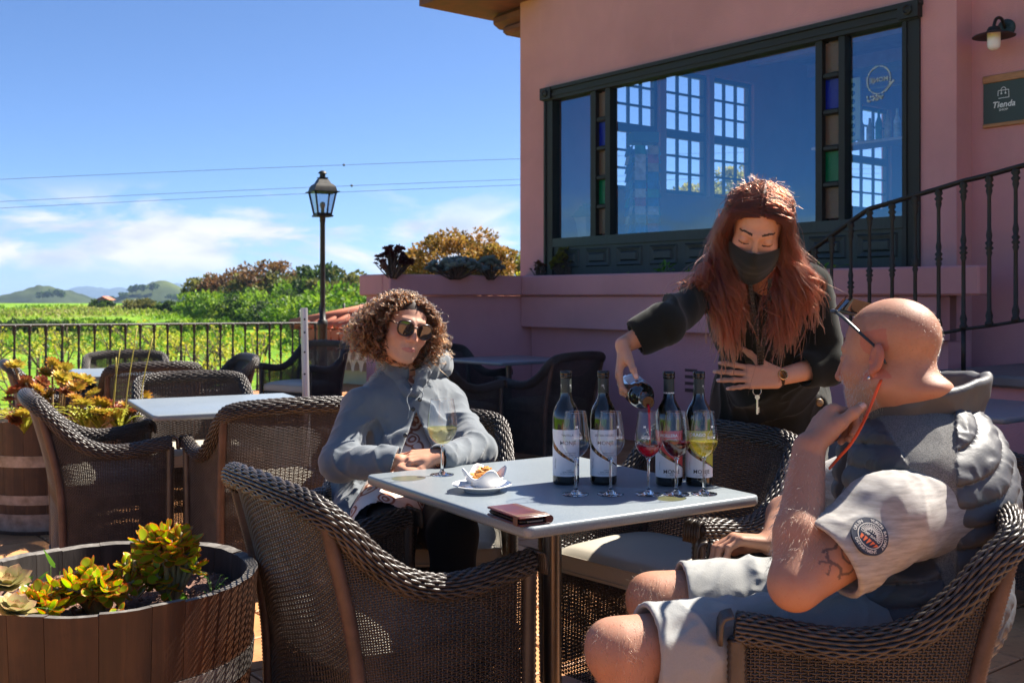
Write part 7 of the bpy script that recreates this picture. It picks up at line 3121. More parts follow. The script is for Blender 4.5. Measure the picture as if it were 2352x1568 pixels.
 jk = ch(sdf_obj('jacket', jacket, (-.66, 3.1, .44), (.03, 3.9, 1.10), .0042, M_JK, None, 1))
 ch(sdf_obj('hood', hood, (-.56, 3.42, .88), (-.14, 3.86, 1.12), .004, M_JK, None, 1))
 for (u, v, D) in ((964, 917, 3.462), (949, 939, 3.452), (931, 999, 3.435)):
  p = at(u, v, D)
  b = MB()
  b.lathe([(0, .004), (.006, .004), (.0075, .002), (.0075, 0), (0, 0)], p, 12, rot=frame_to((.1, -1, 0)))
  o = b.build('button', simple('dark_button', (.03, .03, .03), .3, var=0), None)
  o.parent = jk
 for k, (pts) in enumerate(([(946, 892), (934, 915), (940, 940), (936, 962)], [(962, 893), (972, 905), (964, 918)])):
  b = MB()
  b.tube(spline([at(u, v, 3.468 - .012 * i) for i, (u, v) in enumerate(pts)], 14), .0023, 6)
  o = b.build('drawstring', M_JK, None)
  o.parent = jk
 # --- ring
 rp, rr_ = hL.fing[2]
 c = rp[0] * .35 + rp[1] * .65
 dv = unit(rp[1] - rp[0])
 b = MB()
 th = np.linspace(0, 2 * math.pi, 25)[:-1]
 fr = frame_to(dv)
 b.tube(c + .0095 * (np.cos(th)[:, None] * fr[:, 0] + np.sin(th)[:, None] * fr[:, 1]), .0013, 6, closed=True)
 ch(b.build('ring', simple('dark_silver', (.30, .28, .27), .25, 1.0, var=0), None))
 # --- sunglasses with cords
 def hp(x, y, z):
  return HC + Fm @ (np.array([x, y, z]) * S)
 sg = MB()
 lensm = MB()
 for sx in (-1, 1):
  n = 28
  th = np.linspace(0, 2 * math.pi, n + 1)[:-1]
  ex = .0265 * np.sign(np.cos(th)) * np.abs(np.cos(th)) ** .85
  ez = .0240 * np.sign(np.sin(th)) * np.abs(np.sin(th)) ** .9 + .004 * np.clip(np.cos(th), 0, 1) * (np.sin(th) > 0)
  X = sx * (.0345 + ex)
  Yv = .107 - .62 * np.clip(np.abs(X) - .012, 0, 1) ** 1.5
  loop = np.array([hp(a, b_, c_) for a, b_, c_ in zip(X, Yv, ez - .002)])
  sg.tube(loop, .0030, 8, closed=True)
  cen = loop.mean(0) + Fm @ np.array([0, .0025, 0])
  lensm.add(np.concatenate([loop, cen[None]]), [(i, (i + 1) % n, n) if sx > 0 else ((i + 1) % n, i, n) for i in range(n)])
  sg.tube(spline([hp(sx * .058, .092, .008), hp(sx * .072, .075, .010), hp(sx * .080, .03, .008), hp(sx * .080, -.01, .004)], 14), [.0040] * 14, 6, flat=.6)
 sg.tube(spline([hp(-.010, .1075, .004), hp(0, .110, .006), hp(.010, .1075, .004)], 7), .0030, 8)
 M_FR = simple('tortoise_frame', (.035, .012, .006), .18, var=.7, scale=60)
 so = ch(sg.build('sunglasses', M_FR, None))
 m, nt, out = new_mat('brown_mirror_lens')
 bb = pbsdf(nt, (.030, .020, .014), .03, 0, .9, Coat_Weight=.8)
 nt.links.new(bb.outputs[0], out.inputs['Surface'])
 lo_ = lensm.build('lens', m, None)
 lo_.parent = so
 cd = MB()
 cd.tube(spline([hp(-.083, .01, .0), hp(-.092, .02, -.05), hp(-.088, .025, -.10), hp(-.076, .0, -.135), hp(-.060, -.05, -.145)], 20), .0020, 6)
 cd.tube(spline([hp(.083, .01, .0), hp(.088, .03, -.05), hp(.083, .045, -.09), hp(.070, .03, -.13), hp(.05, -.03, -.15)], 20), .0020, 6)
 ch(cd.build('glasses_cord', simple('black_cord', (.01, .01, .01), .6, var=0), None))
 # --- curls
 r = np.random.default_rng(3)
 strands, cols = [], []
 nl = 1500
 k = tries = 0
 while k < nl:
  d = r.normal(size=3)
  d /= np.linalg.norm(d)
  root_l = np.array([0, -.016, .034]) + d * np.array([.077, .098, .084])
  front = root_l[1] > .03
  line = .078 - .020 * abs(root_l[0] / .07) ** 2
  if front and root_l[2] < line:
   continue
  if root_l[2] < -.062 or (abs(root_l[0]) > .05 and root_l[1] > .042 and root_l[2] < .05):
   continue
  k += 1
  side = np.sign(root_l[0]) if abs(root_l[0]) > .01 else r.choice([-1, 1])
  out = unit(d * np.array([1.15, 1.0, .8]) + np.array([0, -.10, .05]) + r.normal(size=3) * .22 + (np.array([side * .55, -.55, .60]) if front else 0))
  L = r.uniform(.11, .19) * (.75 if front else 1)
  n = 30
  t = np.linspace(0, 1, n)
  lift = r.uniform(.018, .044) * (1.0 if root_l[2] > .02 else .8)
  path = root_l + out * lift * np.sin(np.clip(t * 1.7, 0, 1.45))[:, None] / .99
  fall = np.array([side * (.26 if not front else .60), -.05, -1.0])
  fall[0] += r.normal() * .22
  fall[1] += r.normal() * .2 - (.15 if front else 0)
  path = path + (t ** 1.45)[:, None] * unit(fall) * L * (.40 + .60 * np.clip((root_l[2] + .07) / .15, 0, 1))
  # keep the curls off the face
  if ((path[:, 1] > .050) & (path[:, 2] < .056) & (np.abs(path[:, 0]) < .064) & (path[:, 2] > -.14)).any():
   k -= 1
   tries += 1
   if tries < 20000:
    continue
   break
  path[:, 2] = np.maximum(path[:, 2], -.125 + r.uniform(-.012, .02))
  ph = r.uniform(0, 6.28)
  fr = frame_to(unit(fall))
  turns = r.uniform(3.2, 6.0)
  rad = r.uniform(.0055, .0115) * np.clip(t * 3.2, 0, 1)
  hand = r.choice([-1, 1])
  hue = r.uniform(0, 1)
  for q in range(4):
   jt = r.normal(size=3) * .0016
   pq = ph + r.normal() * .25
   rq = rad * r.uniform(.8, 1.2)
   hx_ = path + rq[:, None] * (np.cos(hand * t * turns * 6.28 + pq)[:, None] * fr[:, 0] + np.sin(hand * t * turns * 6.28 + pq)[:, None] * fr[:, 1]) + jt * np.clip(t * 4, 0, 1)[:, None]
   if r.uniform() < .05:
    hx_ = hx_ + (t ** 2)[:, None] * r.normal(size=3) * .03
   strands.append(HC + hx_ @ Fm.T * S)
   c0 = np.array([.014, .0055, .0026]) * (1 - hue) + np.array([.062, .022, .0075]) * hue
   cols.append(np.tile(c0 * r.uniform(.8, 1.2), (n, 1)) * np.linspace(.75, 1.25, n)[:, None])
 ch(strands_obj('hair', strands, hair_mat('curly_brown_hair', None), None, .00105, .0006, cols))
def paisley():
 m, nt, out = new_mat('paisley_blouse')
 b = pbsdf(nt, (.6, .4, .3), .8, 0, .25)
 g = nt.nodes.new('ShaderNodeNewGeometry')
 v = nt.nodes.new('ShaderNodeTexVoronoi')
 v.feature = 'F1'
 v.inputs['Scale'].default_value = 17
 wv = noise(nt, 12, 2, .5, vec=g.outputs['Position'])
 ad = nt.nodes.new('ShaderNodeVectorMath')
 ad.operation = 'ADD'
 sc_ = nt.nodes.new('ShaderNodeVectorMath')
 sc_.operation = 'SCALE'
 sc_.inputs['Scale'].default_value = .05
 cm = nt.nodes.new('ShaderNodeCombineXYZ')
 nt.links.new(wv, cm.inputs[0])
 nt.links.new(wv, cm.inputs[2])
 nt.links.new(cm.outputs[0], sc_.inputs[0])
 nt.links.new(g.outputs['Position'], ad.inputs[0])
 nt.links.new(sc_.outputs[0], ad.inputs[1])
 nt.links.new(ad.outputs[0], v.inputs['Vector'])
 rings = nmath(nt, 'SINE', nmath(nt, 'MULTIPLY', v.outputs['Distance'], 26))
 c = ramp(nt, nmath(nt, 'ADD', nmath(nt, 'MULTIPLY', rings, .5), .5), [(.3, (.30, .11, .07)), (.5, (.50, .25, .15)), (.62, (.66, .52, .44))])
 c = mixc(nt, ramp_f(nt, v.outputs['Distance'], .52, .60), c, (.70, .60, .54))
 nt.links.new(c, b.inputs['Base Color'])
 nt.links.new(b.outputs[0], out.inputs['Surface'])
 return m
build_woman()
# ------------------------------------------------------------------ the waitress pouring wine
def build_waitress():
 root = empty('person', (.90, 3.78, 0), 0, 'standing waitress with long red hair and a black face mask, bending forward to pour wine', 'person')
 base = root.location.copy()
 def ch(o):
  return pin(o, root, base)
 HC = at(1739, 522, 3.10)
 fwd = unit(np.array([-.24, -.82, -.60]))
 Fm = make_frame(fwd, R(-10))
 S = 1.03
 neckb = np.array([.765, 3.27, 1.275])
 shR, shL = at(1622, 668, 3.24), at(1868, 655, 3.34)
 elR, wrR = at(1528, 742, 3.02), at(1449, 862, 2.985)
 elL, wrL = at(1900, 838, 3.30), at(1782, 868, 3.22)
 hip = np.array([.90, 3.76, .88])
 waist = np.array([.865, 3.56, 1.04])
 chest = np.array([.795, 3.38, 1.20])
 # pouring hand over the bottle's body: knuckles above, fingers down its far-left side
 bc = PB + PAX * .130
 lft = unit(np.cross(PAX, (0, 0, 1)))
 if lft[0] > 0:
  lft = -lft
 grip_w = bc + np.array([-.038, .02, .075])
 wrR = grip_w + np.array([.002, .012, .055])
 hR = Hand(wrR, unit(np.array([-.16, -.22, -.96])), unit(np.array([.90, -.1, -.28])), side=1,
    curl=((.30, .75, .45), (.34, .80, .5), (.38, .80, .5), (.40, .75, .5)), spread=(.16, .05, -.06, -.18), thumb=(.75, .75, .35, .25), s=1.0, fat=.9)
 hL = Hand(wrL + np.array([.0, -.012, 0]), unit(np.array([-1, -.05, .06])), unit(np.array([.05, .95, -.15])), side=-1,
    curl=((.16, .26, .16), (.16, .26, .16), (.18, .26, .16), (.20, .28, .18)), spread=(.15, .04, -.05, -.17), thumb=(.80, .85, .1, .1), s=1.0, fat=.97)
 def body(P):
  L = (P - HC) @ Fm / S
  d = np.linalg.norm(L, axis=1) - .16
  m = np.linalg.norm(L, axis=1) < .24
  if m.any():
   d[m] = head_sdf(L[m], w=.97, jaw=.92, nose=.99)
  d = d * S
  d = smin(d, s_caps(P, HC + Fm @ np.array([0, -.03, -.07]), neckb, .050, .056), .025)
  t = s_chain(P, [neckb + np.array([0, .04, -.05]), chest, waist, hip], [.08, .105, .10, .13], .05)
  d = smin(d, t, .04)
  d = smin(d, s_chain(P, [shR, elR, wrR], [.044, .036, .0245], .02), .03)
  d = smin(d, s_chain(P, [shL, elL, wrL], [.044, .036, .0245], .02), .03)
  d = smin(d, s_chain(P, [hip + np.array([-.09, 0, 0]), (.80, 3.80, .47), (.82, 3.86, .09)], [.10, .065, .045], .02), .04)
  d = smin(d, s_chain(P, [hip + np.array([.09, 0, 0]), (.99, 3.80, .47), (1.0, 3.88, .09)], [.10, .065, .045], .02), .04)
  d = smin(d, hR.sdf(P), .010)
  d = smin(d, hL.sdf(P), .010)
  return d
 bc_ = (.53, .28, .185)
 def colf(V):
  L = (V - HC) @ Fm / S
  c = skin_cols(L, bc_, lipc=(.4, .14, .12), blush=.15, brow=(.035, .018, .012))
  far = np.linalg.norm(L, axis=1) > .16
  c[far] = np.array(bc_)
  line = .075 - .030 * np.abs(L[:, 0] / .07) ** 2
  hm = (np.linalg.norm(L, axis=1) < .15) & (((L[:, 2] > line) & (L[:, 1] > .02)) | ((L[:, 1] <= .015) & (L[:, 2] > -.05) & (np.abs(L[:, 0]) < .078)))
  c[hm] = (.06, .020, .012)
  c = hL.nails(V, c, np.array([.66, .42, .36]))
  c = hR.nails(V, c, np.array([.66, .42, .36]))
  return c
 ch(sdf_obj('body', body, (.20, 2.80, .02), (1.12, 3.98, 1.62), .0027, skin_mat('skin_waitress'), None, 1, colf))
 # --- black coat
 M_COAT = cloth('black_wool_coat', (.0125, .0135, .011), .95, .12, 380, .5, .25, spec=.12)
 def coat(P):
  t = smin(s_ell(P, chest, (.175, .125, .17), rotx(R(20))), s_ell(P, waist, (.165, .135, .17)), .08)
  t = smin(t, s_ell(P, hip + np.array([0, 0, -.02]), (.195, .165, .24)), .08)
  t = smin(t, s_chain(P, [shR + np.array([.02, 0, 0]), neckb + np.array([0, .02, -.02]), shL + np.array([-.02, 0, 0])], [.056, .078, .056], .05), .05)
  skirt = s_caps(P, hip, hip + np.array([0, .02, -.38]), .19, .21)
  t = smin(t, skirt, .06)
  f = .013 * ridges(P @ rotz(.4) @ roty(.3), 8, 41, (1, 1, .35), .6) + .004 * ridges(P, 20, 45, (1, 1, .4))
  d = t - f
  # sleeves, the pouring one ending in a wide turned cuff
  cR = elR + (wrR - elR) * .52
  aR = s_chain(P, [shR, elR, cR], [.056, .057, .050], .03) - limb_folds(P, elR, cR, 4, 76, .010, 3) - limb_folds(P, shR, elR, 8, 52, .012, 4)
  aR = smin(aR, s_caps(P, elR + (cR - elR) * .62, cR, .060, .058), .006)
  cL = elL + (wrL - elL) * .34
  aL = s_chain(P, [shL, elL, cL], [.058, .060, .052], .03) - limb_folds(P, elL, cL, 3, 70, .006) - limb_folds(P, shL, elL, 6, 50, .009, 2.4)
  aL = smin(aL, s_caps(P, elL + (cL - elL) * .6, cL, .058, .057), .006)
  d = smin(smin(d, aR, .03), aL, .02)
  d = smax(d, -s_caps(P, elR + (wrR - elR) * .40, elR + (wrR - elR) * .8, .040, .048), .006)
  d = smax(d, -s_caps(P, elL + (wrL - elL) * .22, elL + (wrL - elL) * .7, .040, .047), .006)
  # open collar
  q = P - neckb
  v = np.abs(q[:, 0] - .0 - .02) * 1.0 - np.clip((q[:, 2] + .17) * .36, -.02, .2)
  d = smax(d, -np.maximum(v, q[:, 1] + .06), .008)
  return smax(d, -(P[:, 2] - .50), .01)
 co = ch(sdf_obj('coat', coat, (.24, 2.88, .46), (1.16, 4.02, 1.40), .0045, M_COAT, None, 1))
 # lapels
 lp = MB()
 for sx, pts in ((-1, [(1690, 640), (1672, 720), (1690, 790), (1728, 858)]), (1, [(1800, 640), (1812, 720), (1790, 790), (1748, 858)])):
  P = []
  for i, (u, v) in enumerate(pts):
   D = 3.185 + .028 * i
   a = at(u, v, D)
   b = at(u + sx * -1 * (34 - 7 * i) * -1 * (1 if i else .6), v + 4, D - .006)
   m_ = (a + b) / 2 + np.array([0, -.012, 0])
   P.append([a, m_, b])
  lp.sheet(np.array(P))
 o = lp.build('lapel', M_COAT, None)
 o.parent = co
 o['kind'] = 'stuff'
 b = MB()
 p = at(1882, 924, 3.50)
 b.lathe([(0, .006), (.010, .006), (.0135, .003), (.0135, 0), (0, 0)], p, 16, rot=frame_to((.25, -1, .1)))
 o = b.build('button', simple('brown_horn_button', (.20, .12, .05), .4, var=.3, scale=200), None)
 o.parent = co
 # trousers and shoes below the coat
 def legs(P):
  a = s_chain(P, [hip + np.array([-.09, 0, -.05]), (.80, 3.80, .47), (.82, 3.86, .07)], [.12, .082, .066], .02)
  c = s_chain(P, [hip + np.array([.09, 0, -.05]), (.99, 3.80, .47), (1.0, 3.88, .07)], [.12, .082, .066], .02)
  return smin(a, c, .02) - .004 * ridges(P, 11, 7)
 ch(sdf_obj('trousers', legs, (.64, 3.55, .03), (1.18, 4.05, .95), .012, cloth('black_twill', (.012, .012, .013), .9, .05), None, 1))
 for x, y in ((.82, 3.86), (1.0, 3.88)):
  def shoe(P, x=x, y=y):
   d = s_ell(P, (x, y - .05, .035), (.042, .12, .042))
   return smax(d, -(P[:, 2] - .003), .004)
  ch(sdf_obj('shoe', shoe, (x - .06, y - .19, -.004), (x + .06, y + .09, .09), .01, cloth('black_boot', (.012, .012, .012), .5, 0), None, 1))
 # --- face mask
 def hp(x, y, z):
  return HC + Fm @ (np.array([x, y, z]) * S)
 nu, nv = 25, 17
 P = np.zeros((nv, nu, 3))
 for j in range(nv):
  b_ = j / (nv - 1)
  for i in range(nu):
   a = -1 + 2 * i / (nu - 1)
   x = a * (.077 - .012 * b_ ** 2)
   zt_ = -.016 - .006 * abs(a) ** 1.6 + .006 * math.exp(-(a / .18) ** 2)
   zb_ = -.126 + .026 * abs(a) ** 1.5
   zz = zt_ + (zb_ - zt_) * b_
   prof = .110 + .012 * math.sin(math.pi * min(b_ * 1.25, 1)) - .004 * b_
   bulge = .012 * math.exp(-(a / .28) ** 2) * math.exp(-((b_ - .18) / .28) ** 2)
   y = prof * (1 - .60 * abs(a) ** 2.1) + bulge + .0
   y += .0016 * math.sin(b_ * 26 + 2.0 * abs(a)) * (1 - abs(a)) + .0035 * float(vnoise(np.array([[a * 3, b_ * 2.5, 0]]), 1.0, 8)[0])
   P[j, i] = hp(x, y, zz)
 mk = MB()
 mk.sheet(P)
 M_MASK = cloth('black_mask_cloth', (.014, .015, .013), .8, .15, 600, .3, .15)
 mo = ch(mk.build('face_mask', M_MASK, None))
 ml = MB()
 for sx in (-1, 1):
  ml.tube(spline([hp(sx * .069, .044, -.030), hp(sx * .078, .012, -.010), hp(sx * .086, -.018, .012)], 8), .0016, 5)
  ml.tube(spline([hp(sx * .058, .052, -.092), hp(sx * .076, .012, -.055), hp(sx * .086, -.018, -.030)], 8), .0016, 5)
  o = ml.build('ear_loop', M_MASK, None)
  o.parent = mo
  ml = MB()
 # --- lanyard with white dots, key ring with key
 ly = MB()
 dots = MB()
 for sx, pts in ((-1, [(1722, 640), (1728, 690), (1736, 740), (1742, 800), (1745, 838)]), (1, [(1768, 640), (1766, 690), (1760, 740), (1752, 800), (1749, 838)])):
  c = spline([at(u, v, 3.085 + .030 * i) for i, (u, v) in enumerate(pts)], 22)
  wv = np.array([.0062, 0, 0])
  ly.sheet(np.stack([c - wv, c + wv], 1))
  for k in range(1, 22):
   for q in (-.5, .5):
    pt = c[k] + wv * q * (1 if k % 2 else -1) + np.array([0, -.0016, 0])
    dots.lathe([(0, 0), (.0017, 0)], pt, 6, rot=frame_to((0, -1, 0)))
    dots.f[-1] = tuple(dots.f[-1])
 lo = ch(ly.build('lanyard', simple('black_ribbon', (.012, .012, .012), .7, var=0), None))
 o = dots.build('dot_print', M_WHITEINK, None, smooth=False)
 o.parent = lo
 o['kind'] = 'stuff'
 kr = MB()
 kc = at(1739, 898, 3.235)
 th = np.linspace(0, 2 * math.pi, 29)[:-1]
 kr.tube(kc + .013 * np.stack([np.cos(th), .15 * np.cos(th), np.sin(th)], 1), .0013, 6, closed=True)
 M_KEY = simple('nickel', (.55, .52, .46), .25, 1.0, var=.1)
 ko = ch(kr.build('key_ring', M_KEY, None))
 kk = MB()
 kk.box(kc + np.array([0, -.002, -.042]), (.0062, .0025, .056), bev=.001)
 kk.lathe([(0, -.0012), (.0075, -.0012), (.0075, .0012), (0, .0012)], kc + np.array([0, -.002, -.018]), 14, rot=rotx(R(90)))
 for z in (-.062, -.056, -.05):
  kk.box(kc + np.array([.0042, -.002, z]), (.004, .0022, .003))
 o = kk.build('key', M_KEY, None, smooth=False)
 o.parent = ko
 # --- watch on the left wrist
 wd = unit(wrL - elL)
 wc = wrL + (elL - wrL) * .02
 fr = frame_to(wd)
 wt = MB()
 th = np.linspace(0, 2 * math.pi, 33)[:-1]
 for off in (-.0045, 0, .0045):
  wt.tube(wc + wd * off + .0285 * (np.cos(th)[:, None] * fr[:, 0] + np.sin(th)[:, None] * fr[:, 1]), .0028, 6, closed=True)
 wo = ch(wt.build('watch_strap', simple('dark_bracelet', (.05, .035, .025), .3, .6, var=.2), None))
 face_n = unit(np.array([-.1, -1, .25]))
 face_n = unit(face_n - wd * np.dot(face_n, wd))
 fc = MB()
 fp = wc + face_n * .0290
 fc.lathe([(0, .0), (.0150, .0), (.0165, .002), (.0165, .006), (.0150, .0075), (.0140, .0068), (0, .0068)], fp, 28, rot=frame_to(face_n))
 o = fc.build('watch_case', simple('gold_case', (.75, .42, .16), .2, 1.0, var=0), None)
 o.parent = wo
 dl = MB()
 dl.lathe([(0, .0071), (.0135, .0071)], fp, 24, rot=frame_to(face_n))
 o2 = dl.build('dial', simple('amber_dial', (.50, .22, .05), .3, var=.2, scale=100), None)
 o2.parent = o
 o2.parent = wo
 hnd = MB()
 fr2 = frame_to(face_n)
 for an, L in ((.6, .010), (2.4, .007)):
  d_ = math.cos(an) * fr2[:, 0] + math.sin(an) * fr2[:, 1]
  hnd.tube([fp + face_n * .008, fp + face_n * .008 + d_ * L], .0006, 4)
 o = hnd.build('watch_hands', simple('dark_hands', (.03, .02, .02), .4, var=0), None)
 o.parent = wo
 # thin ring on the pouring hand
 pts, rr_ = hR.fing[2]
 c = pts[0] * .4 + pts[1] * .6
 fr = frame_to(unit(pts[1] - pts[0]))
 rg = MB()
 rg.tube(c + .0092 * (np.cos(th)[:, None] * fr[:, 0] + np.sin(th)[:, None] * fr[:, 1]), .0010, 6, closed=True)
 ch(rg.build('ring', M_KEY, None))
 # --- long wavy hair from a parting
 r = np.random.default_rng(21)
 strands, cols = [], []
 def lockset(n, side):
  for k in range(n):
   # roots along the parting and the side of the skull
   v = r.uniform(0, 1)
   w = r.uniform(0, 1) ** 1.3
   py = .075 - .155 * v
   ang = (.05 + 1.25 * w)
   e = np.array([side * math.sin(ang) * .0755 + .006 * (1 - w), 0, math.cos(ang) * .084])
   yy = max(-1, min(1, (py + .020) / .100))
   sc_ = math.sqrt(max(.0, 1 - yy * yy))
   root_l = np.array([e[0] * (.35 + .65 * sc_) if w > .1 else e[0], py, .036 + (e[2]) * (.25 + .75 * sc_)])
   if root_l[1] > .052 and root_l[2] < .075 - .2 * 0:
    root_l[1] = .052
   front = v < .45
   p0 = HC + Fm @ (root_l * S)
   # over the temple, in front of or behind the shoulder
   q1 = HC + Fm @ (np.array([side * (.075 + .014 * r.uniform()), root_l[1] * .55 + .016 + .012 * r.normal() * .4, .035 + .02 * r.normal() * .5]) * S)
   q2 = HC + Fm @ (np.array([side * (.082 + .022 * r.uniform()), root_l[1] * .30 + .030 * r.uniform() + (.012 if front else -.015), -.055 + .015 * r.normal()]) * S)
   drop = (r.normal() * 11, 88 + r.normal() * 34)
   if side < 0:            # picture left
    a1 = np.array([1671 + r.normal() * 14, 662 + r.normal() * 10])
    if r.uniform() < .16:
     a1, drop = np.array([1622 + r.normal() * 10, 628 + r.normal() * 8]), (-30 + r.normal() * 14, 34 + r.normal() * 12)
    drop = (drop[0] + (10 if front else -4), drop[1])
   else:
    a1 = np.array([1815 + r.normal() * 14, 656 + r.normal() * 10])
    if r.uniform() < .22:
     a1, drop = np.array([1856 + r.normal() * 10, 640 + r.normal() * 8]), (8 + r.normal() * 18, 66 + r.normal() * 22)
    drop = (drop[0] - (26 if front else 6), drop[1])
   dD = 3.12 + r.uniform(-.03, .05)
   e1 = at(a1[0], a1[1], dD)
   e2 = at(a1[0] + drop[0], a1[1] + drop[1], dD + .012)
   m = 44
   mid0 = (p0 + q1) / 2 + (Fm @ np.array([side * .014, .0, .012])) * S
   path = spline([p0, mid0, q1, q2, e1, e2], m)
   t = np.linspace(0, 1, m)
   hue = r.uniform(0, 1)
   ph = r.uniform(0, 6.28)
   amp = r.uniform(.008, .024)
   fq = r.uniform(1.8, 3.4)
   for s_ in range(8):
    wob = np.stack([np.cos(t * fq * 6.28 + ph), np.sin(t * fq * 6.28 + ph) * .7, 0 * t], 1) * (amp * np.clip((t - .30) / .35, 0, 1) * (1 - .35 * np.clip((t - .8) / .2, 0, 1)))[:, None]
    jt = r.normal(size=3) * .0026 * (np.clip(.4 + t * 1.6, 0, 1.15) * (1 - .75 * np.clip((t - .7) / .3, 0, 1)))[:, None]
    pth = path + wob + jt
    u = r.uniform()
    if u < .022:
     pth = pth + (t ** 2.2)[:, None] * (r.normal(size=3) * np.array([.05, .03, .03]))
    strands.append(pth)
    dark, red, tip = np.array([.006, .0022, .0014]), np.array([.062, .0085, .0034]), np.array([.13, .034, .016])
    c0 = dark * (1 - hue) + red * hue
    kt = np.clip((t - .28) / .65, 0, 1)[:, None]
    cols.append((c0 * (1 - kt) + (red * .55 + tip * .45) * kt * (.55 + .75 * hue)) * r.uniform(.8, 1.2))
 lockset(720, -1)
 lockset(760, 1)
 # short flyaways round the crown
 for k in range(260):
  d = r.normal(size=3)
  d[2] = abs(d[2]) + .2
  d[1] = min(d[1], .25 - abs(d[1]) * .3)
  d /= np.linalg.norm(d)
  p0 = HC + Fm @ ((np.array([0, -.02, .036]) + d * np.array([.080, .098, .092])) * S)
  o_ = Fm @ d
  sw = r.normal(size=3) * .5
  t = np.linspace(0, 1, 10)[:, None]
  strands.append(p0 + t * unit(o_ * .5 + sw) * r.uniform(.015, .045) + t ** 2 * np.array([0, 0, -.012]))
  cols.append(np.tile(np.array([.14, .03, .012]), (10, 1)))
 ch(strands_obj('hair', strands, hair_mat('long_red_hair', None, .28, .3), None, .00055, .00025, cols))
build_waitress()
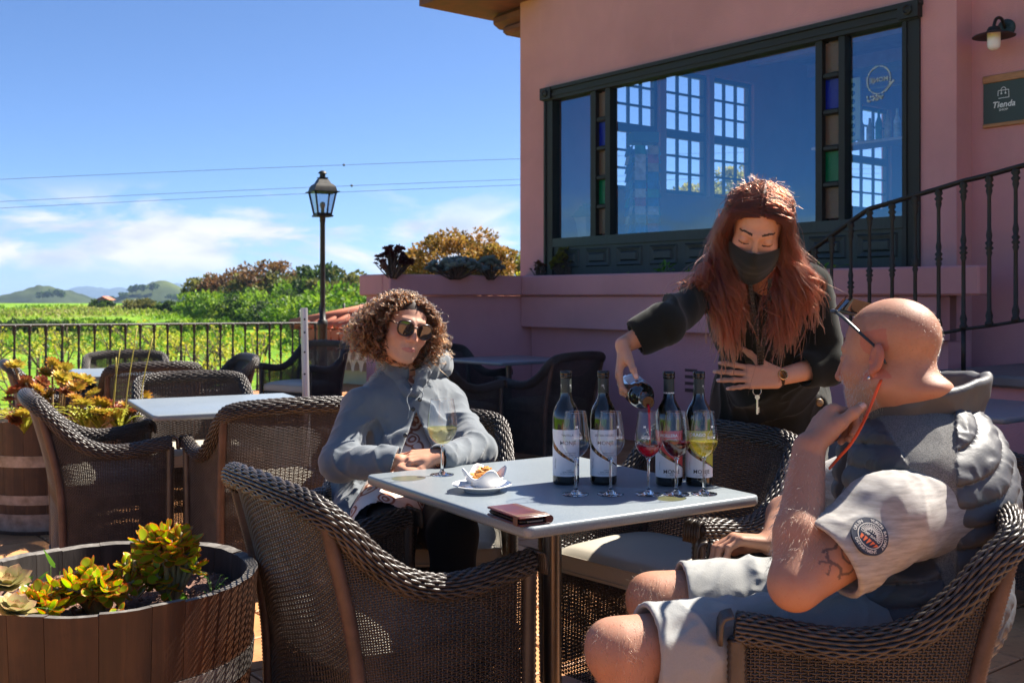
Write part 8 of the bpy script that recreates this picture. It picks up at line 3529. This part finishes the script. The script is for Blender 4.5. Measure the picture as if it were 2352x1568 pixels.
# ------------------------------------------------------------------ the bald man with the quilted vest
def build_man():
 root = empty('person', (.80, 2.40, 0), 0, 'seated bald man in quilted grey vest and pale shorts, chin on his fist', 'person')
 base = root.location.copy()
 def ch(o):
  return pin(o, root, base)
 HC = at(2036, 818, 2.36)
 fwd = unit(np.array([-.72, .67, -.16]))
 Fm = make_frame(fwd, R(4))
 S = 1.06
 neckb = np.array([.910, 2.405, .985])
 shL, shR = np.array([.785, 2.160, .822]), np.array([.94, 2.62, .83])
 elL = np.array([.550, 2.075, .700])
 wrL = at(1858, 1028, 2.235)
 elR, wrR = np.array([.70, 2.72, .70]), at(1775, 1248, 2.60)
 hip = np.array([.88, 2.37, .56])
 chest = np.array([.90, 2.39, .83])
 # knees
 knL, knR = at(1428, 1492, 2.14), at(1512, 1378, 2.46)
 hpL, hpR = np.array([.84, 2.285, .535]), np.array([.86, 2.50, .545])
 anL, anR = np.array([.25, 2.10, .09]), np.array([.36, 2.46, .09])
 # fist against the chin, other hand drooping over the far knee
 hL = Hand(wrL, unit(at(1908, 938, 2.29) - wrL), unit(np.array([.92, .15, -.25])), side=-1,
    curl=((1.05, 1.35, .75), (1.10, 1.40, .75), (1.15, 1.40, .75), (1.2, 1.4, .75)), spread=(.06, .02, -.03, -.08), thumb=(.45, .95, .25, .22), s=1.10, fat=1.12)
 hR = Hand(wrR, unit(np.array([-1, .02, .10])), unit(np.array([-.15, -.1, -1])), side=-1,
    curl=((.55, .8, .35), (.6, .8, .4), (.6, .8, .4), (.6, .8, .4)), spread=(.10, .03, -.05, -.12), thumb=(.75, .65, .35, .2), s=1.05, fat=1.1)
 def body(P):
  L = (P - HC) @ Fm / S
  d = np.linalg.norm(L, axis=1) - .17
  m = np.linalg.norm(L, axis=1) < .25
  if m.any():
   d[m] = head_sdf(L[m], w=1.06, jaw=1.12, nose=1.03, heavy=.005)
  d = d * S
  # thick neck with a roll at the nape
  nk = s_caps(P, HC + Fm @ np.array([0, -.034, -.06]), neckb, .071, .082)
  d = smin(d, nk, .03)
  d = smin(d, s_ell(P, HC + Fm @ np.array([0, -.085, -.085]), (.055, .05, .03), Fm), .025)
  t = smin(s_ell(P, chest, (.14, .20, .20)), s_ell(P, hip, (.15, .19, .16)), .06)
  d = smin(d, t, .05)
  la = s_chain(P, [shL, elL], [.066, .050], .02)
  lf = s_chain(P, [elL, elL + (wrL - elL) * .35, wrL], [.047, .049, .033], .02)
  d = smin(d, smin(la, lf, .018), .03)
  ra = s_chain(P, [shR, elR, wrR], [.064, .048, .032], .02)
  d = smin(d, ra, .03)
  for h_, k_, a_ in ((hpL, knL, anL), (hpR, knR, anR)):
   d = smin(d, s_chain(P, [h_, k_], [.095, .066], .02), .02)
   calf = k_ * .62 + a_ * .38 + np.array([.035, 0, 0])
   leg = s_chain(P, [k_ + np.array([0, 0, -.01]), calf, a_], [.062, .056, .038], .03)
   d = smin(d, leg, .02)
   d = smin(d, s_ell(P, k_ + np.array([-.035, 0, .005]), (.034, .045, .048)), .025)
   d = smin(d, s_ell(P, a_ + np.array([-.08, 0, -.055]), (.13, .045, .035)), .04)
  d = smin(d, hL.sdf(P), .012)
  d = smin(d, hR.sdf(P), .012)
  return d
 bc_ = (.40, .198, .128)
 def colf(V):
  L = (V - HC) @ Fm / S
  c = skin_cols(L, bc_, lipc=(.36, .12, .10), blush=.25)
  hd = np.linalg.norm(L, axis=1) < .165
  c[~hd] = np.array(bc_) * (1 + .08 * vnoise(V[~hd], 40, 2)[:, None])
  # close-cropped hair: a grey-brown shadow on the back and sides
  st = hd & (L[:, 1] < .045) & (L[:, 2] > -.055) & (np.linalg.norm(L - np.array([0, -.02, .036]), axis=1) < .118)
  k = np.clip((.045 - L[:, 1]) / .05, 0, 1) * np.clip((L[:, 2] + .055) / .03, 0, 1) * np.clip((.128 - L[:, 2]) / .05, .12, 1)
  sh = (.16 * k * (1 + .5 * vnoise(V, 300, 6)))[:, None]
  c = np.where(st[:, None], c * (1 - sh) + np.array([.16, .12, .09]) * sh, c)
  # ink on the upper arm: interlaced bands and a ring, no figure
  ax = unit(elL - shL)
  q = V - shL
  t = q @ ax
  rad = q - t[:, None] * ax
  e1 = unit(np.cross(ax, (0, 0, 1)))
  e2 = np.cross(ax, e1)
  ang = np.arctan2(rad @ e2, rad @ e1)
  near = (np.linalg.norm(rad, axis=1) < .075) & (t > .12) & (t < .235)
  outn = unit(np.array([-.25, -1, .05]))
  a0 = math.atan2(outn @ e2, outn @ e1)
  da = np.arctan2(np.sin(ang - a0), np.cos(ang - a0)) * .058
  X, Yt = da, t - .178
  tw = np.abs(np.abs(X + .004 * np.sin(Yt * 160)) - .030) < .0032
  tw &= np.abs(Yt) < .036
  r1 = np.abs(np.sqrt((X) ** 2 + (Yt + .012) ** 2) - .020) < .0022
  b1 = (np.abs(Yt - .030 - .006 * np.sin(X * 120)) < .0034) & (np.abs(X) < .034)
  b2 = (np.abs(np.abs(X - .006) + np.abs(Yt - .052) - .016) < .0024)
  sh2 = (np.sqrt(X ** 2 + (Yt + .012) ** 2) < .019) & (np.sin(X * 700 + Yt * 300) > .35) & (Yt < -.012)
  inkm = near & (tw | r1 | b1 | b2 | sh2)
  c[inkm] = c[inkm] * .30 + np.array([.03, .035, .045]) * .7
  c = hL.nails(V, c, np.array([.62, .36, .28]))
  c = hR.nails(V, c, np.array([.62, .36, .28]))
  return c
 skin = skin_mat('skin_tanned', .06, .55, .4)
 bo = ch(sdf_obj('body', body, (.0, 1.90, .0), (1.15, 2.92, 1.36), .0027, skin, None, 1, colf))
 # --- body hair: beard stubble, cropped scalp, forearm and shin
 r = np.random.default_rng(8)
 me = bo.data
 n = len(me.vertices)
 co = np.zeros(n * 3, np.float32)
 no = np.zeros(n * 3, np.float32)
 me.vertices.foreach_get('co', co)
 me.vertices.foreach_get('normal', no)
 co, no = co.reshape(-1, 3).astype(float), no.reshape(-1, 3).astype(float)
 L = (co - HC) @ Fm / S
 sets = {'beard': [], 'cropped_hair': [], 'body_hair': []}
 cl = {'beard': [], 'cropped_hair': [], 'body_hair': []}
 jawm = (np.linalg.norm(L, axis=1) < .17) & (L[:, 2] < -.028) & (L[:, 1] > .0) & (L[:, 2] > -.145) & ~((np.abs(L[:, 0]) < .03) & (L[:, 2] > -.05))
 scm = (np.linalg.norm(L, axis=1) < .165) & (L[:, 1] < .05) & (L[:, 2] > -.06) & (np.abs(L[:, 0]) < .082)
 def emit(key, mask, cnt, ln, dirn, col, lay=.5, curl=0.0):
  ids = np.flatnonzero(mask)
  if not len(ids):
   return
  for i in r.choice(ids, min(cnt, len(ids) * 3)):
   p = co[i] + r.normal(size=3) * .0012
   nn = no[i]
   dv = unit(nn * (1 - lay) + unit(np.asarray(dirn) - nn * np.dot(dirn, nn)) * lay + r.normal(size=3) * .25)
   l_ = ln * r.uniform(.6, 1.3)
   t = np.linspace(0, 1, 4)[:, None]
   sets[key].append(p + t * dv * l_ + t * t * (np.asarray(dirn) * .4 + r.normal(size=3) * curl) * l_)
   cl[key].append(np.tile(np.array(col) * r.uniform(.7, 1.3), (4, 1)))
 emit('beard', jawm, 2600, .0055, (0, 0, -1), (.42, .38, .34), .5)
 emit('cropped_hair', scm, 1700, .0020, Fm @ np.array([0, -.7, -.7]), (.10, .08, .06), .4)
 fa = unit(wrL - elL)
 tl = (co - elL) @ fa
 fm_ = (np.linalg.norm((co - elL) - tl[:, None] * fa, axis=1) < .07) & (tl > .02) & (tl < .27)
 emit('body_hair', fm_, 1300, .012, -fa * .4 + np.array([-.3, 0, -.6]), (.30, .20, .12), .55, .3)
 for k_, a_ in ((knL, anL), (knR, anR)):
  ax = unit(a_ - k_)
  tl = (co - k_) @ ax
  m = (np.linalg.norm((co - k_) - tl[:, None] * ax, axis=1) < .10) & (tl > -.06) & (tl < .36) & (co[:, 0] < k_[0] + .06)
  emit('body_hair', m, 1500, .011, (.1, 0, -1), (.16, .09, .05), .75, .35)
 hm_ = hair_mat('short_body_hair', None, .35, .4)
 for key in sets:
  ch(strands_obj(key, sets[key], hm_, None, .00024, .00012, cl[key]))
 # --- shorts
 M_SH = cloth('pale_grey_cotton', (.31, .31, .30), .9, .1, 300, .45, .06)
 def shorts(P):
  d = None
  for h_, k_, sd in ((hpL, knL, 1), (hpR, knR, 2)):
   ax = unit(k_ - h_)
   L_ = np.linalg.norm(k_ - h_)
   e = h_ + ax * (L_ - .050)
   a = s_caps(P, h_, e, .108, .091)
   drop = s_caps(P, h_ + np.array([0, 0, -.03]), e + np.array([0, 0, -.020]), .10, .082)
   a = smin(a, drop, .03)
   a = a - limb_folds(P, h_, e, 11 * sd, 62, .0060, 1.2) - .0045 * ridges(P @ rotz(.4), 15, 50 + sd, (.5, 1, 1)) - .0022 * ridges(P @ rotz(.9), 36, 53, (.5, 1, 1))
   t = (P - e) @ ax
   a = smax(a, t - .0, .008)
   hem = s_caps(P, e - ax * .022, e - ax * .004, .0955, .0945)
   hem = smax(hem, t - .001, .004)
   hem = smax(hem, -(t + .026), .004)
   ho = smax(s_caps(P, e - ax * .05, e + ax * .2, .079, .083), -(t + .055), .01)
   a = smax(a, -ho, .004)
   d = a if d is None else smin(d, a, .02)
  d = smin(d, s_ell(P, hip + np.array([0, 0, -.02]), (.165, .20, .13)), .04)
  return d
 so = ch(sdf_obj('shorts', shorts, (.14, 2.0, .30), (1.10, 2.78, .74), .0042, M_SH, None, 1))
 sm = MB()
 for h_, k_ in ((hpL, knL), (hpR, knR)):
  ax = unit(k_ - h_)
  e = k_ - ax * .050
  th = np.linspace(-1.9, 1.3, 22)
  fr = frame_to(ax)
 # --- white underlayer hem
 # --- tee shirt with a wide short sleeve
 M_TEE = tee_mat()
 cuff = shL + (elL - shL) * .66
 def tee(P):
  t = smin(s_ell(P, chest, (.145, .195, .19)), s_ell(P, hip + np.array([0, 0, .05]), (.155, .195, .16)), .06)
  ax = unit(elL - shL)
  a = s_chain(P, [shL + np.array([.13, .10, .0]), shL + ax * .03, cuff], [.105, .088, .082], .03)
  a = a - limb_folds(P, shL, cuff, 5, 34, .0060, 2.8) - .006 * ridges(P @ roty(.6), 11, 61, (1, 1, .4)) - .0022 * ridges(P @ roty(.3) @ rotz(.5), 34, 62, (1, 1, .35))
  tt_ = (P - cuff) @ ax
  a = smax(a, tt_ - .004, .006)
  hem = smax(smax(s_caps(P, cuff - ax * .03, cuff, .0855, .0845), tt_ - .005, .003), -(tt_ + .034), .003)
  a = smin(a, hem, .003)
  a = smax(a, -smax(s_caps(P, cuff - ax * .06, cuff + ax * .2, .072, .078), -(tt_ + .05), .01), .004)
  ax2 = unit(elR - shR)
  b = s_chain(P, [shR, shR + (elR - shR) * .62], [.092, .086], .03)
  return smin(smin(t, a, .02), b, .03)
 to = ch(sdf_obj('t_shirt', tee, (.52, 1.98, .44), (1.14, 2.80, 1.06), .0042, M_TEE, None, 1))
 # --- quilted vest with jersey panels
 def zone(P):
  """0 quilted front, 1 jersey shoulder panel, 2 quilted back"""
  q = P - chest
  f = q @ np.array([-1, .12, 0])                   # forward
  s_ = q @ np.array([.12, 1, 0])                   # towards his right
  back = f < -.035 - .25 * (s_ + .20)
  front = (f > .075 + .30 * (q[:, 2] - .10)) | (q[:, 2] < -.06) & (f > .02)
  z_ = np.where(back, 2, np.where(front, 0, 1))
  return z_, f, s_
 def vest(P):
  t = smin(s_ell(P, chest + np.array([.02, 0, .0]), (.182, .240, .215)), s_ell(P, hip + np.array([.015, 0, .06]), (.185, .230, .19)), .06)
  sh_ = s_chain(P, [shL + np.array([.06, .062, .050]), neckb + np.array([0, 0, -.045]), shR + np.array([.0, -.09, .07])], [.080, .098, .072], .06)
  d = smin(t, sh_, .06)
  z_, f, s_ = zone(P)
  # chevron quilting: puffs between stitched lines
  q = P - chest
  u = q[:, 2] + .62 * np.abs(s_ + .02) * np.where(z_ == 2, 1.0, 0.25) + .012 * vnoise(P, 9, 4)
  u = np.where(z_ == 0, q[:, 2] + .25 * f, u)
  w = np.abs(np.mod(u / .047, 1.0) - .5) * 2
  puff = .0115 * np.sqrt(np.clip(1 - w ** 2.4, 0, 1)) - .004
  wr = .0045 * ridges(np.stack([s_ * 1.0 + .6 * q[:, 2], q[:, 2] * .35, f], -1), 38, 16) * np.clip(1 - w, 0, 1)
  seam = np.exp(-((s_ + .115 - .10 * (q[:, 2])) / .004) ** 2) * 0
  d = d - np.where(z_ == 1, .003 * ridges(P, 12, 70, (1, 1, .5)), puff + wr)
  # arm openings
  axl = unit(elL - shL)
  d = smax(d, -s_caps(P, shL + np.array([.012, -.010, -.052]), shL + np.array([-.14, -.22, -.10]), .086, .125), .012)
  d = smax(d, -s_caps(P, shR + np.array([-.0, -.01, -.05]), shR + np.array([-.10, .25, -.1]), .09, .12), .012)
  # open at the throat and front
  gp = np.maximum(np.abs(s_ + .0) - .035, -(f - .05))
  d = smax(d, -gp, .01)
  return smax(d, -(P[:, 2] - .47), .01)
 def vcol(V):
  z_, f, s_ = zone(V)
  c = np.where((z_ == 1)[:, None], np.array([.19, .185, .175]), np.array([.068, .069, .076]))
  return c
 M_VEST = vest_mat()
 vo = ch(sdf_obj('vest', vest, (.58, 1.98, .44), (1.24, 2.86, 1.10), .0040, M_VEST, None, 1, vcol))
 def collar(P):
  q = P - (neckb + np.array([.004, -.002, .018]))
  z = q[:, 2] - .10 * q[:, 0] * 1.0
  rr = np.sqrt((q[:, 0] / 1.10) ** 2 + (q[:, 1] / 1.06) ** 2)
  ang = np.arctan2(q[:, 1], q[:, 0])
  R0 = .118 + .010 * z / .05 + .005 * np.sin(3 * ang + .6) + .004 * vnoise(P, 22, 8)
  top = .048 + .010 * np.cos(ang) + .004 * vnoise(P, 16, 3)
  e = np.stack([np.abs(rr - R0), np.maximum(np.abs(z - (top - .05) * .5) - (top + .05) * .5, 0)], -1)
  d = np.linalg.norm(e, axis=-1) - .0125 - .0035 * ridges(P, 20, 33)
  fr = np.maximum(np.abs(np.abs(ang) - math.pi) - .35, -.02)
  return smax(d, -(np.abs(np.abs(ang) - math.pi) - .38) * .08, .006)
 co_ = MB()
 ch(sdf_obj('collar', collar, (.72, 2.22, .90), (1.10, 2.60, 1.12), .0036, simple('grey_shell_fabric', (.062, .062, .066), .55, var=.1, bstr=.3, bscale=90, bdist=.002), None, 1))
 pn = MB()
 # edge binding of the armhole
 axl = unit(np.array([-.165, -.232, -.065]))
 fr = frame_to(axl)
 # --- orange cord from behind the ear down the chest
 def hp(x, y, z):
  return HC + Fm @ (np.array([x, y, z]) * S)
 oc = MB()
 pts = [hp(.080, -.018, -.052), at(1996, 940, 2.262), at(1975, 985, 2.228), at(1952, 1022, 2.215), at(1925, 1052, 2.22), at(1905, 1075, 2.25)]
 oc.tube(spline(pts, 26), .0045, 8, flat=.45)
 ch(oc.build('cord', simple('orange_neoprene', (.95, .10, .015), .6, var=0), None))
 es = MB()
 es.lathe([(0, -.002), (.0036, -.0015), (.0036, .0015), (0, .0025)], hp(.0865, .004, -.046), 10, rot=frame_to(Fm @ np.array([1, .2, 0])))
 ch(es.build('ear_stud', simple('bright_stud', (.85, .85, .85), .1, 1.0, var=0), None))
 # --- sports sunglasses pushed up on the head
 sg = MB()
 up_ = .098
 for sx in (1, -1):
  pth = spline([hp(sx * .062, .066, .098), hp(sx * .080, .040, .078), hp(sx * .0855, .005, .040), hp(sx * .0845, -.020, .010), hp(sx * .0835, -.034, -.022)], 18)
  sg.tube(pth, np.linspace(.0062, .0036, 18), 8, flat=.5)
 sg.tube(spline([hp(.064, .066, .099), hp(.045, .086, .106), hp(0, .096, .110), hp(-.045, .086, .106), hp(-.064, .066, .099)], 20), .0050, 8)
 so_ = ch(sg.build('sunglasses', simple('black_sport_frame', (.015, .016, .018), .3, var=0), None))
 ln = MB()
 for sx in (1, -1):
  P = []
  for j in range(6):
   b_ = j / 5
   row = []
   for i in range(10):
    a = i / 9
    x = sx * (.006 + .060 * a)
    row.append(hp(x, .098 - .034 * a ** 2 - .030 * b_ + .0, .109 - .010 * a ** 2 + .028 * b_ * (1 - .3 * a)))
   P.append(row)
  ln.sheet(np.array(P), flip=sx < 0)
 m, nt, out = new_mat('dark_sport_lens')
 bb = pbsdf(nt, (.02, .018, .015), .05, 0, .8)
 nt.links.new(bb.outputs[0], out.inputs['Surface'])
 o = ln.build('lens', m, None)
 o.parent = so_
 # --- round sleeve badge
 badge(ch, to, shL, elL)
 # shoes
 for a_ in (anL, anR):
  def shoe(P, a_=a_):
   d = s_ell(P, a_ + np.array([-.07, 0, -.045]), (.15, .055, .055))
   return smax(d, -(P[:, 2] - .003), .005)
  ch(sdf_obj('shoe', shoe, a_ + np.array([-.25, -.08, -.095]), a_ + np.array([.12, .08, .05]), .01, cloth('dark_trainer', (.03, .03, .035), .7, 0), None, 1))
def tee_mat():
 m, nt, out = new_mat('heather_tee')
 b = pbsdf(nt, (.5, .45, .4), .9, 0, .2)
 n = noise(nt, 60, 3, .6, stretch=(.35, .35, 2.2))
 n2 = noise(nt, 500, 2, .6)
 c = ramp(nt, n, [(.3, (.24, .22, .205)), (.5, (.33, .305, .28)), (.7, (.41, .385, .36))])
 nt.links.new(c, b.inputs['Base Color'])
 b.inputs['Sheen Weight'].default_value = .15
 bump(nt, b, n2, .35, .0012)
 nt.links.new(b.outputs[0], out.inputs['Surface'])
 return m
def vest_mat():
 m, nt, out = new_mat('vest_fabric')
 b = pbsdf(nt, (.1, .1, .1), .6, 0, .35)
 c = attr_col(nt)
 n = noise(nt, 500, 3, .7)
 sp = nt.nodes.new('ShaderNodeSeparateColor')
 nt.links.new(c, sp.inputs[0])
 jersey = ramp_f(nt, sp.outputs[0], .08, .13)
 c2 = mixc(nt, nmath(nt, 'MULTIPLY', ramp_f(nt, n, .42, .62), nmath(nt, 'MULTIPLY', jersey, .75)), c, (.035, .035, .038))
 nt.links.new(c2, b.inputs['Base Color'])
 nt.links.new(nmath(nt, 'ADD', nmath(nt, 'MULTIPLY', jersey, .40), .52), b.inputs['Roughness'])
 bump(nt, b, noise(nt, 120, 4, .6), .25, .002)
 nt.links.new(b.outputs[0], out.inputs['Surface'])
 return m
def badge(ch, to, shL, elL):
 """round printed badge lying on the sleeve"""
 ax = unit(elL - shL)
 outw = unit(np.array([-.40, -1, .12]))
 outw = unit(outw - ax * np.dot(outw, ax))
 sidew = np.cross(outw, ax)
 c0 = shL + ax * .132
 RS = .0885
 RB_ = .0355
 ang0 = R(-38)
 lift = .004
 def put(P2, h):
  P2 = np.asarray(P2, float)
  ca, sa = math.cos(ang0), math.sin(ang0)
  # badge up direction in the picture: rotated on the sleeve
  x = P2[:, 0] * ca - P2[:, 1] * sa
  y = P2[:, 0] * sa + P2[:, 1] * ca
  # local axes: a along picture right, b picture up, both tangent to the sleeve
  r_ = np.array([1.0, .0, .0])
  r_ = unit(r_ - outw * np.dot(r_, outw))
  u_ = np.cross(r_, outw) * -1
  u_ = np.cross(outw, r_)
  if u_[2] < 0:
   u_ = -u_
  V = x[:, None] * r_ + y[:, None] * u_
  sx = V @ sidew
  al = V @ ax
  a = sx / RS
  return c0 + al[:, None] * ax + (RS + h) * (np.cos(a)[:, None] * outw + np.sin(a)[:, None] * sidew)
 m = MB()
 th = np.linspace(0, 2 * math.pi, 41)
 rings = np.linspace(0, RB_, 7)
 m.sheet(np.stack([put(np.stack([q * np.cos(th), q * np.sin(th)], 1), lift + .003) for q in rings]))
 ed = np.stack([put(np.stack([RB_ * np.cos(th), RB_ * np.sin(th)], 1), lift + .003), put(np.stack([RB_ * 1.02 * np.cos(th), RB_ * 1.02 * np.sin(th)], 1), -.004)])
 m.sheet(ed)
 bo = ch(m.build('sleeve_badge', simple('navy_badge', (.010, .016, .040), .6, var=0), None))
 w = MB()
 def ring_text(s, radius, centre_deg, size, inward=False, gap=1.0):
  n = len(s)
  step = size * .63 * gap / radius
  for i, chh in enumerate(s):
   if chh == ' ':
    continue
   a = R(centre_deg) + (-(i - (n - 1) / 2) * step if not inward else (i - (n - 1) / 2) * step)
   V, F = text_mesh(chh, size, bold=.00015)
   if not len(V):
    continue
   P = V[:, :2]
   rot_ = a - math.pi / 2 if not inward else a + math.pi / 2
   c, q = math.cos(rot_), math.sin(rot_)
   P = np.stack([P[:, 0] * c - P[:, 1] * q, P[:, 0] * q + P[:, 1] * c], 1) + radius * np.array([math.cos(a), math.sin(a)])
   w.add(put(P, lift + .0037), F)
 ring_text('YUKON RAILWAY', .0292, 52, .0080)
 ring_text('DEPARTMENT', .0292, -84, .0080, True)
 ring_text('ORLEN', .0292, 172, .0080, False)
 th2 = np.linspace(0, 2 * math.pi, 49)
 w.sheet(np.stack([put(np.stack([q * np.cos(th2), q * np.sin(th2)], 1), lift + .0037) for q in (.0228, .0242)]))
 for k in range(18):
  a = R(8 + k * 9.6)
  p = np.array([[math.cos(a) * .010, math.sin(a) * .010 + .002], [math.cos(a) * .0215, math.sin(a) * .0215]])
  t_ = np.array([-math.sin(a), math.cos(a)]) * .0007
  w.add(put(np.array([p[0] - t_, p[1] - t_, p[1] + t_, p[0] + t_]), lift + .0037), [(0, 1, 2, 3)])
 for (s, y, size) in (('25TH', .0085, .0085), ('CAMP DAVID', -.0005, .0066)):
  V, F = text_mesh(s, size, bold=.0002)
  P = V[:, :2] + np.array([0, y])
  w.add(put(P, lift + .0042), F)
 w.build('print', simple('badge_white', (.62, .58, .52), .7, var=0), bo, smooth=False)
 og = MB()
 for k in range(5):
  x = -.016 + .008 * k
  og.add(put(np.array([[x, -.0065], [x + .006, -.0075], [x + .004 - .002 * k, -.0185 + .001 * abs(k - 2)], [x + .001 - .001 * k, -.017 + .001 * abs(k - 2)]]), lift + .0040), [(0, 1, 2, 3)])
 og.build('print', simple('badge_orange', (.75, .14, .04), .7, var=0), bo, smooth=False)
build_man()
# ------------------------------------------------------------------ haze between here and the far hills
hz = MB()
hz.box((0, 1600, 11.0), (16000, 10000, 100.0))
m = bpy.data.materials.new('haze')
m.use_nodes = True
m.node_tree.nodes.clear()
ho = m.node_tree.nodes.new('ShaderNodeOutputMaterial')
pv = m.node_tree.nodes.new('ShaderNodeVolumePrincipled')
pv.inputs['Color'].default_value = (.46, .67, 1.0, 1)
pv.inputs['Density'].default_value = .00019
pv.inputs['Anisotropy'].default_value = .2
m.node_tree.links.new(pv.outputs[0], ho.inputs['Volume'])
o = hz.build('haze', m, smooth=False)
o['kind'] = 'stuff'
